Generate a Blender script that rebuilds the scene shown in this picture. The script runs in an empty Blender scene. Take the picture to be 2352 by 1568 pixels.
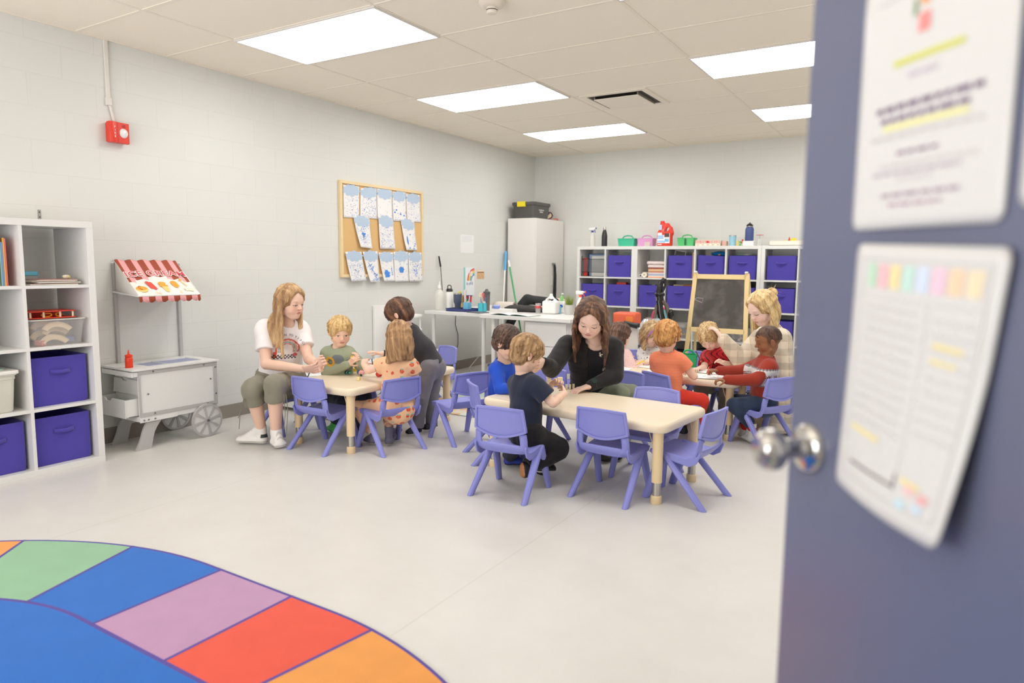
import bpy, bmesh, math, random
import numpy as np
from mathutils import Vector, Matrix
random.seed(7); np.random.seed(7)
S = bpy.context.scene
COL = S.collection
pi = math.pi
# ---------------------------------------------------------------- camera
CX, CY, CZ = 4.768, 0.0, 1.248
YAW, PIT, ROL = -0.5513, -0.1123, 0.0102
FPX = 1586.4
fw = Vector((math.sin(YAW)*math.cos(PIT), math.cos(YAW)*math.cos(PIT), math.sin(PIT)))
rt0 = Vector((math.cos(YAW), -math.sin(YAW), 0)); up0 = rt0.cross(fw)
rt = rt0*math.cos(ROL)+up0*math.sin(ROL); up = -rt0*math.sin(ROL)+up0*math.cos(ROL)
camd = bpy.data.cameras.new('camera'); cam = bpy.data.objects.new('camera', camd); COL.objects.link(cam)
cam.matrix_world = Matrix(((rt.x, up.x, -fw.x, CX), (rt.y, up.y, -fw.y, CY), (rt.z, up.z, -fw.z, CZ), (0, 0, 0, 1)))
camd.sensor_width = 36; camd.lens = FPX/2352*36; camd.clip_start = 0.05
camd.dof.use_dof = True; camd.dof.focus_distance = 4.6; camd.dof.aperture_fstop = 2.0
S.camera = cam
# ---------------------------------------------------------------- light and exposure
S.view_settings.view_transform = 'Standard'; S.view_settings.look = 'None'
S.view_settings.exposure = 0.34; S.view_settings.gamma = 1
LAMP = 6.5
w = bpy.data.worlds.new('world'); S.world = w; w.use_nodes = True
w.node_tree.nodes['Background'].inputs[0].default_value = (1, .98, .95, 1)
w.node_tree.nodes['Background'].inputs[1].default_value = .6
def area(name, loc, rot, sx, sy, power, col=(1, .98, .95)):
    l = bpy.data.lights.new(name, 'AREA'); l.shape = 'RECTANGLE'; l.size = sx; l.size_y = sy; l.energy = power; l.color = col
    o = bpy.data.objects.new(name, l); COL.objects.link(o); o.location = loc; o.rotation_euler = rot
    return o
# added fill lamp at the unseen front wall, tilted up to brighten the ceiling
area('fill_uplight', (2.2, -1.05, 1.4), (math.radians(128), 0, 0), 3.4, 1.5, 75, (1, 1, 1))
# ---------------------------------------------------------------- helpers
def V(x, y, z): return Vector((x, y, z))
def at(px, py, d):
    "world point d metres in front of the lens (along its axis) seen at photo pixel px, py"
    v = fw + rt*((px-1176)/FPX) - up*((py-784)/FPX)
    return Vector((CX, CY, CZ)) + v*d
def onz(px, py, z):
    v = fw + rt*((px-1176)/FPX) - up*((py-784)/FPX)
    return Vector((CX, CY, CZ)) + v*((z-CZ)/v.z)
def onx(px, py, X):
    v = fw + rt*((px-1176)/FPX) - up*((py-784)/FPX)
    return Vector((CX, CY, CZ)) + v*((X-CX)/v.x)
def ony(px, py, Y):
    v = fw + rt*((px-1176)/FPX) - up*((py-784)/FPX)
    return Vector((CX, CY, CZ)) + v*((Y-CY)/v.y)
def lin(c):
    return tuple((x/255/12.92 if x/255 <= .04045 else ((x/255+.055)/1.055)**2.4) for x in c)
MATS = {}
def mat(name, rgb, rough=.5, metal=0, spec=.5, noise=0, nscale=8, bump=0, bscale=60, trans=0, alpha=1, sheen=0, emit=0, coat=0):
    if name in MATS: return MATS[name]
    m = bpy.data.materials.new(name); m.use_nodes = True; nt = m.node_tree; b = nt.nodes['Principled BSDF']
    c = lin(rgb)+(1,)
    b.inputs['Base Color'].default_value = c; b.inputs['Roughness'].default_value = rough
    b.inputs['Metallic'].default_value = metal; b.inputs['Specular IOR Level'].default_value = spec
    b.inputs['Transmission Weight'].default_value = trans; b.inputs['Alpha'].default_value = alpha
    b.inputs['Sheen Weight'].default_value = sheen; b.inputs['Coat Weight'].default_value = coat
    if emit: b.inputs['Emission Color'].default_value = c; b.inputs['Emission Strength'].default_value = emit
    if noise or bump:
        tc = nt.nodes.new('ShaderNodeTexCoord')
        if noise:
            n = nt.nodes.new('ShaderNodeTexNoise'); n.inputs['Scale'].default_value = nscale; n.inputs['Detail'].default_value = 4
            nt.links.new(tc.outputs['Object'], n.inputs['Vector'])
            mx = nt.nodes.new('ShaderNodeMix'); mx.data_type = 'RGBA'
            mx.inputs[6].default_value = tuple(x*(1-noise) for x in c[:3])+(1,)
            mx.inputs[7].default_value = tuple(min(1, x*(1+noise)) for x in c[:3])+(1,)
            nt.links.new(n.outputs['Fac'], mx.inputs[0]); nt.links.new(mx.outputs[2], b.inputs['Base Color'])
        if bump:
            n2 = nt.nodes.new('ShaderNodeTexNoise'); n2.inputs['Scale'].default_value = bscale; n2.inputs['Detail'].default_value = 3
            nt.links.new(tc.outputs['Object'], n2.inputs['Vector'])
            bp = nt.nodes.new('ShaderNodeBump'); bp.inputs['Strength'].default_value = bump; bp.inputs['Distance'].default_value = .004
            nt.links.new(n2.outputs['Fac'], bp.inputs['Height']); nt.links.new(bp.outputs['Normal'], b.inputs['Normal'])
    MATS[name] = m; return m
def vmat(name, rough=.6, bump=.0, bscale=300, sheen=0, sub=0, spec=.4, aniso=None):
    "material that reads the mesh's own colour attribute"
    if name in MATS: return MATS[name]
    m = bpy.data.materials.new(name); m.use_nodes = True; nt = m.node_tree; b = nt.nodes['Principled BSDF']
    a = nt.nodes.new('ShaderNodeAttribute'); a.attribute_name = 'Col'
    nt.links.new(a.outputs['Color'], b.inputs['Base Color'])
    b.inputs['Roughness'].default_value = rough; b.inputs['Specular IOR Level'].default_value = spec; b.inputs['Sheen Weight'].default_value = sheen
    if sub:
        b.inputs['Subsurface Weight'].default_value = sub; b.inputs['Subsurface Radius'].default_value = (.012, .005, .003); b.inputs['Subsurface Scale'].default_value = 1
    if bump:
        tc = nt.nodes.new('ShaderNodeTexCoord')
        n = nt.nodes.new('ShaderNodeTexNoise'); n.inputs['Scale'].default_value = bscale; n.inputs['Detail'].default_value = 2
        src = tc.outputs['Object']
        if aniso:
            mp = nt.nodes.new('ShaderNodeMapping'); mp.inputs['Scale'].default_value = aniso; nt.links.new(src, mp.inputs['Vector']); src = mp.outputs['Vector']
        nt.links.new(src, n.inputs['Vector'])
        bp = nt.nodes.new('ShaderNodeBump'); bp.inputs['Strength'].default_value = bump; bp.inputs['Distance'].default_value = .003
        nt.links.new(n.outputs['Fac'], bp.inputs['Height']); nt.links.new(bp.outputs['Normal'], b.inputs['Normal'])
    MATS[name] = m; return m
def thing(name, label, cat, loc=(0, 0, 0), rotz=0, group=None):
    o = bpy.data.objects.new(name, None); COL.objects.link(o); o.empty_display_size = .05
    o.location = loc; o.rotation_euler = (0, 0, rotz); o['label'] = label; o['category'] = cat
    if group: o['group'] = group
    return o
def tag(o, label, cat, group=None, kind=None):
    o['label'] = label; o['category'] = cat
    if group: o['group'] = group
    if kind: o['kind'] = kind
    return o
def dup(root, loc, rotz, label=None, group=None):
    r = root.copy(); COL.objects.link(r); r.location = loc; r.rotation_euler = (0, 0, rotz)
    if label: r['label'] = label
    if group: r['group'] = group
    for ch in list(root.children):
        c = ch.copy(); COL.objects.link(c); c.parent = r
        for g in ch.children:
            d = g.copy(); COL.objects.link(d); d.parent = c
    return r
class MB:
    "collects shapes into one mesh"
    def __init__(s): s.v = []; s.f = []; s.m = []; s.mi = 0
    def add(s, vs, fs, T=None):
        o = len(s.v)
        s.v += [tuple(T @ Vector(p)) if T else tuple(p) for p in vs]
        s.f += [tuple(i+o for i in f) for f in fs]; s.m += [s.mi]*len(fs); return s
    def box(s, c, d, T=None, rz=0):
        x, y, z = d[0]/2, d[1]/2, d[2]/2
        R = Matrix.Translation(c) @ Matrix.Rotation(rz, 4, 'Z')
        if T: R = T @ R
        return s.add([(a, b, e) for a in (-x, x) for b in (-y, y) for e in (-z, z)],
                     [(0, 1, 3, 2), (4, 6, 7, 5), (0, 4, 5, 1), (2, 3, 7, 6), (0, 2, 6, 4), (1, 5, 7, 3)], R)
    def bx(s, x0, x1, y0, y1, z0, z1, T=None): return s.box(((x0+x1)/2, (y0+y1)/2, (z0+z1)/2), (abs(x1-x0), abs(y1-y0), abs(z1-z0)), T)
    def cyl(s, p0, p1, r0, r1=None, n=16, caps=True, T=None, ph=0):
        r1 = r0 if r1 is None else r1; p0 = Vector(p0); p1 = Vector(p1)
        q = (p1-p0).to_track_quat('Z', 'Y').to_matrix()
        vs = []
        for p, r in ((p0, r0), (p1, r1)):
            for i in range(n):
                a = 2*pi*i/n+ph; vs.append(p+q @ Vector((math.cos(a)*r, math.sin(a)*r, 0)))
        fs = [(i, (i+1) % n, n+(i+1) % n, n+i) for i in range(n)]
        if caps: fs += [tuple(range(n-1, -1, -1)), tuple(range(n, 2*n))]
        return s.add(vs, fs, T)
    def lathe(s, prof, n=24, T=None, sx=1, sy=1):
        vs = []; fs = []
        for r, z in prof:
            for i in range(n):
                a = 2*pi*i/n; vs.append((math.cos(a)*r*sx, math.sin(a)*r*sy, z))
        for j in range(len(prof)-1):
            for i in range(n):
                fs.append((j*n+i, j*n+(i+1) % n, (j+1)*n+(i+1) % n, (j+1)*n+i))
        if prof[0][0] > 1e-5: fs.append(tuple(range(n-1, -1, -1)))
        if prof[-1][0] > 1e-5: fs.append(tuple((len(prof)-1)*n+i for i in range(n)))
        return s.add(vs, fs, T)
    def prism(s, poly, z0, z1, T=None):
        n = len(poly)
        vs = [(x, y, z0) for x, y in poly]+[(x, y, z1) for x, y in poly]
        fs = [tuple(range(n-1, -1, -1)), tuple(range(n, 2*n))]+[(i, (i+1) % n, n+(i+1) % n, n+i) for i in range(n)]
        return s.add(vs, fs, T)
    def tube(s, pts, r, n=8, T=None, closed=False):
        pts = [Vector(p) for p in pts]; k = len(pts); rr = r if isinstance(r, (list, tuple)) else [r]*k
        vs = []; fs = []; u = None
        for i, p in enumerate(pts):
            if closed: d = pts[(i+1) % k]-pts[i-1]
            else: d = pts[min(i+1, k-1)]-pts[max(i-1, 0)]
            d = d.normalized() if d.length > 1e-9 else Vector((0, 0, 1))
            if u is None: u = d.orthogonal().normalized()
            else:
                u = u-d*u.dot(d); u = u.normalized() if u.length > 1e-6 else d.orthogonal().normalized()
            v = d.cross(u)
            for j in range(n):
                a = 2*pi*j/n; vs.append(p+(u*math.cos(a)+v*math.sin(a))*rr[i])
        for i in range(k if closed else k-1):
            i2 = (i+1) % k
            for j in range(n): fs.append((i*n+j, i*n+(j+1) % n, i2*n+(j+1) % n, i2*n+j))
        if not closed: fs += [tuple(range(n-1, -1, -1)), tuple((k-1)*n+j for j in range(n))]
        return s.add(vs, fs, T)
    def ball(s, c, r, n=14, T=None, m=8):
        r = (r, r, r) if not isinstance(r, (list, tuple)) else r
        vs = [(c[0], c[1], c[2]-r[2])]; fs = []
        for j in range(1, m):
            a = pi*j/m-pi/2
            for i in range(n):
                b = 2*pi*i/n; vs.append((c[0]+r[0]*math.cos(a)*math.cos(b), c[1]+r[1]*math.cos(a)*math.sin(b), c[2]+r[2]*math.sin(a)))
        vs.append((c[0], c[1], c[2]+r[2])); L = len(vs)-1
        for i in range(n): fs.append((0, 1+(i+1) % n, 1+i)); fs.append((L, 1+(m-2)*n+i, 1+(m-2)*n+(i+1) % n))
        for j in range(m-2):
            for i in range(n): fs.append((1+j*n+i, 1+j*n+(i+1) % n, 1+(j+1)*n+(i+1) % n, 1+(j+1)*n+i))
        return s.add(vs, fs, T)
    def sheet(s, fn, nu, nv, T=None):
        vs = [fn(i/nu, j/nv) for j in range(nv+1) for i in range(nu+1)]
        fs = [(j*(nu+1)+i, j*(nu+1)+i+1, (j+1)*(nu+1)+i+1, (j+1)*(nu+1)+i) for j in range(nv) for i in range(nu)]
        return s.add(vs, fs, T)
    def build(s, name, mats, parent=None, loc=None, rot=None, bevel=0, smooth=True, bseg=2, solid=0, recalc=True, weld=0):
        me = bpy.data.meshes.new(name); me.from_pydata(s.v, [], s.f)
        for m in (mats if isinstance(mats, (list, tuple)) else [mats]): me.materials.append(m)
        me.polygons.foreach_set('material_index', s.m)
        if recalc:
            bm = bmesh.new(); bm.from_mesh(me)
            if weld: bmesh.ops.remove_doubles(bm, verts=bm.verts, dist=weld)
            bmesh.ops.recalc_face_normals(bm, faces=bm.faces); bm.to_mesh(me); bm.free()
        o = bpy.data.objects.new(name, me); COL.objects.link(o)
        if parent: o.parent = parent
        if loc is not None: o.location = loc
        if rot is not None: o.rotation_euler = rot
        if solid:
            md = o.modifiers.new('s', 'SOLIDIFY'); md.thickness = solid; md.offset = 0
        if bevel:
            md = o.modifiers.new('b', 'BEVEL'); md.width = bevel; md.segments = bseg; md.limit_method = 'ANGLE'; md.angle_limit = .6
        if smooth:
            me.polygons.foreach_set('use_smooth', [True]*len(me.polygons))
            if hasattr(me, 'set_sharp_from_angle'): me.set_sharp_from_angle(angle=.7)
        me.update(); return o
def rrect(w, d, r, n=6, cx=0, cy=0):
    out = []
    for k, (sx, sy) in enumerate(((1, 1), (-1, 1), (-1, -1), (1, -1))):
        for i in range(n+1):
            a = pi/2*(k+i/n); out.append((cx+sx*(w/2-r)+math.cos(a)*r, cy+sy*(d/2-r)+math.sin(a)*r))
    return out
def text_mesh(txt, size, depth=.0006, align='CENTER', spacing=1.0, bold=0):
    cu = bpy.data.curves.new('lettering', 'FONT'); cu.body = txt; cu.size = size; cu.extrude = depth; cu.align_x = align; cu.space_character = spacing
    cu.offset = bold
    o = bpy.data.objects.new('lettering', cu); COL.objects.link(o)
    dg = bpy.context.evaluated_depsgraph_get(); me = bpy.data.meshes.new_from_object(o.evaluated_get(dg))
    bpy.data.objects.remove(o); bpy.data.curves.remove(cu); return me
def text(name, txt, size, m, parent, loc, rot, **k):
    me = text_mesh(txt, size, **k); me.materials.clear(); me.materials.append(m)
    o = bpy.data.objects.new(name, me); COL.objects.link(o); o.parent = parent; o.location = loc; o.rotation_euler = rot
    return o
def TR(loc, rz=0, rx=0, ry=0): return Matrix.Translation(loc) @ Matrix.Rotation(rz, 4, 'Z') @ Matrix.Rotation(ry, 4, 'Y') @ Matrix.Rotation(rx, 4, 'X')
# ---------------------------------------------------------------- signed-distance modelling for soft shapes
def A3(p): return np.array([p[0], p[1], p[2]], dtype=np.float32)
class Field:
    def __init__(s, lo, hi, h, mg=.035):
        s.mg = mg
        s.lo = np.array(lo, np.float32); s.h = h
        s.n = np.maximum(np.ceil((np.array(hi)-s.lo)/h).astype(int)+1, 4)
        s.D = np.full(s.n, 1.0, np.float32)
    def sub(s, lo, hi):
        a = np.maximum(np.floor((np.array(lo)-s.lo)/s.h).astype(int), 0); b = np.minimum(np.ceil((np.array(hi)-s.lo)/s.h).astype(int)+1, s.n)
        if (b <= a).any(): return None
        X = s.lo[0]+np.arange(a[0], b[0], dtype=np.float32)*s.h; Y = s.lo[1]+np.arange(a[1], b[1], dtype=np.float32)*s.h; Z = s.lo[2]+np.arange(a[2], b[2], dtype=np.float32)*s.h
        return (slice(a[0], b[0]), slice(a[1], b[1]), slice(a[2], b[2])), X[:, None, None], Y[None, :, None], Z[None, None, :]
    def put(s, lo, hi, fn, k=0, op='u'):
        m = max(1.6*k, s.mg)+2.5*s.h
        r = s.sub(np.array(lo)-m, np.array(hi)+m)
        if r is None: return s
        sl, X, Y, Z = r; d = fn(X, Y, Z); F = s.D[sl]
        if op == 'u':
            if k > 0:
                hh = np.maximum(k-np.abs(F-d), 0)/k; s.D[sl] = np.minimum(F, d)-hh*hh*k*.25
            else: s.D[sl] = np.minimum(F, d)
        else:
            d = -d
            if k > 0:
                hh = np.maximum(k-np.abs(F-d), 0)/k; s.D[sl] = np.maximum(F, d)+hh*hh*k*.25
            else: s.D[sl] = np.maximum(F, d)
        return s
    def cone(s, a, b, ra, rb=None, k=0, op='u'):
        rb = ra if rb is None else rb; a = A3(a); b = A3(b); ab = b-a; L2 = max(float(ab @ ab), 1e-10)
        def fn(X, Y, Z):
            px, py, pz = X-a[0], Y-a[1], Z-a[2]
            t = np.clip((px*ab[0]+py*ab[1]+pz*ab[2])/L2, 0, 1)
            return np.sqrt((px-t*ab[0])**2+(py-t*ab[1])**2+(pz-t*ab[2])**2)-(ra+t*(rb-ra))
        R = max(ra, rb); return s.put(np.minimum(a, b)-R, np.maximum(a, b)+R, fn, k, op)
    def chain(s, pts, rs, k=0.01, op='u'):
        for i in range(len(pts)-1): s.cone(pts[i], pts[i+1], rs[i], rs[i+1], k if i or op != 'u' else k, op)
        return s
    def ell(s, c, r, R=None, k=0, op='u'):
        c = A3(c); r = np.array(r, np.float32); M = np.eye(3, dtype=np.float32) if R is None else np.array(R, np.float32)  # columns = axes
        def fn(X, Y, Z):
            px, py, pz = X-c[0], Y-c[1], Z-c[2]
            u = (px*M[0, 0]+py*M[1, 0]+pz*M[2, 0]); v = (px*M[0, 1]+py*M[1, 1]+pz*M[2, 1]); w_ = (px*M[0, 2]+py*M[1, 2]+pz*M[2, 2])
            k0 = np.sqrt((u/r[0])**2+(v/r[1])**2+(w_/r[2])**2); k1 = np.sqrt((u/r[0]**2)**2+(v/r[1]**2)**2+(w_/r[2]**2)**2)+1e-6
            return k0*(k0-1)/k1
        m = float(r.max()); return s.put(c-m, c+m, fn, k, op)
    def loft(s, a, b, lat, A, B, k=0, op='u', flat=False, bulge=0):
        "elliptical cone between a and b; lat = sideways axis; A, B = (half width, half depth)"
        a = A3(a); b = A3(b); ab = b-a; L = float(np.linalg.norm(ab)); t_ = ab/L
        l = A3(lat); l = l-t_*(l @ t_); l = l/np.linalg.norm(l); f = np.cross(t_, l)
        def fn(X, Y, Z):
            px, py, pz = X-a[0], Y-a[1], Z-a[2]
            tt = px*t_[0]+py*t_[1]+pz*t_[2]; t = np.clip(tt/L, 0, 1); o = tt-t*L
            u = px*l[0]+py*l[1]+pz*l[2]; v = px*f[0]+py*f[1]+pz*f[2]
            rw = A[0]+t*(B[0]-A[0]); rd = A[1]+t*(B[1]-A[1])
            if flat:
                q = np.sqrt((u/rw)**2+(v/rd)**2)+1e-6; d = (q-1)*np.minimum(rw, rd)
                return np.maximum(d, np.maximum(-tt, tt-L))
            q = np.sqrt((u/rw)**2+(v/rd)**2+(o/rd)**2)+1e-6
            return (q-1)*np.minimum(rw, rd)
        R = max(A+B); return s.put(np.minimum(a, b)-R, np.maximum(a, b)+R, fn, k, op)
    def box(s, c, hd, R=None, r=.0, k=0, op='u'):
        c = A3(c); hd = np.array(hd, np.float32); M = np.eye(3, dtype=np.float32) if R is None else np.array(R, np.float32)
        def fn(X, Y, Z):
            px, py, pz = X-c[0], Y-c[1], Z-c[2]
            u = np.abs(px*M[0, 0]+py*M[1, 0]+pz*M[2, 0])-hd[0]+r; v = np.abs(px*M[0, 1]+py*M[1, 1]+pz*M[2, 1])-hd[1]+r; w_ = np.abs(px*M[0, 2]+py*M[1, 2]+pz*M[2, 2])-hd[2]+r
            return np.sqrt(np.maximum(u, 0)**2+np.maximum(v, 0)**2+np.maximum(w_, 0)**2)+np.minimum(np.maximum(u, np.maximum(v, w_)), 0)-r
        m = float(np.linalg.norm(hd)); return s.put(c-m, c+m, fn, k, op)
    def half(s, p, n, k=0):
        "remove everything on the side of plane (p, n) that n points to"
        p = A3(p); n = A3(n); n = n/np.linalg.norm(n)
        def fn(X, Y, Z): return -((X-p[0])*n[0]+(Y-p[1])*n[1]+(Z-p[2])*n[2])
        hi = s.lo+s.n*s.h
        return s.put(s.lo, hi, fn, k, 's')
    def noise(s, amp, freq, dirs=None, seed=0, lim=.03):
        "fine displacement: a sum of sines, stretched by freq=(fx,fy,fz)"
        rs = np.random.RandomState(seed); idx = np.nonzero(np.abs(s.D) < lim)
        P = s.lo+np.stack(idx, 1).astype(np.float32)*s.h
        s.D[idx] += amp*sines(P, freq, rs)
        return s
    def mesh(s):
        D = s.D; I = D < 0
        c = np.zeros([x-1 for x in I.shape], np.int8)
        for dx in (0, 1):
            for dy in (0, 1):
                for dz in (0, 1):
                    c += I[dx:I.shape[0]-1+dx, dy:I.shape[1]-1+dy, dz:I.shape[2]-1+dz]
        act = np.argwhere((c > 0) & (c < 8))
        if len(act) == 0: return np.zeros((0, 3)), np.zeros((0, 4), int)
        idx = np.full(c.shape, -1, np.int32); idx[tuple(act.T)] = np.arange(len(act))
        cn = {}
        for dx in (0, 1):
            for dy in (0, 1):
                for dz in (0, 1): cn[(dx, dy, dz)] = D[act[:, 0]+dx, act[:, 1]+dy, act[:, 2]+dz]
        acc = np.zeros((len(act), 3), np.float32); cnt = np.zeros(len(act), np.float32)
        for a in cn:
            for ax in range(3):
                if a[ax] == 0:
                    b = list(a); b[ax] = 1; b = tuple(b); da, db = cn[a], cn[b]; m = (da < 0) != (db < 0)
                    t = np.where(m, da/np.where(np.abs(da-db) < 1e-12, 1, da-db), 0)
                    for q in range(3): acc[:, q] += m*(a[q]+(t if q == ax else 0))
                    cnt += m
        P = s.lo+(act+acc/cnt[:, None])*s.h
        Q = []
        for ax in range(3):
            b, d = [(1, 2), (2, 0), (0, 1)][ax]
            sl0 = [slice(None)]*3; sl1 = [slice(None)]*3; sl0[ax] = slice(0, -1); sl1[ax] = slice(1, None)
            i0 = I[tuple(sl0)]; i1 = I[tuple(sl1)]
            e = np.argwhere(i0 != i1)
            e = e[(e[:, b] > 0) & (e[:, d] > 0) & (e[:, b] < I.shape[b]-1) & (e[:, d] < I.shape[d]-1)]
            fl = i0[tuple(e.T)]
            def g(ob, od):
                k_ = e.copy(); k_[:, b] -= ob; k_[:, d] -= od; return idx[tuple(k_.T)]
            q = np.stack([g(1, 1), g(0, 1), g(0, 0), g(1, 0)], 1)
            q[~fl] = q[~fl][:, ::-1]; Q.append(q)
        Q = np.concatenate(Q); Q = Q[(Q >= 0).all(1)]
        return P, Q
def sines(P, freq, rs, n=7):
    out = np.zeros(len(P), np.float32); fr = np.array(freq, np.float32)
    for i in range(n):
        d = rs.normal(size=3).astype(np.float32)*fr; out += np.sin(P @ d+rs.rand()*6.28)
    return out/math.sqrt(n)*.8
def mesh_obj(name, parts, m, parent, origin=(0, 0, 0), color=None, relax=1):
    "parts: list of (P, Q, colourfn) joined into one smooth mesh"
    Ps = []; Qs = []; Cs = []; o = 0
    for P, Q, cf in parts:
        if len(P) == 0: continue
        for _ in range(relax):
            nb = np.zeros_like(P); ct = np.zeros(len(P), np.float32)
            for a, b in ((0, 1), (1, 2), (2, 3), (3, 0)):
                for x, y in ((a, b), (b, a)):
                    for q in range(3): nb[:, q] += np.bincount(Q[:, x], P[Q[:, y], q], len(P))
                    ct += np.bincount(Q[:, x], minlength=len(P))
            P = P*.5+.5*nb/np.maximum(ct, 1)[:, None]
        c = cf(P) if callable(cf) else np.tile(np.array(cf, np.float32), (len(P), 1))
        Ps.append(P); Qs.append(Q+o); Cs.append(c); o += len(P)
    P = np.concatenate(Ps).astype(np.float32)-np.array(origin, np.float32); Q = np.concatenate(Qs).astype(np.int32); Cc = np.concatenate(Cs).astype(np.float32)
    me = bpy.data.meshes.new(name); me.vertices.add(len(P)); me.vertices.foreach_set('co', P.ravel())
    me.loops.add(len(Q)*4); me.loops.foreach_set('vertex_index', Q.ravel())
    me.polygons.add(len(Q)); me.polygons.foreach_set('loop_start', np.arange(0, len(Q)*4, 4, dtype=np.int32))
    me.polygons.foreach_set('use_smooth', np.ones(len(Q), bool)); me.update(calc_edges=True)
    ca = me.color_attributes.new('Col', 'FLOAT_COLOR', 'POINT'); ca.data.foreach_set('color', np.concatenate([Cc[:, :3], np.ones((len(Cc), 1), np.float32)], 1).ravel())
    me.materials.append(m)
    ob = bpy.data.objects.new(name, me); COL.objects.link(ob)
    if parent: ob.parent = parent
    return ob
# ================================================================ the room
H = 2.68; RX = 5.2; BY = 8.31; FY = -1.2
GX0 = .746; GY0 = 3.04; T = .6096
def struct(o): o['kind'] = 'structure'; return o
def wall_mat(name, rgb, axis, off):
    m = bpy.data.materials.new(name); m.use_nodes = True; nt = m.node_tree; b = nt.nodes['Principled BSDF']
    b.inputs['Roughness'].default_value = .55; b.inputs['Specular IOR Level'].default_value = .3
    tc = nt.nodes.new('ShaderNodeNewGeometry'); sp = nt.nodes.new('ShaderNodeSeparateXYZ'); nt.links.new(tc.outputs['Position'], sp.inputs[0])
    cb = nt.nodes.new('ShaderNodeCombineXYZ')
    ad = nt.nodes.new('ShaderNodeMath'); ad.operation = 'ADD'; ad.inputs[1].default_value = off; nt.links.new(sp.outputs[axis], ad.inputs[0])
    az = nt.nodes.new('ShaderNodeMath'); az.operation = 'ADD'; az.inputs[1].default_value = .022; nt.links.new(sp.outputs[2], az.inputs[0])
    nt.links.new(ad.outputs[0], cb.inputs[0]); nt.links.new(az.outputs[0], cb.inputs[1])
    br = nt.nodes.new('ShaderNodeTexBrick'); br.inputs['Scale'].default_value = 1; br.inputs['Brick Width'].default_value = .4064; br.inputs['Row Height'].default_value = .1993
    br.inputs['Mortar Size'].default_value = .0045; br.inputs['Mortar Smooth'].default_value = .6; br.offset = .5; br.offset_frequency = 2
    c = lin(rgb); d = tuple(x*.965 for x in c)
    br.inputs['Color1'].default_value = c+(1,); br.inputs['Color2'].default_value = tuple(x*.985 for x in c)+(1,); br.inputs['Mortar'].default_value = d+(1,)
    nt.links.new(cb.outputs[0], br.inputs['Vector']); nt.links.new(br.outputs['Color'], b.inputs['Base Color'])
    n = nt.nodes.new('ShaderNodeTexNoise'); n.inputs['Scale'].default_value = 90; n.inputs['Detail'].default_value = 4; nt.links.new(tc.outputs['Position'], n.inputs['Vector'])
    ml = nt.nodes.new('ShaderNodeMath'); ml.operation = 'MULTIPLY_ADD'; ml.inputs[1].default_value = -1; nt.links.new(br.outputs['Fac'], ml.inputs[0])
    m2 = nt.nodes.new('ShaderNodeMath'); m2.operation = 'MULTIPLY'; m2.inputs[1].default_value = .12; nt.links.new(n.outputs['Fac'], m2.inputs[0]); nt.links.new(m2.outputs[0], ml.inputs[2])
    bp = nt.nodes.new('ShaderNodeBump'); bp.inputs['Strength'].default_value = .28; bp.inputs['Distance'].default_value = .002
    nt.links.new(ml.outputs[0], bp.inputs['Height']); nt.links.new(bp.outputs['Normal'], b.inputs['Normal'])
    return m
WALLC = (226, 226, 221)
wmL = wall_mat('painted_block_left', WALLC, 1, .305); wmB = wall_mat('painted_block_back', WALLC, 0, .1)
struct(MB().bx(-.15, 0, FY, BY+.15, 0, H).build('wall_left', wmL, smooth=False))
struct(MB().bx(0, RX, BY, BY+.15, 0, H).build('wall_back', wmB, smooth=False))
# right wall with the doorway
DH0, DH1 = .335, 1.265
struct(MB().bx(RX+.005, RX+.15, FY, DH0, 0, H).bx(RX+.005, RX+.15, DH1, BY, 0, H).bx(RX+.005, RX+.15, DH0, DH1, 2.1, H).build('wall_right', wmL, smooth=False))
# front wall with a wide window (behind the camera)
struct(MB().bx(0, RX, FY-.15, FY, 0, .8).bx(0, RX, FY-.15, FY, 2.3, H).bx(0, .4, FY-.15, FY, .8, 2.3).bx(4.0, RX, FY-.15, FY, .8, 2.3).build('wall_front', wmB, smooth=False))
# floor
fm = bpy.data.materials.new('vinyl_floor'); fm.use_nodes = True; nt = fm.node_tree; b = nt.nodes['Principled BSDF']
g = nt.nodes.new('ShaderNodeNewGeometry')
n = nt.nodes.new('ShaderNodeTexNoise'); n.inputs['Scale'].default_value = 3.5; n.inputs['Detail'].default_value = 8; n.inputs['Roughness'].default_value = .65; nt.links.new(g.outputs['Position'], n.inputs['Vector'])
br = nt.nodes.new('ShaderNodeTexBrick'); br.inputs['Scale'].default_value = 1; br.inputs['Brick Width'].default_value = 9; br.inputs['Row Height'].default_value = 1.83; br.inputs['Mortar Size'].default_value = .0022
br.offset = 0
mp = nt.nodes.new('ShaderNodeMapping'); mp.inputs['Rotation'].default_value = (0, 0, math.radians(90)); mp.inputs['Location'].default_value = (0, .38, 0)
nt.links.new(g.outputs['Position'], mp.inputs['Vector']); nt.links.new(mp.outputs[0], br.inputs['Vector'])
mx = nt.nodes.new('ShaderNodeMix'); mx.data_type = 'RGBA'; mx.inputs[6].default_value = lin((211, 208, 203))+(1,); mx.inputs[7].default_value = lin((227, 225, 220))+(1,); nt.links.new(n.outputs['Fac'], mx.inputs[0])
br.inputs['Mortar'].default_value = lin((207, 202, 194))+(1,); nt.links.new(mx.outputs[2], br.inputs['Color1']); nt.links.new(mx.outputs[2], br.inputs['Color2'])
nt.links.new(br.outputs['Color'], b.inputs['Base Color']); b.inputs['Roughness'].default_value = .38; b.inputs['Specular IOR Level'].default_value = .45
struct(MB().bx(-.15, RX+1.5, FY-.15, BY+.15, -.1, 0).build('floor', fm, smooth=False))
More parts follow.
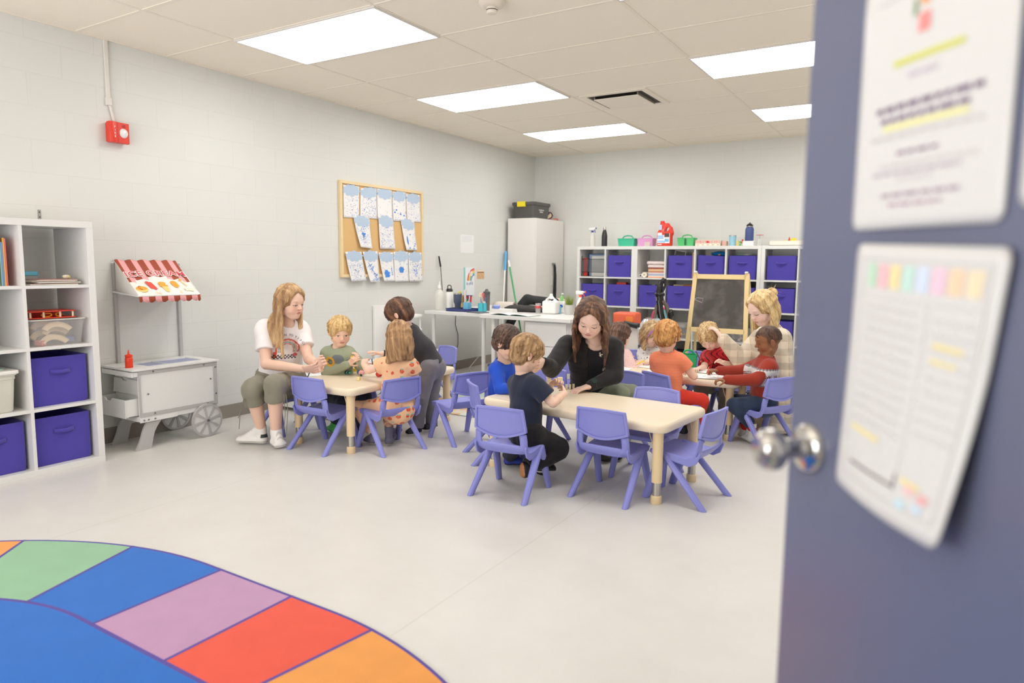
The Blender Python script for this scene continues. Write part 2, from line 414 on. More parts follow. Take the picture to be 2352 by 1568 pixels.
# ceiling with its grid
cm = mat('ceiling_tile', (248, 240, 224), .9, bump=.25, bscale=260, spec=.1)
gm = mat('ceiling_grid', (242, 234, 218), .6)
struct(MB().bx(-.15, RX+.15, FY-.15, BY+.15, H, H+.1).build('ceiling', cm, smooth=False))
gr = MB()
k = 0
x = GX0
xs = [GX0-1.219+1.219*i for i in range(1, 5)]
for x in xs: gr.bx(x-.012, x+.012, FY, BY, H-.004, H+.001)
ys = [GY0+T*i for i in range(-7, 9)]
for y in ys:
    if FY < y < BY: gr.bx(0, RX, y-.012, y+.012, H-.0035, H+.001)
gr.bx(0, .022, FY, BY, H-.006, H).bx(0, RX, BY-.022, BY, H-.006, H).bx(RX-.022, RX, FY, BY, H-.006, H).bx(0, RX, FY, FY+.022, H-.006, H)
struct(gr.build('trim_1', gm, smooth=False))
# baseboards
bb = mat('rubber_base', (150, 142, 132), .5)
struct(MB().bx(0, .006, FY, BY, 0, .105).build('baseboard_left', bb, smooth=False))
struct(MB().bx(0, RX, BY-.006, BY, 0, .105).build('baseboard_back', bb, smooth=False))
struct(MB().bx(RX, RX+.004, FY, DH0-.06, 0, .105).bx(RX, RX+.004, DH1+.06, BY, 0, .105).build('baseboard_right', bb, smooth=False))
struct(MB().bx(0, RX, FY, FY+.006, 0, .105).build('baseboard_front', bb, smooth=False))
# door frame and the corridor behind it
dfm = mat('door_frame_paint', (92, 98, 128), .4)
struct(MB().bx(RX-.012, RX+.17, DH0-.055, DH0, 0, 2.15).bx(RX-.012, RX+.17, DH1, DH1+.055, 0, 2.15).bx(RX-.012, RX+.17, DH0-.055, DH1+.055, 2.1, 2.155).build('trim_2', dfm, bevel=.003))
struct(MB().bx(RX+1.4, RX+1.5, FY-.15, 3, 0, H).bx(RX+.15, RX+1.5, FY-.25, FY-.15, 0, H).bx(RX+.15, RX+1.5, 3, 3.1, 0, H).build('wall_corridor', wmL, smooth=False))
struct(MB().bx(RX+.15, RX+1.5, FY-.15, 3, H, H+.1).build('ceiling_corridor', cm, smooth=False))
struct(MB().bx(.4, .44, FY-.1, FY-.04, .8, 2.3).bx(3.96, 4.0, FY-.1, FY-.04, .8, 2.3).bx(.4, 4, FY-.1, FY-.04, .8, .84).bx(.4, 4, FY-.1, FY-.04, 2.26, 2.3).bx(2.18, 2.22, FY-.1, FY-.04, .8, 2.3).build('window_1', mat('window_frame', (225, 225, 225), .4), smooth=False))
# ---- ceiling lights
em = bpy.data.materials.new('lit_diffuser'); em.use_nodes = True; b = em.node_tree.nodes['Principled BSDF']
b.inputs['Base Color'].default_value = (.9, .9, .9, 1); b.inputs['Emission Color'].default_value = (1, .99, .975, 1); b.inputs['Emission Strength'].default_value = LAMP
fr = mat('light_frame', (225, 220, 214), .5)
LL = [(0, 0, 'large lit ceiling panel nearest the camera, above the seated teacher'), (0, 3, 'lit ceiling panel in the middle of the left row of three'), (0, 6, 'lit ceiling panel farthest from the camera, by the left back corner'),
      (2, 3, 'lit ceiling panel cut by the door edge, nearer one of the right row'), (2, 6, 'small lit ceiling panel cut by the door edge, farther one of the right row'),
      (2, 0, 'lit ceiling panel above the blue door')]
l0 = None
for cx_, k, lab in LL:
    x0 = GX0+(0 if cx_ == 0 else 2*1.219); y0 = GY0+k*T
    if l0 is None:
        l0 = thing('ceiling_light', lab, 'ceiling light', (x0+.61, y0+T/2, H-.012), 0, 'flat light panels in the ceiling grid')
        MB().bx(-.597, .597, -.292, .292, 0, .006).build('diffuser', em, l0, smooth=False)
        MB().bx(-.61, .61, -.305, -.292, -.001, .012).bx(-.61, .61, .292, .305, -.001, .012).bx(-.61, -.597, -.292, .292, -.001, .012).bx(.597, .61, -.292, .292, -.001, .012).build('frame', fr, l0, smooth=False)
    else:
        dup(l0, (x0+.61, y0+T/2, H-.012), 0, lab)
# ---- air vent with a hanging square plate, and the smoke detector
vc = onz(1415, 226, H)
v = thing('ceiling_vent', 'square air diffuser with a dark slot and drop plate in the ceiling', 'vent', (GX0+1.219+.37, GY0+4.0*T+.305+.005, H-.012))
MB().bx(-.3, .3, -.298, -.25, 0, .012).bx(-.3, .3, .25, .298, 0, .012).bx(-.3, -.25, -.25, .25, 0, .012).bx(.25, .3, -.25, .25, 0, .012).build('frame', gm, v, smooth=False)
MB().bx(-.25, .25, -.25, .25, .008, .0118).build('duct', mat('duct_dark', (70, 64, 58), .8), v, smooth=False)
MB().bx(-.2, .2, -.2, .2, -.02, -.012).build('plate', gm, v, smooth=False, bevel=.002)
for q_ in (-.195, .195): MB().bx(q_-.005, q_+.005, -.2, .2, -.011, .007).build('vane', mat('vane_metal', (150, 140, 128), .4, .3), v, smooth=False)
sd = onz(1130, 3, H)
d = thing('smoke_detector', 'round white smoke detector on the ceiling at the top edge', 'smoke detector', (sd.x, sd.y, H))
MB().lathe([(.075, 0), (.075, -.012), (.06, -.028), (.042, -.034)], 32).build('base', mat('ivory_plastic', (232, 222, 206), .4), d)
MB().lathe([(.03, -.03), (.03, -.058), (.024, -.066), (0, -.068)], 24).build('sensor', mat('ivory_plastic', (232, 222, 206), .4), d)
MB().lathe([(.031, -.046), (.031, -.05)], 24).build('vent_ring', mat('duct_dark', (70, 64, 58), .8), d)
# ---- conduit, fire alarm
c1 = MB(); c1.bx(0, .014, 2.598, 2.622, 2.27, H).build
cd = thing('wire_conduit', 'thin off white conduit running from the ceiling down to the red alarm', 'conduit', (0, 2.61, 2.16))
pm = mat('conduit_paint', (226, 221, 213), .5)
MB().bx(0.001, .018, -.013, .011, .13, H-2.16).build('upper_channel', pm, cd, bevel=.002)
MB().tube([(.008, 0, .14), (.01, .012, .08), (.01, .03, .0)], .009).build('lower_tube', pm, cd)
MB().bx(.001, .024, -.018, .018, .10, .15).build('clip', pm, cd, bevel=.003)
al = thing('fire_alarm', 'red wall fire alarm with a clear strobe and the word FIRE', 'fire alarm', (0, 2.645, 2.085))
red = mat('alarm_red', (225, 60, 42), .35)
MB().bx(0.001, .03, -.062, .062, -.064, .066).build('backbox', red, al, bevel=.008)
P = [(-.068, 0), (-.068, .034), (-.052, .046), (-.022, .046), (-.016, .036), (.066, .032), (.068, 0)]
MB().prism([(y, x) for y, x in P], -.066, .068, T=Matrix(((0, 1, 0, .028), (1, 0, 0, 0), (0, 0, 1, 0), (0, 0, 0, 1)))).build('housing', red, al, bevel=.003)
MB().ball((.06, .026, .0), (.018, .03, .032), 12).build('strobe', mat('strobe_glass', (235, 235, 235), .12, spec=.8, bump=.8, bscale=70), al)
MB().bx(.058, .0625, .008, .04, .037, .041).bx(.058, .0625, .008, .04, .044, .048).bx(.058, .0625, .008, .04, .051, .055).build('grille', mat('alarm_dark', (150, 40, 30), .6), al, smooth=False)
for i, ch in enumerate('FIRE'):
    text('letter', ch, .02, mat('white_print', (245, 240, 235), .5), al, (.0752, -.037, .026-i*.02), (pi/2, 0, pi/2))
# wall hook plate above the white bookcase
p = onx(90, 487, 0.0)
hk = thing('wall_bracket', 'small grey metal strip screwed to the wall above the bookcase', 'bracket', (0.0, p.y, p.z-.03))
MB().bx(.001, .004, -.008, .008, -.03, .045).build('strip', mat('zinc', (170, 168, 165), .35, .8), hk)
for q_ in (.03, 0): MB().cyl((.004, 0, q_), (.007, 0, q_), .004).build('screw', mat('screw_dark', (90, 88, 86), .4, .8), hk)
# ================================================================ the blue door
E0 = V(4.602, 1.025, 0); DU = V(.677, -.736, 0).normalized(); DN = V(-DU.y, DU.x, 0)
DN = V(DU.y, -DU.x, 0)   # towards the camera side
if DN.dot(V(CX, CY, 0)-E0) < 0: DN = -DN
dang = math.atan2(DU.y, DU.x)
door = thing('door_1', '', '', (E0.x, E0.y, 0.008), dang)
del door['label']; del door['category']; door['kind'] = 'structure'
sgn = 1 if DN.dot(V(-DU.y, DU.x, 0)) > 0 else -1     # local +y or -y faces the camera
dm = mat('door_blue', (104, 108, 132), .3, spec=.5, coat=.15, bump=.05, bscale=40)
DLEN = .905
MB().bx(0, DLEN, -sgn*.044, 0, 0, 2.09).build('door_slab', dm, door, bevel=.002)
ch = mat('chrome', (205, 203, 200), .12, 1)
kn = MB(); T_ = Matrix.Translation((.046, 0, .996)) @ Matrix.Rotation(-sgn*pi/2, 4, 'X')
kn.lathe([(.0, 0), (.034, 0), (.034, .004), (.029, .010), (.016, .013), (.013, .02), (.013, .035), (.02, .042), (.027, .05), (.0285, .06), (.026, .069), (.018, .075), (.012, .0735), (.0, .072)], 36, T=T_)
hnd = kn.build('door_handle', ch, door)
MB().bx(-.0012, .001, -sgn*.035, -sgn*.009, .94, 1.05).build('latch_plate', ch, door)
for hz in (.25, 1.05, 1.85): MB().cyl((DLEN+.006, -sgn*.022, hz), (DLEN+.006, -sgn*.022, hz+.11), .008).build('hinge', ch, door)
# sheets on the door: true letter-size sheets in plastic sleeves
def D(u, z, off=.0015): return (u, sgn*off, z)
paper = mat('sheet_white', (222, 220, 217), .45, coat=.3)
def door_sheet(name, label, corners, thick=.0012, lift=None):
    """corners: tl,tr,br,bl in (u,z); returns (root, mapping function)"""
    t = thing(name, label, 'poster', tuple((Matrix.Translation((E0.x, E0.y, .008)) @ Matrix.Rotation(dang, 4, 'Z')) @ Vector(D(corners[0][0], corners[0][1]))), dang)
    c0 = Vector((corners[0][0], corners[0][1]))
    def f(a, b, o=0):
        tl, tr, br_, bl = [Vector(c)-c0 for c in corners]
        p = (tl*(1-a)+tr*a)*(1-b)+(bl*(1-a)+br_*a)*b
        l = lift(a, b) if lift else 0
        return (p.x, sgn*(l+o+.0005), p.y)
    # rounded-corner grid sheet
    m = MB(); n = 24
    def g(i, j):
        r = .045; x, y = i, j
        dx = max(r-x, x-(1-r), 0); dy = max(r*.78-y, y-(1-r*.78), 0)
        if dx > 0 and dy > 0:
            q = math.hypot(dx/r, dy/(r*.78))
            if q > 1:
                x = (r-dx/q) if x < .5 else 1-(r-dx/q); y = (r*.78-dy/q) if y < .5 else 1-(r*.78-dy/q)
        return x, y
    m.sheet(lambda a, b: f(*g(a, b)), n, n)
    m.build('sheet', paper, t, solid=.0009)
    return t, f
def patch(t, f, name, rgb, a0, a1, b0, b1, sl=0, o=.0012, blur=.5):
    m = MB(); m.sheet(lambda a, b: f(a0+(a1-a0)*a, b0+(b1-b0)*b+sl*a, o), 8, 2)
    return m.build(name, mat('print_%d_%d_%d' % rgb, rgb, .5), t)
def words(t, f, name, rgb, a0, a1, b, h, sl=0, n=7, seed=1):
    rs = random.Random(seed); m = MB(); x = a0
    while x < a1:
        w_ = min(rs.uniform(.035, .1), a1-x)
        m.sheet(lambda a, bb_: f(x+w_*a, b+h*bb_+sl*(x+w_*a-a0), .0013), 2, 1); x += w_+.018
    return m.build(name, mat('print_%d_%d_%d' % rgb, rgb, .5), t)
t1, f1 = door_sheet('notice_sheet', 'upper white notice on the blue door with yellow marks and purple text lines', [(.108, 1.562), (.318, 1.562), (.318, 1.283), (.108, 1.284)], lift=lambda a, b: .004*math.sin(a*3))
words(t1, f1, 'text_line', (120, 95, 125), .16, .86, .515, .022, seed=3); words(t1, f1, 'text_line', (120, 95, 125), .2, .78, .56, .02, seed=4)
patch(t1, f1, 'highlight', (236, 232, 160), .22, .78, .59, .612); patch(t1, f1, 'highlight', (214, 214, 92), .27, .73, .345, .368, .0)
words(t1, f1, 'text_line', (205, 196, 205), .38, .58, .405, .02, seed=5)
for k_, (q, a0, a1, c) in enumerate(((.63, .12, .86, (205, 200, 200)), (.7, .34, .62, (150, 125, 145)), (.745, .2, .84, (210, 205, 206)), (.775, .16, .76, (190, 180, 190)), (.8, .34, .6, (214, 208, 210)), (.862, .24, .76, (170, 145, 160)), (.9, .3, .66, (190, 160, 175)))):
    words(t1, f1, 'text_line', c, a0, a1, q, .014, seed=6+k_)
for (a, b_, w_, h_, c) in ((.38, .02, .06, .09, (236, 120, 120)), (.52, .0, .06, .1, (240, 150, 200)), (.44, .12, .06, .05, (245, 170, 90)), (.43, .2, .08, .07, (240, 150, 145)), (.39, .14, .03, .06, (140, 160, 120)), (.48, -.0, .04, .03, (120, 140, 220))):
    patch(t1, f1, 'drawn_letter', c, a, a+w_, b_, b_+h_)
for i in range(4): patch(t1, f1, 'green_scribble', (214, 224, 140), .7+i*.07, .745+i*.07, .03-.01*i, .1-.01*i)
words(t1, f1, 'text_line', (215, 210, 212), .12, .28, .09, .012, seed=20)
t2, f2 = door_sheet('calendar_sheet', 'lower white schedule sheet hanging loose at its corner on the blue door', [(.125, 1.268), (.335, 1.259), (.300, .96), (.118, .975)],
    lift=lambda a, b: .003+.035*max(0, b-.35)**1.5*(.3+a)+.01*math.sin(a*3))
gl = MB()
for (a0, a1, b0, b1) in ((.08, .93, .055, .06), (.08, .93, .93, .934), (.08, .084, .055, .93), (.926, .93, .055, .93), (.08, .93, .2, .203), (.62, .623, .2, .9)):
    gl.sheet(lambda a, b, a0=a0, a1=a1, b0=b0, b1=b1: f2(a0+(a1-a0)*a, b0+(b1-b0)*b, .0013), 10, 10)
gl.build('ruled_frame', mat('print_rule', (205, 200, 200), .5), t2)
for i, c in enumerate([(196, 226, 200), (244, 196, 200), (246, 226, 170), (200, 232, 220), (214, 226, 244), (244, 206, 222), (246, 214, 180), (244, 226, 190)]):
    patch(t2, f2, 'title_block', c, .13+i*.098, .13+i*.098+.082, .075, .165)
for i in range(11):
    words(t2, f2, 'text_line', (214, 210, 210), .13, .56, .23+i*.045, .011, seed=40+i, sl=.02)
for i in range(9):
    words(t2, f2, 'text_line', (216, 212, 212), .66, .9, .25+i*.05, .011, seed=60+i, sl=.02)
for (a0, a1, b0) in ((.68, .86, .33), (.68, .84, .385), (.13, .42, .72), (.66, .8, .82)): patch(t2, f2, 'highlight', (244, 228, 160), a0, a1, b0, b0+.018, .01)
patch(t2, f2, 'dark_rule', (100, 75, 85), .17, .62, .865, .873, .0, .0016)
patch(t2, f2, 'dark_rule', (100, 75, 85), .612, .622, .82, .875, .0, .0016)
for (a, b_, c) in ((.7, .84, (245, 200, 200)), (.66, .9, (200, 230, 240)), (.78, .89, (205, 225, 240)), (.8, .85, (240, 180, 180))): patch(t2, f2, 'sticker', c, a, a+.07, b_, b_+.03)
t3, f3 = door_sheet('art_sheet', 'white sheet on the blue door cut by the right edge of the picture', [(.331, 1.58), (.535, 1.58), (.535, 1.293), (.331, 1.295)])
for (a, b_, c) in ((.1, .5, (245, 210, 190)), (.08, .66, (190, 225, 225)), (.12, .78, (150, 170, 235))): patch(t3, f3, 'colour_blot', c, a, a+.2, b_, b_+.08)
# ================================================================ rug
rugm = [mat('rug_line', (98, 84, 165), .95, bump=.5, bscale=500)]+[mat('rug_'+n, c, .95, noise=.09, nscale=9, bump=.6, bscale=500, sheen=.2, spec=.1) for n, c in
    (('blue', (34, 112, 206)), ('green', (150, 196, 160)), ('lilac', (196, 152, 190)), ('red', (240, 92, 70)), ('orange', (244, 164, 82)))]
RC = {'b': 1, 'g': 2, 'l': 3, 'r': 4, 'o': 5}
xl, xr = 2.3, 3.0
def yb(y): return y if y > 0 else y*.66
def oval(kind, s):
    a, b = {'o': (1.6, 1.655), 'i': (1.0, 1.15), 'O': (1.612, 1.667)}[kind]
    # s: x on the straight for tuple ('x', value, side) or an angle
    if s[0] == 'x': return (s[1], yb(b*s[2]), 0)
    c = xl if math.cos(s[1]) < 0 else xr
    return (c+a*math.cos(s[1]), yb(b*math.sin(s[1])), 0)
stops = [('x', 3.0, 1), ('x', 2.794, 1), ('x', 2.381, 1)]
stops = [('a', math.radians(q)) for q in (0, 20, 40, 60)]+[('a', math.radians(82.5)), ('x', 2.794, 1), ('x', 2.381, 1)]+[('a', math.radians(q)) for q in (105.9, 124.2, 142.5, 160.8, 180, 199.2, 217.5, 235.8, 254)]+[('x', 2.381, -1), ('x', 2.794, -1)]+[('a', math.radians(q)) for q in (277.5, 300, 320, 340, 360)]
cols = 'lbgor'+'lbgorlbgorlbgorlbg'
cols = ['g', 'l', 'b', 'o', 'r', 'l', 'b', 'g', 'o', 'r', 'l', 'b', 'g', 'o', 'r', 'l', 'b', 'g', 'o', 'r', 'l', 'b', 'g']
def lerp_stop(p, q, t):
    if p[0] == 'a' and q[0] == 'a': return ('a', p[1]+(q[1]-p[1])*t)
    po = oval('o', p); qo = oval('o', q)
    return ('mix', p, q, t)
def ov(kind, s):
    if s[0] != 'mix': return oval(kind, s)
    p, q, t = s[1:]
    # walk along the straight then the arc
    def key(z): return z
    A, B = oval(kind, p), oval(kind, q)
    a, b = {'o': (1.6, 1.655), 'i': (1.0, 1.15), 'O': (1.612, 1.667)}[kind]
    x = A[0]+(B[0]-A[0])*t; sg = 1 if A[1] > 0 else -1
    dx = xl-x if x < xl else (x-xr if x > xr else 0)
    return (x, yb(sg*b*math.sqrt(max(0, 1-(dx/a)**2))), 0)
rug = MB(); NZ = .009
def quad(a, b, c, d, mi, z=NZ): rug.mi = mi; rug.add([(p[0], p[1], z) for p in (a, b, c, d)], [(0, 1, 2, 3)])
for i in range(len(stops)-1):
    N = 10
    for j in range(N):
        s0 = lerp_stop(stops[i], stops[i+1], j/N); s1 = lerp_stop(stops[i], stops[i+1], (j+1)/N)
        oo0, oo1, ii0, ii1, O0, O1 = ov('o', s0), ov('o', s1), ov('i', s0), ov('i', s1), ov('O', s0), ov('O', s1)
        v0 = Vector(oo0)-Vector(ii0); v1 = Vector(oo1)-Vector(ii1)
        l0_ = Vector(ii0)+v0*.03; l1_ = Vector(ii1)+v1*.03
        quad(l0_, oo0, oo1, l1_, RC[cols[i % len(cols)]]); quad(ii0, l0_, l1_, ii1, 0); quad(oo0, O0, O1, oo1, 0)
        rug.mi = RC['b']; rug.add([(2.65, 0, NZ), (ii0[0], ii0[1], NZ), (ii1[0], ii1[1], NZ)], [(0, 1, 2)])
        rug.mi = 0; rug.add([(O0[0], O0[1], NZ), (O1[0], O1[1], NZ), (O1[0]*1.0, O1[1], 0.0005), (O0[0], O0[1], 0.0005)], [(0, 1, 2, 3)])
    s = stops[i]; a = Vector(ov('i', s)); b_ = Vector(ov('O', s)); d_ = (b_-a).normalized(); nn = V(-d_.y, d_.x, 0)*.0065
    quad(a-nn, b_-nn, b_+nn, a+nn, 0, NZ+.0004)
ro = rug.build('area_rug', rugm, smooth=False, recalc=False)
tag(ro, 'oval classroom rug of blue, green, lilac, red and orange blocks', 'rug')
# ================================================================ storage shelves
white = mat('white_laminate', (232, 231, 228), .4, coat=.1)
def shelf_unit(name, label, loc, rz, ncol, nrow, wtot, htot=1.47, dep=.39, group=None, skip=()):
    "open cube shelf; local x = width, y from 0 (front) to dep (back)"
    t = thing(name, label, 'shelf', loc, rz, group)
    th = .038; ti = .018; iw = (wtot-2*th-(ncol-1)*ti)/ncol; ih = (htot-2*th-(nrow-1)*ti)/nrow
    MB().bx(0, wtot, 0, dep, htot-th, htot).build('top_panel', white, t, bevel=.0012)
    MB().bx(0, wtot, 0, dep, 0, th).build('bottom_panel', white, t, bevel=.0012)
    for x in (0, wtot-th): MB().bx(x, x+th, 0, dep, th, htot-th).build('side_panel', white, t, bevel=.0012)
    for i in range(1, ncol):
        x = th+i*iw+(i-1)*ti; MB().bx(x, x+ti, .002, dep, th, htot-th).build('divider', white, t)
    for j in range(1, nrow):
        z = th+j*ih+(j-1)*ti
        for i in range(ncol):
            x = th+i*(iw+ti); MB().bx(x, x+iw, .002, dep, z, z+ti).build('shelf_board', white, t)
    def cell(i, j):  # j = 0 lowest row ; returns x0,x1,z0,z1
        x = th+i*(iw+ti); z = th+j*(ih+ti); return x, x+iw, z, z+ih
    T_ = Matrix.Translation(loc) @ Matrix.Rotation(rz, 4, 'Z')
    return t, cell, T_
L1 = shelf_unit('cube_shelf', 'tall white cube shelf at the left edge holding blue bins and toy tubs', (.42, 1.475, 0), pi/2, 2, 4, .775)
YB = 7.885
gS = None
B1 = shelf_unit('cube_shelf', 'narrow two-column white cube shelf beside the white wardrobe', (.868, YB, 0), 0, 2, 4, .765)
B2 = shelf_unit('cube_shelf', 'wide four-column white cube shelf behind the chalkboard easel', (1.633, YB, 0), 0, 4, 4, 1.465)
B3 = shelf_unit('cube_shelf', 'white cube shelf at the right, cut off by the blue door', (3.1, YB, 0), 0, 2, 4, .765)
binm = mat('bin_fabric', (78, 66, 172), .8, noise=.06, nscale=5, bump=.35, bscale=600, sheen=.2)
binin = mat('bin_inside', (40, 34, 96), .9)
def bin_mesh(w=.30, h=.27, d=.32, sag=0):
    r = .012; m = MB()
    out = rrect(w, d, r, 3)
    n = len(out)
    def ring(s_, z): return [(x*s_, y*s_, z+(sag*.02*math.sin(x*25) if z > h*.9 else 0)) for x, y in out]
    rings = [ring(.97, 0), ring(.995, .02), ring(1.0, h*.5), ring(1.0, h), ring(.975, h), ring(.965, .01)]
    vs = [p for r_ in rings for p in r_]
    fs = [(j*n+i, j*n+(i+1) % n, (j+1)*n+(i+1) % n, (j+1)*n+i) for j in range(len(rings)-1) for i in range(n)]
    m.add(vs, fs); m.add(rings[0], [tuple(range(n-1, -1, -1))]); m.add(rings[-1], [tuple(range(n))])
    return m
def make_bin(label, loc, rz, w=.30, h=.27, d=.32, sag=0):
    t = thing('fabric_bin', label, 'storage bin', loc, rz, 'blue fabric bins in the cube shelves')
    bin_mesh(w, h, d, sag).build('body', binm, t)
    m = MB(); pts = []
    for k in range(13):
        u = k/12; pts.append((-.055+.11*u, -d/2-.004-.018*math.sin(pi*u), h*.70-.004*math.sin(pi*u)))
    for side in (0,):
        vs = [(p[0], p[1], p[2]+dz) for p in pts for dz in (.011, -.011)]
        m.add(vs, [(2*i, 2*i+2, 2*i+3, 2*i+1) for i in range(12)])
    m.build('handle', binm, t, solid=.004)
    return t
bin0 = None
BINS = {}
def put_bin(unit, i, j, label, w=.30, h=.27, dx=0, dy=.0, rot=0, sag=0):
    t, cell, T_ = unit; x0, x1, z0, z1 = cell(i, j)
    p = T_ @ Vector(((x0+x1)/2+dx, .19+dy, z0+.001)); base = T_.to_euler().z
    key = (w, h, sag)
    if key not in BINS: BINS[key] = make_bin(label, p, base+rot, w, h, sag=sag); return BINS[key]
    return dup(BINS[key], p, base+rot, label)
put_bin(L1, 1, 1, 'blue fabric bin in the left shelf, second from the floor', .31, .285, dy=.02)
put_bin(L1, 1, 0, 'blue fabric bin on the bottom row of the left shelf, right column', .31, .285, dy=.02)
put_bin(L1, 0, 0, 'blue fabric bin on the bottom row of the left shelf, cut by the picture edge', .31, .285, dy=.02)
put_bin(B1, 1, 3, 'blue bin with a mint handle showing above it, top row beside the wire tray', h=.262)
put_bin(B1, 0, 2, 'blue bin under the wire tray of folders', h=.262)
put_bin(B1, 1, 2, 'blue bin with a red thing on top, second row right of the teacher\'s head', h=.262)
put_bin(B2, 1, 3, 'blue bin with a black card standing in it, top row of the wide shelf', h=.262)
put_bin(B2, 2, 3, 'crumpled blue bin with a bright blue toy on top', h=.262, sag=1)
put_bin(B2, 3, 3, 'blue bin with pale fabric on top, above the right easel post', h=.262)
put_bin(B2, 0, 2, 'blue bin left of the carpet cleaner handle', h=.262)
put_bin(B2, 1, 2, 'blue bin holding tan folders, right of the carpet cleaner handle', h=.262)
put_bin(B2, 2, 2, 'blue bin mostly hidden behind the chalkboard', h=.262)
put_bin(B2, 3, 2, 'blue bin hidden behind the right easel post', h=.262)
put_bin(B3, 0, 3, 'blue bin in the top cube of the right shelf', h=.262)
put_bin(B3, 0, 2, 'blue bin behind the blonde teacher\'s hair bun', h=.262)
put_bin(B3, 0, 1, 'blue bin low in the right shelf beside the teacher\'s shoulder', h=.262)
# ---------------------------------------------------------------- children's tables
tabm = mat('table_cream', (240, 224, 198), .42, noise=.03, nscale=3, coat=.12)
legm = mat('leg_cream', (240, 214, 170), .4)
met = mat('brushed_metal', (190, 186, 178), .25, .9)
wirem = mat('brace_wire', (214, 190, 150), .4, .2)
def make_table(label, loc, rz):
    t = thing('activity_table', label, 'table', loc, rz, 'cream rectangular activity tables')
    W, Dp, TH, HT = 1.21, .6, .048, .435
    m = MB(); sec = [(-.010, 0), (-.003, .006), (0, .016), (0, .032), (-.004, .042), (-.014, .048)]
    rings = [[(x, y, HT-TH+z) for x, y in rrect(W+2*o, Dp+2*o, .06+o, 6)] for o, z in sec]
    n = len(rings[0]); m.add([p for r in rings for p in r], [(j*n+i, j*n+(i+1) % n, (j+1)*n+(i+1) % n, (j+1)*n+i) for j in range(5) for i in range(n)])
    m.add(rings[-1], [tuple(range(n))]); m.add(rings[0], [tuple(range(n-1, -1, -1))])
    m.build('tabletop', tabm, t)
    for sx in (-1, 1):
        for sy in (-1, 1):
            x, y = sx*(W/2-.062), sy*(Dp/2-.062)
            l = MB().cyl((x, y, .115), (x, y, HT-TH+.001), .0275, .0285, 24).build('leg', legm, t)
            MB().cyl((x, y, .04), (x, y, .13), .0225, n=20).build('extension_tube', met, l)
            MB().lathe([(.0, 0), (.026, 0), (.029, .006), (.0285, .04), (.024, .045), (0, .045)], 24, T=Matrix.Translation((x, y, .0))).build('foot_cap', legm, l)
            br_ = MB()
            br_.tube([(x-sx*.02, y, HT-TH-.10), (x-sx*.045, y, HT-TH-.03), (x-sx*.055, y, HT-TH+.002)], .003, 6)
            br_.build('brace', wirem, l)
            MB().tube([(x, y-sy*.02, HT-TH-.10), (x, y-sy*.045, HT-TH-.03), (x, y-sy*.055, HT-TH+.002)], .003, 6).build('brace', wirem, l)
    return t
T2 = make_table('cream table in front, empty at its right end, blue chairs around', (3.055, 3.69, 0), math.radians(-5))
T1 = dup(T2, (1.295, 3.76, 0), math.radians(92), 'cream table on the left where the teacher in the white shirt sits')
T3 = dup(T2, (2.995, 5.17, 0), math.radians(3), 'cream table at the back right covered with white drawing papers')
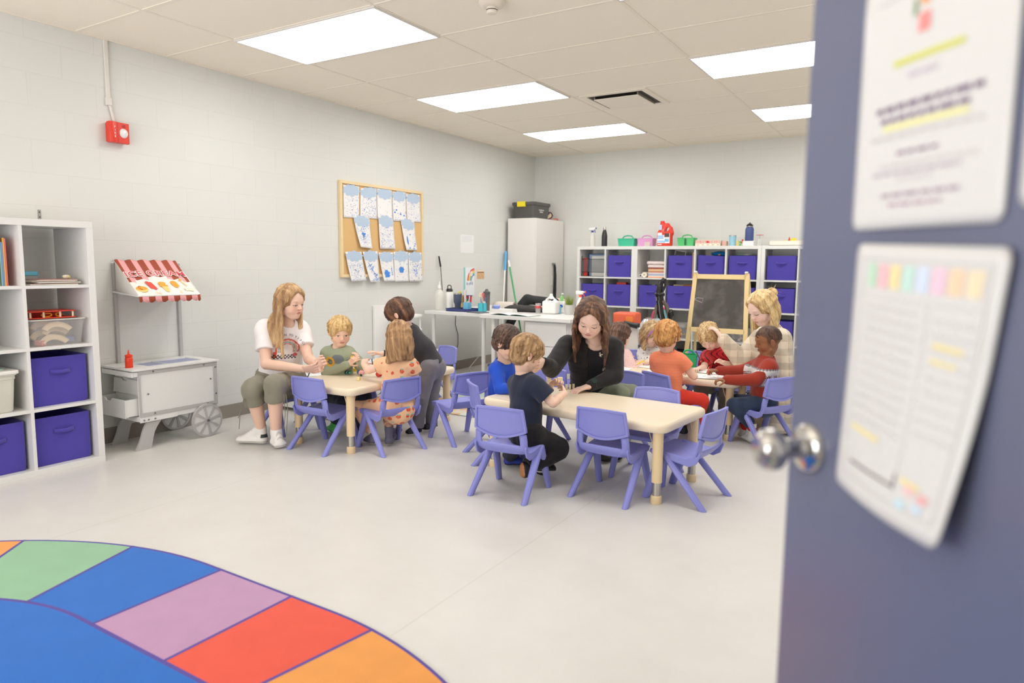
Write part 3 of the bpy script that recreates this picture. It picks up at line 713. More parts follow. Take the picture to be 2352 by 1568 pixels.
# ---------------------------------------------------------------- children's chairs
chm = mat('chair_plastic', (142, 145, 218), .42, spec=.45, noise=.02, nscale=20, bump=.08, bscale=900)
def build_chair(label):
    t = thing('plastic_chair', label, 'chair', (0, 0, 0), 0, 'stacking periwinkle plastic chairs for children')
    # local: +x = forward (where the sitter looks), y = sideways
    prof = [(.150, .246), (.140, .262), (.10, .268), (.04, .264), (-.02, .257), (-.07, .252), (-.105, .256), (-.13, .272), (-.143, .296), (-.150, .325), (-.157, .36)]
    def width(i): return [.128, .142, .148, .15, .15, .150, .152, .154, .155, .153, .15][i]
    def shell(rows, ylim=1.0, off=0):
        m = MB(); nv = 16; vs = []
        for i in rows:
            x, z = prof[i]; w_ = width(i)*ylim
            for j in range(nv+1):
                v = -1+2*j/nv; dip = -.012*(1-abs(v)**3) if 1 < i < 7 else 0
                back = .020*abs(v)**2.2*min(1, max(0, i-6)/3)
                vs.append((x+back, v*w_, z+dip*(1 if i > 1 else .3)+off))
        fs = []
        for a in range(len(rows)-1):
            for j in range(nv):
                vm = -1+2*(j+.5)/nv
                if rows[a] >= 8 and abs(vm) < .70: continue       # hand slot
                fs.append((a*(nv+1)+j, a*(nv+1)+j+1, (a+1)*(nv+1)+j+1, (a+1)*(nv+1)+j))
        return m.add(vs, fs)
    shell(range(11)).build('seat', chm, t, solid=.009)
    # side skirts that drop from the seat edge to the legs
    for s_ in (-1, 1):
        m = MB(); top = [(x, z) for x, z in prof[1:9]]
        P = [(x, z+.002) for x, z in top]+[(-.150, .285), (-.13, .235), (-.09, .212), (-.02, .222), (.05, .236), (.12, .238)]
        m.prism(P, -.005, .005, T=Matrix(((1, 0, 0, 0), (0, 0, 1, s_*.150), (0, 1, 0, 0), (0, 0, 0, 1))))
        m.build('side_skirt', chm, t, bevel=.003)
    # back panel with a raised rim, smile-shaped lower edge
    nb = 20; m = MB(); vs = []; Z1 = .492
    def bp(u, v, o):
        z0 = .374-.034*math.cos(u*pi/2)
        zt = Z1+.008*math.cos(u*pi/2)
        w_ = .150-.014*v
        z = z0+(zt-z0)*v
        x = -.152-.028*(z-.32)/.17+.024*abs(u)**2.2+o
        return (x, u*w_, z)
    for v in (0, .04, .5, .93, 1):
        for i in range(nb+1): vs.append(bp(-1+2*i/nb, v, 0))
    m.add(vs, [(a*(nb+1)+i, a*(nb+1)+i+1, (a+1)*(nb+1)+i+1, (a+1)*(nb+1)+i) for a in range(4) for i in range(nb)])
    back = m.build('backrest', chm, t, solid=.007)
    rim = [bp(u, 0, -.003) for u in np.linspace(-1, 1, 21)]+[bp(1, v, -.003) for v in np.linspace(.05, .95, 8)]+[bp(u, 1, -.003) for u in np.linspace(1, -1, 21)]+[bp(-1, v, -.003) for v in np.linspace(.95, .05, 8)]
    m = MB(); k = len(rim); vs = []; fs = []
    for i, p in enumerate(rim):
        a = Vector(rim[(i+1) % k])-Vector(rim[i-1]); a.normalize(); nrm = Vector((1, 0, 0)); sd = a.cross(nrm).normalized()
        for dx, ds in ((.010, .004), (.010, -.010), (-.009, -.008), (-.009, .005)):
            vs.append(Vector(p)+nrm*dx+sd*ds)
    for i in range(k):
        for j in range(4): fs.append((i*4+j, i*4+(j+1) % 4, ((i+1) % k)*4+(j+1) % 4, ((i+1) % k)*4+j))
    m.add(vs, fs).build('rim', chm, back, bevel=.003)
    # legs: front and rear pair meet in an upside-down V on each side
    for s_ in (-1, 1):
        ya = s_*.140; apex = Vector((.062, ya, .262))
        for foot, nm, rr_ in ((Vector((.152, s_*.158, 0)), 'front_leg', (.027, .021)), (Vector((-.178, s_*.162, 0)), 'rear_leg', (.030, .022))):
            m = MB(); d_ = (foot-apex); n_ = 8
            vs = []
            for t_, r_ in ((-.03, rr_[0]*.7), (.03, rr_[0]), (1.0, rr_[1])):
                c = apex+d_*t_
                for j in range(n_):
                    a = 2*pi*(j+.5)/n_; vs.append(Vector((c.x+math.cos(a)*r_*1.12, c.y+math.sin(a)*r_*.8, c.z+ (0 if t_ == 1 else math.cos(a)*r_*.3))))
            fs = [(a*n_+j, a*n_+(j+1) % n_, (a+1)*n_+(j+1) % n_, (a+1)*n_+j) for a in range(2) for j in range(n_)]+[tuple(range(n_-1, -1, -1)), tuple(2*n_+j for j in range(n_))]
            m.add(vs, fs).build(nm, chm, t, bevel=.0035)
    return t
CH = [
 ((2.83, 3.165), 95, 'empty blue chair at the front left of the nearest table, back to the camera'),
 ((3.318, 3.425), 87, 'empty blue chair in the middle front of the nearest table, back to the camera'),
 ((3.665, 3.605), 172, 'blue chair straddling the right front leg of the nearest table, seen from the side'),
 ((3.35, 3.845), 270, 'blue chair tucked in on the far side of the nearest table, only its top clear'),
 ((2.40, 3.675), 45, 'blue chair at the left end of the nearest table behind the child in blue'),
 ((1.302, 3.245), 91, 'empty blue chair at the near end of the left table'),
 ((1.67, 3.47), 164, 'blue chair with the girl in the peach strawberry dress'),
 ((1.92, 3.935), 159, 'empty blue chair standing free between the left and the nearest table'),
 ((.72, 3.44), -8, 'blue chair under the teacher in the white shirt'),
 ((.83, 3.98), 4, 'blue chair under the boy in the green shirt'),
 ((.98, 4.82), 250, 'blue chair at the far end of the left table behind the leaning boy'),
 ((2.42, 4.17), 270, 'blue chair with a white sticker between the boys and the teacher in black'),
 ((2.92, 4.36), 265, 'blue chair under the teacher in black'),
 ((3.20, 4.74), 60, 'blue chair under the boy in the orange shirt'),
 ((2.96, 5.80), 240, 'empty blue chair at the far side of the back table'),
 ((3.775, 5.00), 148, 'blue chair under the boy in the red patterned sweater'),
 ((2.55, 5.55), 275, 'blue chair under the girl with the purple headband'),
 ((2.34, 5.12), -10, 'blue chair under the child in the pink top'),
 ((3.42, 5.66), 262, 'blue chair under the curly-haired boy in the red shirt'),
]
ch0 = build_chair(CH[0][2]); CHAIRS = []
for i, ((x, y), a, lab) in enumerate(CH):
    if i == 0: ch0.location = (x, y, 0); ch0.rotation_euler = (0, 0, math.radians(a)); o = ch0
    else: o = dup(ch0, (x, y, 0), math.radians(a), lab)
    CHAIRS.append(o)
st = MB().bx(-.179, -.178, -.03, .03, .385, .415).build('sticker', mat('label_white', (240, 240, 236), .5), CHAIRS[11])
# ---------------------------------------------------------------- ice cream cart
cart = thing('toy_cart', 'white toy ice cream cart with spoked grey wheels and a striped awning', 'toy cart', (0, 2.5, 0))
cw = mat('cart_white', (230, 229, 227), .4); cg = mat('cart_grey', (186, 184, 182), .45)
X1 = .385
MB().bx(.055, X1-.012, .03, .56, .19, .53).build('body', cw, cart, bevel=.002)
# front panel with grey frame (faces the room)
MB().bx(X1-.012, X1-.004, 0, .575, .19, .53).build('front_panel', cw, cart, bevel=.001)
fr_ = MB().bx(X1-.004, X1+.003, 0, .575, .505, .53).bx(X1-.004, X1+.0025, .545, .575, .2485, .5045).bx(X1-.004, X1+.003, 0, .575, .225, .248).bx(X1-.004, X1+.0025, 0.001, .014, .2485, .5045)
fr_.build('front_frame', cg, cart, bevel=.001)
MB().bx(X1-.004, X1+.001, .0, .26, .185, .215).build('lower_skirt', cw, cart, bevel=.001)
bolt = mat('bolt_head', (160, 158, 155), .3, .9)
for (y, z) in ((.10, .517), (.47, .517), (.56, .49), (.56, .30), (.10, .237), (.49, .237), (.06, .37), (.52, .41), (.025, .2), (.055, .2), (.10, .2)):
    MB().cyl((X1+.001, y, z), (X1+.006, y, z), .0055, n=12).build('bolt', bolt, cart)
# top with an opening and blue tub
m = MB()
m.bx(.015, X1+.012, -.04, .12, .53, .542).bx(.015, X1+.012, .52, .59, .53, .542).bx(.015, .10, .12, .52, .53, .542).bx(.30, X1+.012, .12, .52, .53, .542)
m.build('top_board', cw, cart, bevel=.001)
MB().bx(.10, .30, .12, .52, .5325, .5345).build('tub_floor', mat('tub_blue_grey', (150, 158, 196), .35), cart)
MB().bx(.10, .30, .26, .263, .532, .542).build('tub_divider', cw, cart)
# left end: rail, compartment, drawer pulled out
MB().bx(.03, X1, -.042, -.03, .492, .522).bx(X1-.012, X1-.0005, -.0295, -.001, .4925, .5215).bx(.0305, .042, -.0295, .03, .4925, .5215).build('push_rail', cw, cart, bevel=.001)
MB().prism([(.04, .36), (.06, .46), (.15, .46), (.165, .445), (.20, .445), (.215, .46), (.37, .46), (.37, .36)], -.002, .002, T=Matrix(((1, 0, 0, 0), (0, 0, 1, .024), (0, 1, 0, 0), (0, 0, 0, 1)))).build('upper_drawer_front', cw, cart)
dr = MB().prism([(.05, .225), (.05, .345), (.12, .345), (.14, .325), (.185, .325), (.205, .345), (.36, .345), (.36, .225)], -.005, .005, T=Matrix(((1, 0, 0, 0), (0, 0, 1, -.075), (0, 1, 0, 0), (0, 0, 0, 1)))).bx(.35, .36, -.075, .03, .225, .345).bx(.05, .06, -.075, .03, .225, .345).bx(.05, .36, -.075, .03, .225, .235)
dr.build('drawer', cw, cart, bevel=.001)
MB().bx(.056, .354, -.07, .028, .2365, .30).build('drawer_lining', mat('drawer_dark', (110, 108, 108), .7), cart)
MB().bx(.05, X1-.012, .0, .028, .19, .225).build('end_board', cw, cart)
# curved legs
def leg_poly():
    L_ = [(0, 0), (.075, 0)]; P = []
    for k in range(13):
        t = k/12; z = .19*t; x = .0+.085*(.5-.5*math.cos(pi*t)) if True else 0
        P.append((x+.012*math.sin(2*pi*t), z))
    return P+[(x+.105-.02*math.sin(pi*z/.19), z) for x, z in reversed(P)]
for xx in (.07, X1-.03): MB().prism(leg_poly(), 0, .018, T=Matrix(((0, 0, 1, xx), (1, 0, 0, -.03), (0, 1, 0, 0.0), (0, 0, 0, 1)))).build('leg', cg, cart, bevel=.001)
# wheels
for xx in (X1+.004, .02):
    R_ = .118; wm = MB(); C_ = Vector((xx, .475, R_+.001))
    for a0, a1, x0, x1 in ((R_, R_-.014, 0, .016), (.024, 0.0, 0, .018)):
        n = 48; vs = []
        for i in range(n):
            a = 2*pi*i/n
            for r, x in ((a0, x0), (a0, x1), (a1, x1), (a1, x0)): vs.append((C_.x+x, C_.y+math.cos(a)*r, C_.z+math.sin(a)*r))
        wm.add(vs, [(i*4+j, i*4+(j+1) % 4, ((i+1) % n)*4+(j+1) % 4, ((i+1) % n)*4+j) for i in range(n) for j in range(4)])
    for k in range(8):
        a = 2*pi*k/8+.2; d_ = V(0, math.cos(a), math.sin(a)); n_ = V(0, -math.sin(a), math.cos(a))
        p0 = C_+d_*.02; p1 = C_+d_*(R_-.01)
        vs = [p0+n_*.005, p1+n_*.011, p1-n_*.011, p0-n_*.005]; vs = [v+V(.002, 0, 0) for v in vs]+[v+V(.014, 0, 0) for v in vs]
        wm.add(vs, [(0, 1, 2, 3), (7, 6, 5, 4), (0, 4, 5, 1), (1, 5, 6, 2), (2, 6, 7, 3), (3, 7, 4, 0)])
    wo = wm.build('wheel', cg, cart, smooth=False)
    MB().cyl((C_.x+.003, C_.y, C_.z), (C_.x+.009, C_.y, C_.z), R_-.008, n=40).build('wheel_disc', cw, wo)
    MB().cyl((C_.x+.016, C_.y, C_.z), (C_.x+.026, C_.y, C_.z), .009, n=12).build('axle_nut', bolt, wo)
# posts and awning
for yy in (.085, .545): MB().bx(.005, .023, yy-.011, yy+.011, .53, 1.22).build('post', cg, cart, bevel=.001)
MB().tube([(.016, .07, 1.225), (.016, .56, 1.225)], .006).tube([(.016, .07, 1.03), (.345, .045, 1.012), (.345, .475, 1.012)], .005).build('awning_rod', cw, cart)
aw_p = mat('awning_pink', (246, 176, 178), .7); aw_b = mat('awning_brown', (168, 78, 56), .7); aw_w = mat('awning_white', (248, 244, 238), .7)
NS = 10; aw = MB(); YL, YR = .085, .525
def awp(u, v):
    # v 0 = wall edge on top, 1 = front lower edge
    y = YL+(YR-YL)*u; return (.03+.315*v, y-.03*v, 1.235-.222*v-.01*math.sin(pi*v)+.004*math.sin(u*NS*pi))
for i in range(NS+1):
    mi = 1 if i % 2 == 0 else 0
    u0 = max(0, (i-.5)/NS); u1 = min(1, (i+.5)/NS)
    for a in range(4):
        for k in range(12):
            uu0 = u0+(u1-u0)*a/4; uu1 = u0+(u1-u0)*(a+1)/4; v0 = k/12; v1 = (k+1)/12
            um = (uu0+uu1)/2; vm = (v0+v1)/2
            lim = .60-.16*math.sin(pi*um)
            aw.mi = 2 if vm > lim else mi
            aw.add([awp(uu0, v0), awp(uu1, v0), awp(uu1, v1), awp(uu0, v1)], [(0, 1, 2, 3)])
        # valance with scallops
        e0 = awp(u0+(u1-u0)*a/4, 1); e1 = awp(u0+(u1-u0)*(a+1)/4, 1); aw.mi = mi
        z0 = .035+.010*abs(math.sin(pi*(a/4))); z1 = .035+.010*abs(math.sin(pi*((a+1)/4)))
        aw.add([e0, e1, (e1[0]+.006, e1[1], e1[2]-z1), (e0[0]+.006, e0[1], e0[2]-z0)], [(0, 1, 2, 3)])
        w0 = awp(u0+(u1-u0)*a/4, 0); w1 = awp(u0+(u1-u0)*(a+1)/4, 0)
        aw.add([w0, w1, (w1[0]-.01, w1[1], w1[2]+z1*.25), (w0[0]-.01, w0[1], w0[2]+z0*.25)], [(0, 1, 2, 3)])
awo = aw.build('awning', [aw_p, aw_b, aw_w], cart, solid=.002, weld=.0004)
for u in (0, 1):
    p, q, r_ = awp(u, 0), awp(u, 1), (.03, awp(u, 0)[1], awp(u, 1)[2])
    MB().add([p, q, r_], [(0, 1, 2)]).build('awning_side', aw_w if u == 0 else aw_w, cart, solid=.002)
# lettering and pictures on the awning
a_, b_ = Vector(awp(.5, .2)), Vector(awp(.5, .9)); dn = (b_-a_).normalized(); rgt = V(0, 1, 0); nr = (dn.cross(rgt)).normalized()
if nr.z < 0: nr = -nr
def aw_T(u, v, o=.006): 
    p = Vector(awp(u, v))+nr*o
    return Matrix(((rgt.x, -dn.x, nr.x, p.x), (rgt.y, -dn.y, nr.y, p.y), (rgt.z, -dn.z, nr.z, p.z), (0, 0, 0, 1)))
for txt, m_, o, bo in (('ICE CREAM', aw_w, .0065, .006), ('ICE CREAM', mat('letter_pink', (226, 92, 104), .6), .0075, .001)):
    me = text_mesh(txt, .079, .0004, spacing=1.12, bold=bo); me.materials.clear(); me.materials.append(m_)
    for v in me.vertices: v.co.y += -.35*(v.co.x)**2
    me.transform(aw_T(.5, .40, o)); o_ = bpy.data.objects.new('lettering', me); COL.objects.link(o_); o_.parent = cart
for u in (.135, .865): MB().ball((0, 0, 0), (.006, .006, .001), T=aw_T(u, .33, .008)).build('dot', mat('letter_pink', (226, 92, 104), .6), cart)
icr = mat('ice_red', (236, 82, 62), .6); ico = mat('ice_orange', (246, 170, 60), .6); icy = mat('ice_yellow', (250, 214, 130), .6); ics = mat('stick_cream', (250, 224, 176), .6); icd = mat('sprinkle_brown', (150, 80, 40), .6)
def flat(shape, m_, u, v, o=.0075, rot=0, name='picture'):
    MB().prism(shape, 0, .0006, T=aw_T(u, v, o) @ Matrix.Rotation(rot, 4, 'Z')).build(name, m_, cart)
def disc(r, sx=1, sy=1, n=20, cx=0, cy=0): return [(cx+math.cos(2*pi*i/n)*r*sx, cy+math.sin(2*pi*i/n)*r*sy) for i in range(n)]
flat(disc(.042, 1, .78), icy, .12, .80); flat(disc(.036, 1, .55, cy=.008), ico, .12, .80, .0085)
for q in range(8): flat(disc(.003, 1.6, 1), icd, .12+.05*math.cos(q*2.4)*.9, .77+.05*math.sin(q*2.4), .0095, q)
for k in (-1, 1):
    flat(rrect(.022, .085, .010, 5), icr, .30+k*.027, .70, rot=.2); flat(rrect(.007, .03, .003, 3), ics, .335+k*.027, .93, rot=.2)
flat([(-.022, .02), (.022, .02), (.012, -.038), (-.012, -.038)], icy, .50, .80); flat(disc(.026, 1, .8), ico, .485, .66); flat(rrect(.06, .02, .009, 4), ico, .49, .73)
flat(rrect(.044, .075, .02, 6), ico, .69, .68, rot=.12); flat(rrect(.009, .035, .004, 3), ics, .705, .93, rot=.12)
flat([(-.034, .02), (.034, .008), (.03, -.026), (-.03, -.016)], mat('cup_cream', (250, 244, 214), .6), .87, .86); flat(rrect(.012, .06, .005, 4), ics, .855, .68, rot=.35); flat(disc(.011), ico, .83, .56)
kt = onx(311, 838, .2)
kb = thing('squeeze_bottle', 'red squeeze ketchup bottle on the toy cart top', 'bottle', (.27, 2.51, .542))
km = mat('ketchup_red', (236, 62, 30), .35)
MB().lathe([(0, 0), (.022, 0), (.024, .004), (.024, .058), (.021, .068), (.018, .072), (0, .072)], 28).build('body', km, kb)
MB().lathe([(.023, .0725), (.023, .084), (.012, .088), (.006, .092), (.0025, .118), (0, .118)], 24).build('nozzle_cap', km, kb)
# ---------------------------------------------------------------- cork board with paintings
bd = thing('cork_board', 'wood-framed cork board hung with blue cloud paintings', 'board', (0, 5.27, 1.55))
wood = mat('pale_wood', (238, 214, 168), .5, noise=.05, nscale=12)
bw, bh = .602, .447
m = MB(); m.bx(.012, .03, -bw, bw, bh-.028, bh).bx(.012, .03, -bw, bw, -bh, -bh+.028).bx(.012, .0295, -bw, -bw+.028, -bh+.0285, bh-.0285).bx(.012, .0295, bw-.028, bw, -bh+.0285, bh-.0285)
m.bx(.001, .0115, -bw, bw, -bh, bh)
m.build('frame', wood, bd, smooth=False, bevel=.001)
MB().bx(.012, .017, -bw+.028, bw-.028, -bh+.028, bh-.028).build('cork', mat('cork', (226, 186, 128), .9, noise=.1, nscale=300), bd)
artp = mat('art_paper', (244, 242, 240), .8); cloud = mat('cloud_blue', (188, 206, 226), .8)
paint = mat('paint_blue', (78, 140, 226), .7); paintd = mat('paint_dark_blue', (70, 100, 175), .7); paintl = mat('paint_light_blue', (120, 170, 235), .7)
ARTS = [ # px of top-left, top-right, bottom-left, bottom-right ; style
 ((788, 424), (825, 428), (789, 499), (825, 501), 'dots', 'top row, first from the left'), ((828, 432), (865, 432), (827, 500), (866, 503), 'fine', 'top row, second from the left'),
 ((866, 432), (900, 437), (867, 503), (902, 505), 'plain', 'top row, in the middle'), ((901, 440), (932, 441), (903, 507), (934, 509), 'spots', 'top row, with a few blue spots'),
 ((933, 445), (964, 448), (935, 508), (967, 511), 'dots', 'top row, last on the right'),
 ((809, 495), (846, 500), (824, 567), (852, 571), 'burst', 'middle row, with a blue splash under the cloud'), ((867, 495), (900, 500), (871, 571), (906, 572), 'fine', 'middle row, pale one in the centre'),
 ((918, 502), (949, 508), (929, 574), (955, 575), 'bar', 'middle row, with a long blue bar and dots'),
 ((791, 578), (828, 578), (803, 646), (838, 644), 'fine2', 'bottom row, first from the left'), ((831, 578), (865, 577), (846, 647), (869, 648), 'swirl', 'bottom row, covered in blue swirls'),
 ((868, 580), (901, 580), (878, 646), (904, 645), 'blob', 'bottom row, with a large blue patch at its left'), ((902, 578), (935, 578), (905, 647), (937, 646), 'blob2', 'bottom row, with one blue blob in the middle'),
 ((936, 580), (966, 580), (938, 646), (969, 646), 'blots', 'bottom row, last on the right')]
for ai, (tl, tr, bl, br_, sty, lab) in enumerate(ARTS):
    rs = random.Random(ai+11)
    c = [onx(*q, .022) for q in (tl, tr, br_, bl)]
    cz_ = (c[0].z+c[2].z)/2; cy_ = (c[0].y+c[1].y)/2
    t = thing('cloud_painting', 'cloud painting on the cork board, '+lab, 'painting', (0, c[0].y, c[0].z), 0, 'cloud paintings on the cork board')
    curl = .035 if abs(bl[0]-tl[0]) > 8 else .006
    def fp(a, b, o=0):
        y = (c[0].y*(1-a)+c[1].y*a)*(1-b)+(c[3].y*(1-a)+c[2].y*a)*b; z = (c[0].z*(1-a)+c[1].z*a)*(1-b)+(c[3].z*(1-a)+c[2].z*a)*b
        x = .022+o+.012*(ai > 4)+curl*max(0, b-.3)**2*(1-a*.5)
        return (x, y-c[0].y, z-c[0].z)
    MB().sheet(lambda a, b: fp(a, .0+b), 8, 14).build('paper', artp, t, solid=.0006)
    # cloud: union of overlapping lobes as one scalloped outline
    def outline(cx_, cy_, rx, ry, n, amp, ph):
        P = []
        for i in range(72):
            a = 2*pi*i/72; r = 1+amp*abs(math.sin(a*n/2+ph)); P.append((cx_+rx*r*math.cos(a), cy_+ry*r*math.sin(a)))
        return P
    O = outline(.5, .15, .43, .155, 9, .28, rs.random()*3)
    vs = [fp(.5, .15, .002)]+[fp(x, y, .002) for x, y in O]
    MB().add(vs, [(0, 1+i, 1+(i+1) % 72) for i in range(72)]).build('cloud', cloud, t, solid=.0005, smooth=False)
    pd = MB()
    def spot(x, y, rx, ry, ang=0, n=7, o=.0028, jag=0):
        vs = []
        for i in range(n):
            a = 2*pi*i/n; r = 1-jag*rs.random(); u = rx*r*math.cos(a); v = ry*r*math.sin(a)
            vs.append(fp(x+u*math.cos(ang)-v*math.sin(ang), y+(u*math.sin(ang)+v*math.cos(ang))*.8, o))
        pd.add(vs, [tuple(range(n))])
    nd = {'dots': 90, 'fine': 130, 'plain': 14, 'spots': 26, 'burst': 190, 'bar': 40, 'fine2': 170, 'swirl': 0, 'blob': 24, 'blob2': 45, 'blots': 80}[sty]
    for q in range(nd):
        pd.mi = rs.choice((0, 1, 1, 2)); x = rs.uniform(.06, .94); y = rs.uniform(.34, .97)
        if sty == 'burst': x = .5+rs.gauss(0, .2); y = .62+rs.gauss(0, .17)
        if not (.03 < x < .97 and .3 < y < .98): continue
        s_ = rs.uniform(.006, .016)*(1.3 if sty in ('spots', 'blots') else 1); spot(x, y, s_, s_*rs.uniform(.7, 1.8), rs.random()*3)
    pd.mi = 0
    if sty == 'burst': spot(.45, .56, .16, .075, .1, 17, .003, .45)
    if sty == 'bar': spot(.28, .68, .06, .2, .05, 14, .003, .2); [spot(x, y, .05, .03, 0, 9, .003) for x, y in ((.55, .48), (.8, .85), (.88, .78), (.35, .93), (.7, .95))]
    if sty == 'blob': spot(.38, .74, .26, .2, .1, 22, .003, .35); [spot(.8, .55+q*.07, .03, .04, .6, 8, .003) for q in range(4)]
    if sty == 'blob2': spot(.5, .6, .2, .15, .1, 20, .003, .35)
    if sty == 'spots': [spot(x, y, .06, .035, 0, 9, .003) for x, y in ((.25, .62), (.13, .7), (.55, .76), (.8, .8))]
    if sty == 'blots': [spot(rs.gauss(.55, .15), rs.gauss(.65, .12), .04, .03, rs.random()*3, 9, .003, .4) for q in range(12)]
    if sty == 'swirl':
        for q in range(14): spot(.25+.045*q+rs.uniform(-.08, .08), .42+.035*q+rs.uniform(-.06, .06), rs.uniform(.12, .24), .014, rs.uniform(-.9, 1.1), 10, .003+.0001*q, .3)
        for q in range(9): spot(.3+.07*q, .92+rs.uniform(-.03, .03), .045, .012, rs.uniform(-1, 1), 9, .0035)
    if pd.v: pd.build('paint_marks', [paint, paintd, paintl], t, recalc=False)
# ================================================================ small things: reusable builders
def lathe_thing(name, label, cat, loc, parts, group=None, rz=0):
    "parts: (part name, profile, material)"
    t = thing(name, label, cat, loc, rz, group)
    for nm, prof, m_ in parts: MB().lathe(prof, 28).build(nm, m_, t)
    return t
def card(name, label, cat, loc, rz, w, d, h, m_, **k):
    o = MB().bx(-w/2, w/2, -d/2, d/2, 0, h).build(name, m_, None, bevel=min(w, d, h)*.08); o.location = loc; o.rotation_euler = (0, 0, rz)
    return tag(o, label, cat, **k)
clearp = mat('clear_plastic', (240, 240, 238), .15, alpha=.2, spec=.6)
milky = mat('milky_plastic', (236, 234, 226), .35, alpha=.72)
wht = mat('white_plastic', (244, 243, 240), .35)
blk = mat('black_plastic', (34, 33, 34), .4)
def unit_pt(unit, i, j, fx=.5, fy=.2):
    t, cell, T_ = unit; x0, x1, z0, z1 = cell(i, j); return T_ @ Vector((x0+(x1-x0)*fx, fy, z0+.0008)), T_.to_euler().z
# ---------------------------------------------------------------- contents of the left shelf
p, rz = unit_pt(L1, 0, 3, .985, .19)
tt, cl_, T_ = L1
rs = random.Random(3); xx = cl_(0, 3)[1]-.012
bc = [(228, 120, 110), (238, 176, 90), (120, 150, 200), (150, 196, 190), (90, 110, 90), (210, 220, 215), (230, 200, 90), (200, 60, 60), (90, 90, 150), (180, 210, 230), (60, 60, 70), (240, 225, 190), (200, 120, 150)]
bl = ['peach-red', 'orange', 'blue', 'pale teal', 'dark green', 'off white', 'yellow', 'red', 'purple', 'sky blue', 'black', 'cream', 'pink']
xx = cl_(0, 3)[1]-.050
for k in range(13):
    th_ = rs.uniform(.005, .011); hh = rs.uniform(.235, .28); P_ = T_ @ Vector((xx-th_/2, .03+.11, cl_(0, 3)[2]+.0005))
    t = thing('picture_book', bl[k]+' thin picture book standing on the top row of the left shelf', 'book', P_, rz, 'picture books on the left shelf')
    MB().bx(-th_/2, th_/2, -.1, .1, 0, hh).build('cover', mat('book_%d' % k, bc[k], .5), t)
    MB().bx(-th_/2+.0012, th_/2-.0012, -.098, .1005, .002, hh+.0005).build('pages', mat('pages', (240, 234, 220), .9), t)
    xx -= th_+.0012
# top right cell: blue box and flat papers
P_ = T_ @ Vector((cl_(1, 3)[0]+.095, .27, cl_(1, 3)[2]))
t = thing('plastic_box', 'clear plastic box with a light blue lid on the top row of the left shelf', 'box', P_+V(0, 0, .001), rz)
MB().prism(rrect(.14, .10, .015), .0, .05).build('tub', clearp, t); MB().prism(rrect(.15, .11, .018), .05, .075).build('lid', mat('lid_sky', (110, 196, 226), .4), t, bevel=.004)
MB().bx(-.05, .05, -.035, .035, .004, .03).build('contents', mat('pink_mix', (226, 190, 190), .8, noise=.3, nscale=60), t)
for k in range(6):
    c_ = [(236, 228, 214), (150, 116, 110), (240, 236, 228), (206, 190, 170), (226, 214, 206), (190, 150, 140)][k]
    nm = ['cream', 'brown', 'white', 'tan', 'pale grey', 'rosy'][k]
    q = T_ @ Vector(((cl_(1, 3)[0]+cl_(1, 3)[1])/2+.01*(k % 3), .12+.01*(k % 2), cl_(1, 3)[2]+.001+.0055*k))
    card('folder', nm+' loose folder in the flat pile on the top row of the left shelf', 'folder', q, rz+.06*((k % 3)-1), .25-.008*k, .18, .0048, mat('fold_%d' % k, c_, .8), group='loose folders on the left shelf')
q = T_ @ Vector((cl_(1, 3)[0]+.26, .10, cl_(1, 3)[2]+.035)); t = thing('paper_star', 'crumpled yellow and white paper bit on the pile of folders', 'paper', q, rz)
MB().ball((0, 0, .012), (.022, .014, .012), 7, m=4).build('paper', mat('cream_paper', (246, 236, 206), .8), t, smooth=False); MB().ball((.018, 0, .01), (.008, .008, .010), 6, m=4).build('yellow_tip', mat('yellow_soft', (246, 224, 110), .7), t, smooth=False)
# clear tub of train track with red toy tray
def tub(label, P_, rz, w, d, h, m_, rim=True):
    t = thing('plastic_tub', label, 'storage tub', P_, rz); n = 4
    o = rrect(w, d, .03, n); k = len(o); R_ = [[(x*s_, y*s_, z) for x, y in o] for s_, z in ((.86, 0), (.90, .01), (.975, h-.03), (1.0, h-.028), (1.0, h-.004), (.985, h-.004), (.96, h-.03), (.885, .012), (.85, .004))]
    m = MB().add([p for r in R_ for p in r], [(a*k+i, a*k+(i+1) % k, (a+1)*k+(i+1) % k, (a+1)*k+i) for a in range(len(R_)-1) for i in range(k)])
    m.add(R_[0], [tuple(range(k-1, -1, -1))]); m.build('tub_wall', m_, t)
    if rim:
        r0 = [(x*1.0, y*1.0) for x, y in o]; rr = MB()
        A_ = [(x*1.045, y*1.05, h-.006) for x, y in o]; B_ = [(x*1.045, y*1.05, h) for x, y in o]; C_ = [(x*.975, y*.97, h) for x, y in o]; D_ = [(x*.975, y*.97, h-.006) for x, y in o]
        rr.add(A_+B_+C_+D_, [(a*k+i, a*k+(i+1) % k, ((a+1) % 4)*k+(i+1) % k, ((a+1) % 4)*k+i) for a in range(4) for i in range(k)]).build('rim', milky if m_ is clearp else m_, t)
    return t
P_ = T_ @ Vector(((cl_(1, 2)[0]+cl_(1, 2)[1])/2-.004, .17, cl_(1, 2)[2]+.001))
tb = tub('clear tub of wooden train track pieces in the left shelf', P_, rz, .31, .30, .155, clearp)
trk = mat('track_wood', (232, 206, 164), .6)
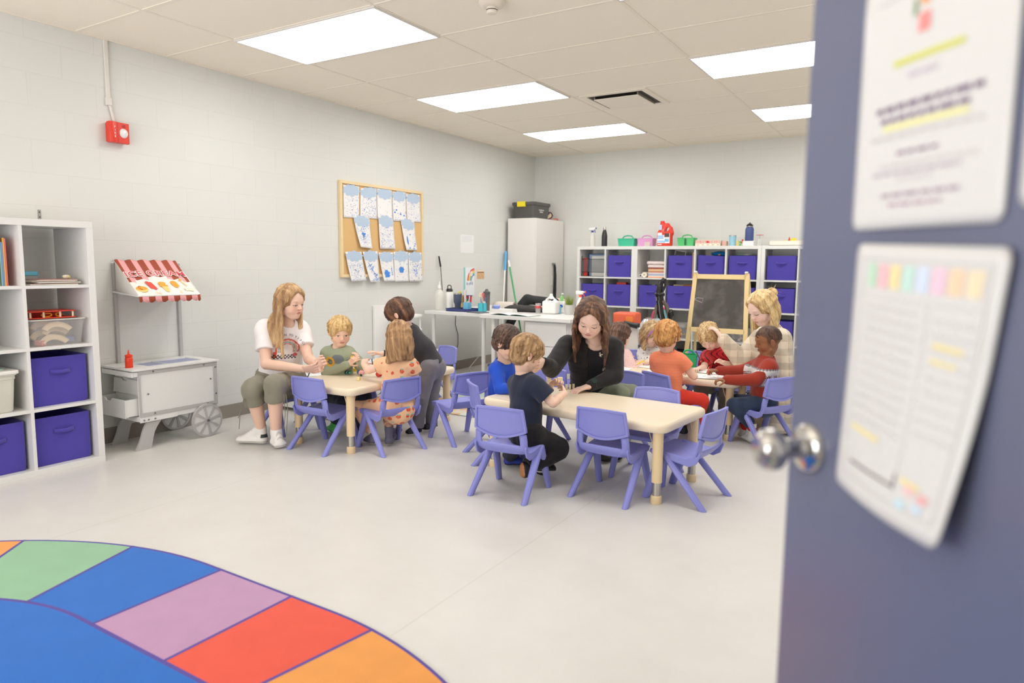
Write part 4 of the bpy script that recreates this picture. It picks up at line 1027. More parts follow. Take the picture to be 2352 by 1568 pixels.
for k, (x, y, z, a) in enumerate([(-.02, -.10, .03, .1), (-.06, -.02, .05, .7), (.05, .03, .035, -.4), (.02, -.05, .075, .5), (-.05, .06, .08, 1.2), (.03, -.07, .10, -.2), (-.03, .0, .105, .3)]):
    n = 14; P2 = [(math.cos(q)*.10, math.sin(q)*.10-.08) for q in np.linspace(.6, 2.5, n)]+[(math.cos(q)*.068, math.sin(q)*.068-.08) for q in np.linspace(2.5, .6, n)]
    tr = thing('track_piece', ['lowest front', 'rear left', 'rear right', 'middle', 'upper rear', 'upper front', 'top middle'][k]+' curved wooden track piece in the clear tub', 'toy track', P_+V(*(Matrix.Rotation(rz, 3, 'Z') @ Vector((x*.7, y, z-.012)))), rz+a, 'wooden track pieces in the clear tub')
    tr.rotation_euler = (1.05, 0, rz+a*.35); tr.location.z += .022
    MB().prism(P2, 0, .011).build('track', trk, tr, bevel=.001)
    MB().prism([(x_*.93, y_*.93-.006) for x_, y_ in P2[:n]]+[(x_*1.0, y_*1.0-.006) for x_, y_ in P2[:n]][::-1], .0112, .0118).build('groove', mat('track_groove', (206, 176, 132), .7), tr)
for k, (x, y, z, c, nm) in enumerate([(.09, -.06, .02, (110, 130, 200), 'blue'), (-.1, .0, .04, (120, 180, 130), 'green'), (-.08, -.1, .014, (230, 120, 100), 'red'), (.07, .05, .08, (70, 70, 80), 'dark'), (.1, 0, .1, (150, 120, 100), 'brown')]):
    card('toy_block', nm+' toy block among the wooden track in the clear tub', 'toy block', P_+V(*(Matrix.Rotation(rz, 3, 'Z') @ Vector((x, y, z-.012)))), rz+k, .05, .035, .03, mat('tb_%d' % k, c, .5), group='toy blocks in the clear tub')
t = thing('toy_tray', 'red two-level toy tray with yellow bits on top of the clear tub', 'toy', P_+V(0, 0, .1565), rz)
rt_ = mat('tray_red', (236, 66, 40), .35)
for z in (.0, .038): MB().prism(rrect(.27, .20, .03), z, z+.005).build('deck', rt_, t, bevel=.001)
for x in (-.115, -.045, .045, .115): MB().cyl((x, -.08, .005), (x, -.08, .038), .006, n=10).build('pillar', mat('tray_cream', (246, 232, 200), .5), t)
MB().bx(-.10, .11, .03, .09, .005, .036).build('wall', rt_, t)
MB().tube([(-.02+.028*math.cos(a), -.06, .018+.010*math.sin(a)) for a in np.linspace(0, 2*pi, 16, endpoint=False)], .004, 6, closed=True).tube([(.05+.015*math.cos(a), -.05, .018+.010*math.sin(a)) for a in np.linspace(0, 2*pi, 12, endpoint=False)], .004, 6, closed=True).build('yellow_ring', mat('toy_yellow', (246, 176, 40), .4), t)
P_ = T_ @ Vector((cl_(0, 1)[0]+.155, .16, cl_(0, 1)[2]+.001))
t = tub('milky white tub with a lid, cut by the left picture edge', P_, rz, .27, .29, .215, mat('milky_tub', (232, 230, 216), .4, alpha=.86))
MB().prism(rrect(.30, .315, .03), .2155, .235).build('lid', mat('lid_white', (240, 238, 232), .4), t, bevel=.004)
MB().prism(rrect(.20, .2, .03), .2352, .244).build('green_disc', mat('dish_green', (170, 196, 180), .5), t)
# ---------------------------------------------------------------- wardrobe in the corner with things on and against it
wd = thing('wardrobe', 'tall white two-door wardrobe in the corner', 'wardrobe', (.05, 7.545, 0))
wwh = mat('wardrobe_white', (236, 232, 226), .45)
MB().bx(0, .40, 0, .735, .05, 1.815).build('carcass', wwh, wd, bevel=.001)
MB().bx(.02, .385, .02, .71, .0, .05).build('plinth', wwh, wd)
for y0, y1, nm in ((.002, .366, 'door'), (.369, .733, 'door')):
    d_ = MB().bx(.4015, .417, y0, y1, .055, 1.812).build('door', wwh, wd, bevel=.001)
    hy = .335 if y0 < .1 else .40
    if y0 > .1: MB().tube([(.417, hy, .98), (.432, hy, .982), (.432, hy, 1.09), (.417, hy, 1.092)], .004).build('handle', wht, d_)
bxr = thing('storage_tote', 'dark grey storage tote with a yellow latch on top of the wardrobe', 'tote', (.245, 7.80, 1.8155), 0)
gt = mat('tote_grey', (86, 83, 80), .45); 
o_ = rrect(.34, .44, .04, 4); k = len(o_)
R_ = [[(x*s_, y*s_, z) for x, y in o_] for s_, z in ((.86, 0), (.95, .16), (1.0, .165), (1.02, .195), (.98, .205))]
MB().add([p for r in R_[:2] for p in r], [(i, (i+1) % k, k+(i+1) % k, k+i) for i in range(k)]).add(R_[0], [tuple(range(k))]).build('tub', gt, bxr)
MB().add([p for r in R_[1:] for p in r], [(a*k+i, a*k+(i+1) % k, (a+1)*k+(i+1) % k, (a+1)*k+i) for a in range(3) for i in range(k)]).add(R_[4], [tuple(range(k))]).build('lid', gt, bxr)
MB().bx(-.08, .04, -.232, -.205, .145, .21).build('latch', mat('latch_yellow', (246, 224, 40), .4), bxr, bevel=.005)
text('lettering', 'CLASSROOM', .022, mat('white_print', (245, 240, 235), .5), bxr, (.1685, -.04, .10), (pi/2, 0, pi/2)); text('lettering', 'SUPPLIES', .022, mat('white_print', (245, 240, 235), .5), bxr, (.1685, -.04, .075), (pi/2, 0, pi/2))
t = thing('soft_pouch', 'open cream and maroon pouch beside the grey tote on the wardrobe', 'pouch', (.30, 8.10, 1.8155), .1)
m = MB(); nq = 12
m.tube([(0, -.07, .02), (.02, -.02, .03), (.02, .03, .05), (.02, .06, .08)], [.02, .03, .035, .03], 10); m.build('pouch', mat('pouch_cream', (232, 212, 180), .8), t)
MB().tube([(.05, -.06, .0+.012), (.06, .02, .035), (.05, .09, .07), (.03, .09, .105), (.03, .03, .11), (.03, -.04, .10)], .008, 8).build('piping', mat('maroon', (96, 40, 50), .6), t)
MB().ball((-.0, 0, .09), (.04, .06, .02), 10).build('purple_lining', mat('violet_cloth', (84, 60, 130), .8), t)
t = thing('red_cloth', 'coral red folded cloth at the far end of the wardrobe top', 'cloth', (.38, 8.2, 1.8155), .2)
MB().ball((0, 0, .0165), (.04, .07, .016), 12).build('fold', mat('coral_cloth', (230, 90, 74), .8), t); MB().ball((-.0, -.06, .0105), (.045, .07, .010), 12).build('fold', mat('pink_cloth', (226, 170, 160), .8), t)
# hook and long black umbrella case on the wardrobe door
t = thing('folded_umbrella', 'narrow black umbrella in its sleeve hanging on the white wardrobe door', 'umbrella', (.472, 7.99, 0), 0)
MB().tube([(.022, 0, 1.24), (.03, .004, 1.1), (.03, 0, .9), (.03, 0, .8), (.025, 0, .70)], [.014, .019, .022, .02, .012], 10).build('sleeve', mat('black_cloth', (32, 34, 34), .7), t)
MB().tube([(.022, .01, 1.25), (.026, .03, 1.2), (.028, .02, 1.1)], .004).build('strap', mat('black_cloth', (32, 34, 34), .7), t)
MB().bx(.0, .012, -.035, .035, 1.235, 1.262).tube([(.01, 0, 1.25), (.03, 0, 1.25), (.03, 0, 1.262)], .004).build('hook', mat('zinc', (170, 168, 165), .35, .8), t)
# mops leaning in the corner
t = thing('mop', 'white mop pole with a blue grip leaning at the wardrobe edge', 'mop', (.03, 7.47, 0))
a_, b_ = at(1161, 575, 7.9), at(1161, 715, 7.6)
A0_ = onx(1162, 578, .035); A1_ = V(.30, 7.0, .02)
t.location = (0, 0, 0)
MB().tube([A0_, A0_.lerp(A1_, .17)], .017, 12).build('grip', mat('grip_blue', (96, 176, 232), .5), t); MB().tube([A0_.lerp(A1_, .16), A1_], .010, 10).build('pole', wht, t)
MB().box((A1_.x, A1_.y, .016), (.3, .1, .03)).build('mop_head', mat('mop_grey', (150, 158, 170), .9), t)
t = thing('broom', 'green broom handle with a white tip leaning on the wardrobe', 'broom', (0, 0, 0))
B0_ = V(.475, 7.53, 0); q0 = onx(1168, 598, .50); q1 = onx(1184, 690, .62); dv = (q1-q0)
MB().tube([q0, q0+dv*.16], .012, 10).build('tip', wht, t); MB().tube([q0+dv*.15, q0+dv*(q0.z/(q0.z-q1.z))*.97], .010, 10).build('handle', mat('broom_green', (70, 170, 110), .4), t)
# ---------------------------------------------------------------- desks
def desk(label, x0, x1, y0, y1, z, legs):
    t = thing('desk', label, 'desk', ((x0+x1)/2, (y0+y1)/2, 0)); cx_, cy_ = (x0+x1)/2, (y0+y1)/2
    MB().bx(x0-cx_, x1-cx_, y0-cy_, y1-cy_, z-.034, z).build('desktop', white, t, bevel=.003)
    for lx, ly in legs: 
        MB().cyl((lx-cx_, ly-cy_, 0), (lx-cx_, ly-cy_, z-.034), .02, n=20).build('leg', wht, t)
    return t
DZ = .755
D1 = desk('white desk against the left wall carrying bottles and pen cups', .24, .99, 5.62, 7.0, DZ, [(.30, 5.70), (.93, 5.70), (.30, 6.93), (.93, 6.93)])
D2 = desk('white desk with the plant and open notebook, its drawer unit below', .995, 1.98, 5.53, 6.32, DZ, [(1.10, 5.62), (1.10, 6.24), (1.93, 6.24)])
t = thing('drawer_unit', 'white drawer cabinet under the right end of the desk', 'cabinet', (1.70, 5.85, 0))
MB().bx(-.22, .22, -.26, .3, .02, .715).build('carcass', white, t, bevel=.002)
for z0, z1 in ((.04, .26), (.265, .485), (.49, .705)): MB().bx(-.215, .215, -.276, -.261, z0, z1).build('drawer', white, t, bevel=.001)
# things on desk 1
def od(px, py, dz=0): q = onz(px, py, DZ); return (q.x, q.y, DZ+.0008+dz)
lathe_thing('squeeze_jug', 'tall translucent white bottle at the left end of the desk', 'bottle', (.315, 5.78, DZ+.0008), [('body', [(0, 0), (.052, 0), (.056, .01), (.056, .16), (.03, .205), (.016, .215), (.016, .225), (0, .225)], milky), ('cap', [(.017, .2255), (.017, .25), (.006, .27), (.003, .30), (0, .30)], wht)])
lathe_thing('water_bottle', 'white water bottle with a black carry loop on the desk', 'bottle', (.385, 5.86, DZ+.0008), [('body', [(0, 0), (.038, 0), (.040, .006), (.040, .175), (.034, .19), (0, .192)], wht), ('lid', [(.034, .1925), (.034, .215), (.026, .225), (0, .225)], blk)])
lb = [o for o in S.objects if o.name.startswith('water_bottle')][0]
MB().tube([(-.022, 0, .22), (-.022, 0, .25), (-.014, 0, .258), (.014, 0, .258), (.022, 0, .25), (.022, 0, .22)], .005, 8).build('carry_loop', blk, lb)
for k, (px, c, h, nm) in enumerate(((1019, (226, 190, 170), .12, 'peach'), (1044, (232, 224, 90), .19, 'bright yellow'), (1047, (244, 196, 120), .15, 'patterned orange'), (1036, (236, 232, 226), .21, 'white'))):
    card('binder', nm+' binder standing behind the water bottle on the desk', 'binder', (.37+.035*k, 6.02, DZ+.0008), .5, .016, .12, h, mat('bd_%d' % k, c, .5), group='binders standing on the desk')
q = od(1064, 708); t = thing('letter_tray', 'dark blue shallow tray along the front of the desk', 'tray', q, .0)
trm = mat('tray_navy', (52, 62, 122), .5)
q = Vector(q); q.x = .60; q.y = 5.80; t.location = q; t.rotation_euler.z = .03
MB().bx(-.14, .14, -.10, .10, 0, .004).bx(-.14, .14, -.10, -.096, 0, .03).bx(-.14, .14, .096, .10, 0, .03).bx(-.14, -.136, -.1, .1, 0, .03).bx(.136, .14, -.1, .1, 0, .03).build('tray', trm, t)
lathe_thing('travel_tumbler', 'slate blue tumbler with a steel rim on the desk tray', 'tumbler', (.515, 5.83, DZ+.005), [('body', [(0, 0), (.03, 0), (.032, .06), (.044, .085), (.045, .165), (.0, .165)], mat('slate', (84, 92, 112), .4)), ('rim', [(.044, .1655), (.044, .175), (.03, .178), (0, .178)], met)])
lathe_thing('lidded_cup', 'red cup with a navy lid behind the tumbler', 'cup', (.47, 6.08, DZ+.0008), [('body', [(0, 0), (.03, 0), (.042, .14), (0, .14)], mat('cup_red', (220, 50, 62), .4)), ('lid', [(.046, .1405), (.046, .148), (0, .15)], trm)])
def pen_cup(label, loc, rz, c, pens):
    t = thing('pen_cup', label, 'pen holder', loc, rz); m_ = mat('cup_%d_%d' % (c[0], c[1]), c, .4)
    MB().bx(-.032, .032, -.032, -.029, 0, .085).bx(-.032, .032, .029, .032, 0, .085).bx(-.032, -.029, -.032, .032, 0, .085).bx(.029, .032, -.032, .032, 0, .085).bx(-.032, .032, -.032, .032, 0, .003).build('cup', m_, t)
    for i, (x, y, dx, dy, h, pc, nm) in enumerate(pens):
        g = thing('marker', nm+' marker standing in the '+label.split(' on ')[0], 'marker', Vector(loc)+V(x, y, .0035), 0, 'markers in the pen cups')
        pm_ = mat('pen_%d_%d_%d' % pc, pc, .4); MB().tube([(0, 0, 0), (dx*.7, dy*.7, h*.7)], .0045, 8).build('barrel', wht, g); MB().tube([(dx*.7, dy*.7, h*.7), (dx, dy, h)], .0055, 8).build('cap', pm_, g)
    return t
pen_cup('light blue pen cup with a white card on the desk', (.635, 5.83, DZ+.005), .1, (120, 200, 232), [(-.01, 0, .0, .01, .12, (40, 170, 110), 'green'), (.012, .01, .01, 0, .13, (110, 60, 160), 'violet'), (.0, -.01, .02, 0, .14, (40, 44, 60), 'black'), (.015, -.01, .015, .01, .15, (220, 224, 230), 'grey-white')])
pen_cup('turquoise pen cup holding red scissors on the desk', (.79, 5.88, DZ+.0008), .0, (84, 200, 216), [(-.012, .0, -.006, 0, .13, (50, 90, 200), 'blue'), (.01, .0, .016, 0, .15, (226, 50, 70), 'crimson'), (.014, .01, .02, .0, .14, (40, 140, 190), 'teal')])
t = thing('scissors', 'red and cream handled scissors standing in the turquoise pen cup', 'scissors', (.79, 5.87, DZ+.005))
for k, (dx, m_) in enumerate(((-.018, mat('handle_cream', (246, 226, 190), .4)), (.018, mat('handle_red', (230, 60, 60), .4)))):
    MB().tube([(dx+.013*math.cos(a), 0, .165+.020*math.sin(a)) for a in np.linspace(0, 2*pi, 14, endpoint=False)], .0045, 6, closed=True).build('handle', m_, t)
MB().tube([(-.012, 0, .148), (.004, 0, .02)], .004, 6).tube([(.012, 0, .148), (-.004, 0, .02)], .004, 6).build('blade', met, t)
lathe_thing('shaker_bottle', 'smoky grey shaker bottle with a flip cap on the desk', 'bottle', (.75, 6.02, DZ+.0008), [('body', [(0, 0), (.032, 0), (.036, .17), (0, .172)], mat('smoke_plastic', (110, 108, 106), .2, alpha=.75)), ('lid', [(.038, .1725), (.038, .195), (.02, .205), (.012, .225), (0, .225)], mat('lid_grey', (86, 88, 88), .4))])
t = thing('craft_stick_tray', 'stack of white trays with a blue lidded tub, right part of the desk', 'tray', (1.02, 5.93, DZ+.0008), .05)
for k in range(4): MB().prism(rrect(.26-.006*k, .12, .01), k*.009, k*.009+.0075).build('tray', wht, t)
t = thing('putty_tub', 'small round blue tub on the stack of white trays', 'tub', (.95, 5.90, DZ+.0370))
MB().lathe([(0, 0), (.03, 0), (.036, .02), (0, .022)], 24).build('tub', mat('tub_blue', (120, 150, 226), .4), t); MB().lathe([(.04, .0225), (.04, .03), (.03, .034), (0, .034)], 24).build('lid', mat('tub_blue_light', (160, 180, 240), .4), t)
t = thing('lamp_head', 'cream bell-shaped roll of paper lying behind the shaker bottle', 'paper roll', (.86, 6.18, DZ+.0008), 0)
t['label'] = 'curled stack of cream papers behind the shaker bottle'; t['category'] = 'papers'; t.name = 'curled_papers'
for k in range(5):
    r = .05+.010*k
    MB().sheet(lambda u, v, r=r: (-.10+.24*v, .0+r*math.cos(pi*(.05+.9*u))*.9, r*math.sin(pi*(.05+.9*u))*1.0+.001), 14, 4).build('sheet', mat('curl_%d' % (k % 3), [(238, 228, 210), (216, 206, 196), (150, 140, 150)][k % 3], .8), t, solid=.0012)
t = thing('sports_bag', 'low black padded bag lying across the desk', 'bag', (1.12, 6.14, DZ+.0008), .05)
f = Field((-.25, -.12, -.02), (.28, .12, .10), .006); f.ell((0, 0, .03), (.22, .085, .038), k=.0); f.ell((.15, 0, .025), (.10, .07, .03), k=.03); f.half((0, 0, .002), (0, 0, -1)); f.noise(.004, (30, 30, 30), seed=3)
P, Q = f.mesh(); bko = mesh_obj('bag', [(P, Q, lin((58, 56, 56)))], vmat('soft_black', .7, .3, 120), t); bko.name = 'body'
MB().tube([(.17, .02, .05), (.172, .02, .09), (.178, .02, .095)], [.012, .010, .003], 8).build('strap_end', mat('black_cloth', (32, 34, 34), .7), t)
t = thing('open_notebook', 'open white notebook with a green cover edge at the front of the desk', 'notebook', (1.30, 5.66, DZ+.0008), -.05)
MB().bx(-.2, .24, -.10, .11, 0, .002).build('cover', mat('cover_green', (70, 120, 110), .5), t)
MB().sheet(lambda u, v: (-.19+.21*u, -.095+.2*v, .0025+.014*math.sin(pi*min(1, u*1.0))), 10, 1).sheet(lambda u, v: (.02+.21*u, -.095+.2*v, .0025+.016*math.sin(pi*u)**.6*(1-u*.6)), 12, 1).build('page', wht, t, solid=.0012)
t = thing('dark_notebook', 'grey notebook lying flat beside the navy tray', 'notebook', (.86, 5.70, DZ+.0008), -.2)
MB().bx(-.09, .09, -.07, .07, 0, .008).build('cover', mat('cover_grey', (100, 104, 116), .5), t, bevel=.002)
lathe_thing('clear_cup', 'small clear cup with a red print on the desk edge', 'cup', (1.37, 6.02, DZ+.0008), [('body', [(0, 0), (.026, 0), (.030, .10), (.028, .10), (.0245, .004), (0, .004)], clearp), ('red_print', [(.0305, .05), (.0308, .075)], mat('print_red', (206, 80, 84), .5))])
q = (1.50, 6.05, DZ+.0008)
t = thing('handled_jug', 'white jug with a moulded handle on the desk', 'jug', q)
f = Field((-.10, -.09, -.01), (.10, .09, .20), .005); f.box((0, 0, .065), (.075, .06, .065), r=.02); f.loft((0, 0, .10), (0, 0, .15), (1, 0, 0), (.07, .055), (.03, .03), k=.03)
f.cone((-.05, 0, .14), (.0, 0, .168), .012, k=.01); f.cone((.0, 0, .168), (.055, 0, .13), .012, k=.01); f.ell((0.0, 0, .135), (.035, .08, .016), k=.01, op='s'); f.cone((0, 0, .16), (0, 0, .185), .018, k=.004)
P, Q = f.mesh(); mesh_obj('body', [(P, Q, lin((244, 243, 240)))], vmat('white_moulded', .35), t)
t = thing('hand_sanitizer', 'small bottle of blue gel beside the white jug', 'bottle', (1.56, 6.10, DZ+.0008)); MB().prism(rrect(.05, .03, .01), 0, .075).build('bottle', mat('gel_blue', (150, 206, 236), .2, alpha=.75), t, bevel=.004); MB().cyl((0, 0, .075), (0, 0, .09), .01).build('cap', wht, t)
t = thing('lotion_bottle', 'white lotion bottle with a green pump and blue badge on the desk', 'bottle', (1.53, 6.22, DZ+.0008))
MB().prism(rrect(.07, .04, .018), 0, .12).build('body', wht, t, bevel=.01); MB().lathe([(.016, .12), (.016, .145), (.02, .146), (.02, .165), (.006, .17), (.004, .185), (0, .185)], 20).build('collar', mat('pump_green', (150, 216, 130), .4), t)
MB().tube([(0, 0, .185), (0, 0, .195), (.02, -.01, .195)], .006).build('pump', wht, t); MB().prism(disc(.022, 1.1, .75), 0, .001, T=Matrix.Translation((0, -.0205, .07)) @ Matrix.Rotation(pi/2, 4, 'X')).build('badge', mat('badge_blue', (30, 100, 190), .4), t)
t = thing('potted_grass', 'green grass plant in a ribbed silver pot on the desk', 'potted plant', (1.68, 6.09, DZ+.0008))
MB().lathe([(0, 0), (.042, 0), (.054, .095), (.050, .095), (.046, .09), (0, .088)], 24).build('pot', mat('pot_silver', (206, 204, 200), .4, .3), t)
for nm, c in (('grass_blades', (120, 170, 50)), ('light_blades', (190, 214, 110))):
    g = MB(); rs = random.Random(len(nm))
    for k in range(60):
        a = rs.random()*6.28; r = rs.uniform(0, .035); h = rs.uniform(.06, .115); o2 = rs.uniform(.0, .045)
        b0 = V(math.cos(a)*r, math.sin(a)*r, .085); b1 = b0+V(math.cos(a)*o2*.4, math.sin(a)*o2*.4, h*.6); b2 = b0+V(math.cos(a)*o2, math.sin(a)*o2, h)
        g.tube([b0, b1, b2], [.0022, .0018, .0003], 4)
    g.build(nm, mat('grass_'+nm, c, .5), t)['kind'] = 'stuff'
def spray_bottle(label, loc, rz, bodym, headm, trigm, h=.17):
    t = thing('spray_bottle', label, 'spray bottle', loc, rz)
    MB().lathe([(0, 0), (.034, 0), (.037, .008), (.037, h*.6), (.028, h*.85), (.013, h), (.013, h+.02), (0, h+.02)], 24).build('body', bodym, t)
    z = h+.02
    MB().cyl((0, 0, z-.012), (0, 0, z+.008), .016, n=16).build('collar', trigm if trigm is not headm else headm, t)
    MB().box((-.008, 0, z+.03), (.075, .026, .034)).box((.034, 0, z+.036), (.02, .014, .014)).build('head', headm, t, bevel=.006)
    MB().tube([(.024, 0, z+.026), (.034, 0, z+.006), (.040, 0, z-.018)], [.006, .006, .004], 8).build('trigger', trigm, t)
    MB().cyl((.045, 0, z+.036), (.054, 0, z+.036), .010, n=12).build('nozzle', trigm, t)
    return t
spray_bottle('white spray bottle with an orange trigger at the desk end', (1.83, 6.03, DZ+.0008), .2, wht, wht, mat('trigger_orange', (240, 96, 50), .4))
# black strap hanging over the desk edge, chair with a jacket behind
t = thing('black_jacket', 'black jacket hanging over a chair behind the desk', 'jacket', (1.0, 6.45, 0))
f = Field((-.35, -.25, .0), (.75, .35, 1.0), .008)
f.chain([(.02, -.05, .87), (-.10, -.1, .72), (-.18, -.12, .55), (-.22, -.12, .42)], [.055, .05, .045, .03], .02); f.loft((.05, 0, .86), (.30, .05, .84), (0, 1, 0), (.07, .05), (.06, .05), k=.03); f.chain([(.25, 0, .50), (.42, -.05, .47), (.55, -.05, .46)], [.03, .028, .02], .01)
P, Q = f.mesh(); mesh_obj('jacket_body', [(P, Q, lin((40, 42, 44)))], vmat('soft_black', .7, .3, 120), t)
t = thing('office_chair', 'cream seated desk chair half hidden under the desk', 'chair', (1.25, 6.5, 0))
f = Field((-.35, -.3, .3), (.4, .35, .9), .008); f.ell((0, 0, .44), (.24, .22, .05)); f.ell((.0, .2, .70), (.2, .04, .18), k=.03)
P, Q = f.mesh(); mesh_obj('seat', [(P, Q, lin((214, 204, 186)))], vmat('soft_cream', .8, .2, 120), t)
MB().cyl((0, 0, .04), (0, 0, .42), .025).build('column', met, t)
for k in range(5): MB().tube([(0, 0, .08), (.26*math.cos(k*1.257), .26*math.sin(k*1.257), .03)], [.02, .015]).build('foot', blk, t)
# wall papers and cords
q = onx(1073, 560, 0); t = thing('wall_sheet', 'white printed sheet taped on the wall above the desk', 'paper', (0.0, q.y, q.z))
MB().bx(.0005, .0015, -.135, .135, -.105, .105).build('sheet', mat('sheet_grey_white', (240, 239, 238), .7), t, smooth=False)
for k in range(6): MB().bx(.0016, .0019, -.11, .1-.02*(k % 3), .085-.012*k, .088-.012*k).build('print_line', mat('print_faint', (214, 214, 216), .7), t, smooth=False)
q = onx(1080, 643, .02); t = thing('alphabet_chart', 'folded rainbow chart on the wall behind the desk with the letters ts of k', 'chart', (0, q.y, q.z))
t['label'] = 'rainbow poster strip on the wall behind the desk, partly reading ts of k'
MB().bx(.001, .012, -.09, .10, -.18, .15).build('board', mat('chart_white', (240, 242, 246), .5), t)
MB().bx(.001, .013, -.105, -.09, -.18, .15).build('spine', mat('chart_teal', (150, 216, 214), .5), t)
for k, c in enumerate([(226, 70, 70), (244, 150, 60), (250, 214, 80), (90, 190, 160), (90, 150, 200)]):
    r0, r1 = .15-.018*k, .135-.018*k; P2 = [(.10-math.cos(a)*r0, .0+math.sin(a)*r0) for a in np.linspace(.02, 1.55, 12)]+[(.10-math.cos(a)*r1, math.sin(a)*r1) for a in np.linspace(1.55, .02, 12)]
    MB().prism([(x-.0, y) for x, y in P2], 0, .0008, T=Matrix(((0, 0, 1, .0121), (1, 0, 0, 0), (0, 1, 0, -.01), (0, 0, 0, 1)))).build('rainbow_band', mat('rb_%d' % k, c, .5), t)
text('lettering', '10', .075, wht, t, (.0135, .02, .05), (pi/2, 0, pi/2), bold=.004); text('lettering', 'ts of k', .052, mat('ink_blue', (90, 120, 170), .5), t, (.0132, .0, -.055), (pi/2, 0, pi/2))
q = onx(1107, 630, .02); t = thing('photo_print', 'small brown photo print stuck on the wall above the shaker bottle', 'photo', (0, q.y, q.z))
MB().bx(.0005, .002, -.075, .075, -.055, .055).build('print', mat('photo_tan', (222, 176, 130), .5, noise=.25, nscale=30), t, smooth=False); MB().bx(.0021, .0024, -.075, .075, .03, .055).build('sky', mat('photo_sky', (246, 226, 200), .5), t, smooth=False)
MB().bx(.0021, .0024, -.07, .07, .02, .032).build('treeline', mat('photo_dark', (130, 96, 70), .5, noise=.4, nscale=90), t, smooth=False)
t = thing('fly_swatter', 'thin black stick standing against the wall above the white bottle', 'stick', (0, 0, 0)); a_ = onx(1008, 588, .03); b_ = onx(1012, 612, .03); c_ = onx(1016, 668, .05)
MB().tube([a_, b_], [.008, .010], 8).build('grip', blk, t); MB().tube([b_, c_, c_+(c_-b_)*.7], .004, 6).build('shaft', blk, t)
def cord(label, pts, m_, r=.004): return tag(MB().tube(pts, r, 6).build('extension_cable', m_), label, 'cable')
cord('black cord running down the wall behind the left desk', [onx(1047, 722, .02), onx(1046, 745, .01), onx(1052, 768, .01), onx(1052, 790, .01), onx(1046, 812, .01), onx(1045, 835, .02), V(.06, 6.1, .006), V(.25, 6.2, .006), V(.4, 6.0, .006), V(.3, 5.9, .006)], blk)
cord('white cord curving over the floor under the desk', [onx(1105, 815, .02), V(.05, 6.9, .12), V(.12, 6.6, .02), V(.3, 6.4, .006), V(.5, 6.3, .006), V(.7, 6.35, .006)], wht, .005)
t = card('power_strip', 'white power strip on the floor under the left desk', 'power strip', (.42, 6.15, 0.001), .3, .3, .05, .03, wht)
card('cardboard_box', 'flat brown cardboard box on the floor under the desk', 'box', (.72, 6.75, .001), .1, .35, .2, .1, mat('cardboard', (196, 160, 116), .8))
# ---------------------------------------------------------------- easel
WY = 7.25
ez = thing('chalkboard_easel', 'children\'s wooden easel with a smudged grey chalkboard', 'easel', (2.83, WY, 0))
oak = mat('easel_pine', (244, 216, 158), .45, noise=.04, nscale=8)
tl = math.radians(7)
Te = Matrix.Translation((0, -.10, 0)) @ Matrix.Rotation(-tl, 4, 'X')
def spread(x, z): return x+(.5-z)*0
for s_ in (-1, 1):
    MB().prism([(-.022, 0), (.022, 0), (.022, 1.18), (-.022, 1.18)], -.012, .012, T=Te @ Matrix(((1, -.045*s_*-1*-1, 0, s_*.318), (0, 0, 1, 0), (0, 1, 0, 0), (0, 0, 0, 1)))).build('post', oak, ez, bevel=.002)
    MB().tube([(s_*.27, .08+.0, 1.15), (s_*.33, .36, .0)], .015, 8).build('rear_leg', oak, ez)
    MB().box((s_*.262, .03, 1.18), (.03, .05, .02)).build('hinge', wht, ez, bevel=.006)
def TB(x0, x1, z0, z1, y0, y1, nm, m_, p=ez): return MB().bx(x0, x1, y0, y1, z0, z1, T=Te).build(nm, m_, p, bevel=.002)
TB(-.255, .255, 1.115, 1.165, -.012, .012, 'top_rail', oak); TB(-.285, .285, .555, .605, -.012, .012, 'lower_rail', oak)
chk = bpy.data.materials.new('chalkboard'); chk.use_nodes = True; nt = chk.node_tree; b = nt.nodes['Principled BSDF']; tc = nt.nodes.new('ShaderNodeTexCoord'); n = nt.nodes.new('ShaderNodeTexNoise'); n.inputs['Scale'].default_value = 5; n.inputs['Detail'].default_value = 6
nt.links.new(tc.outputs['Object'], n.inputs['Vector']); cr = nt.nodes.new('ShaderNodeValToRGB'); cr.color_ramp.elements[0].position = .45; cr.color_ramp.elements[0].color = lin((84, 80, 76))+(1,); cr.color_ramp.elements[1].position = .75; cr.color_ramp.elements[1].color = lin((128, 122, 118))+(1,)
nt.links.new(n.outputs['Fac'], cr.inputs[0]); nt.links.new(cr.outputs[0], b.inputs['Base Color']); b.inputs['Roughness'].default_value = .8
MB().add([(-.272, -.004, .60), (.272, -.004, .60), (.25, -.004, 1.12), (-.25, -.004, 1.12), (-.272, .004, .60), (.272, .004, .60), (.25, .004, 1.12), (-.25, .004, 1.12)], [(0, 1, 2, 3), (7, 6, 5, 4), (0, 4, 5, 1), (1, 5, 6, 2), (2, 6, 7, 3), (3, 7, 4, 0)], Te).build('blackboard', chk, ez, smooth=False)
MB().tube([Te @ Vector(p) for p in ((-.255, -.006, .895), (-.235, -.006, .915), (-.165, -.006, .91), (-.175, -.006, .865), (-.255, -.006, .895))], .0018, 5).build('chalk_drawing', mat('chalk', (214, 212, 208), .9), ez)
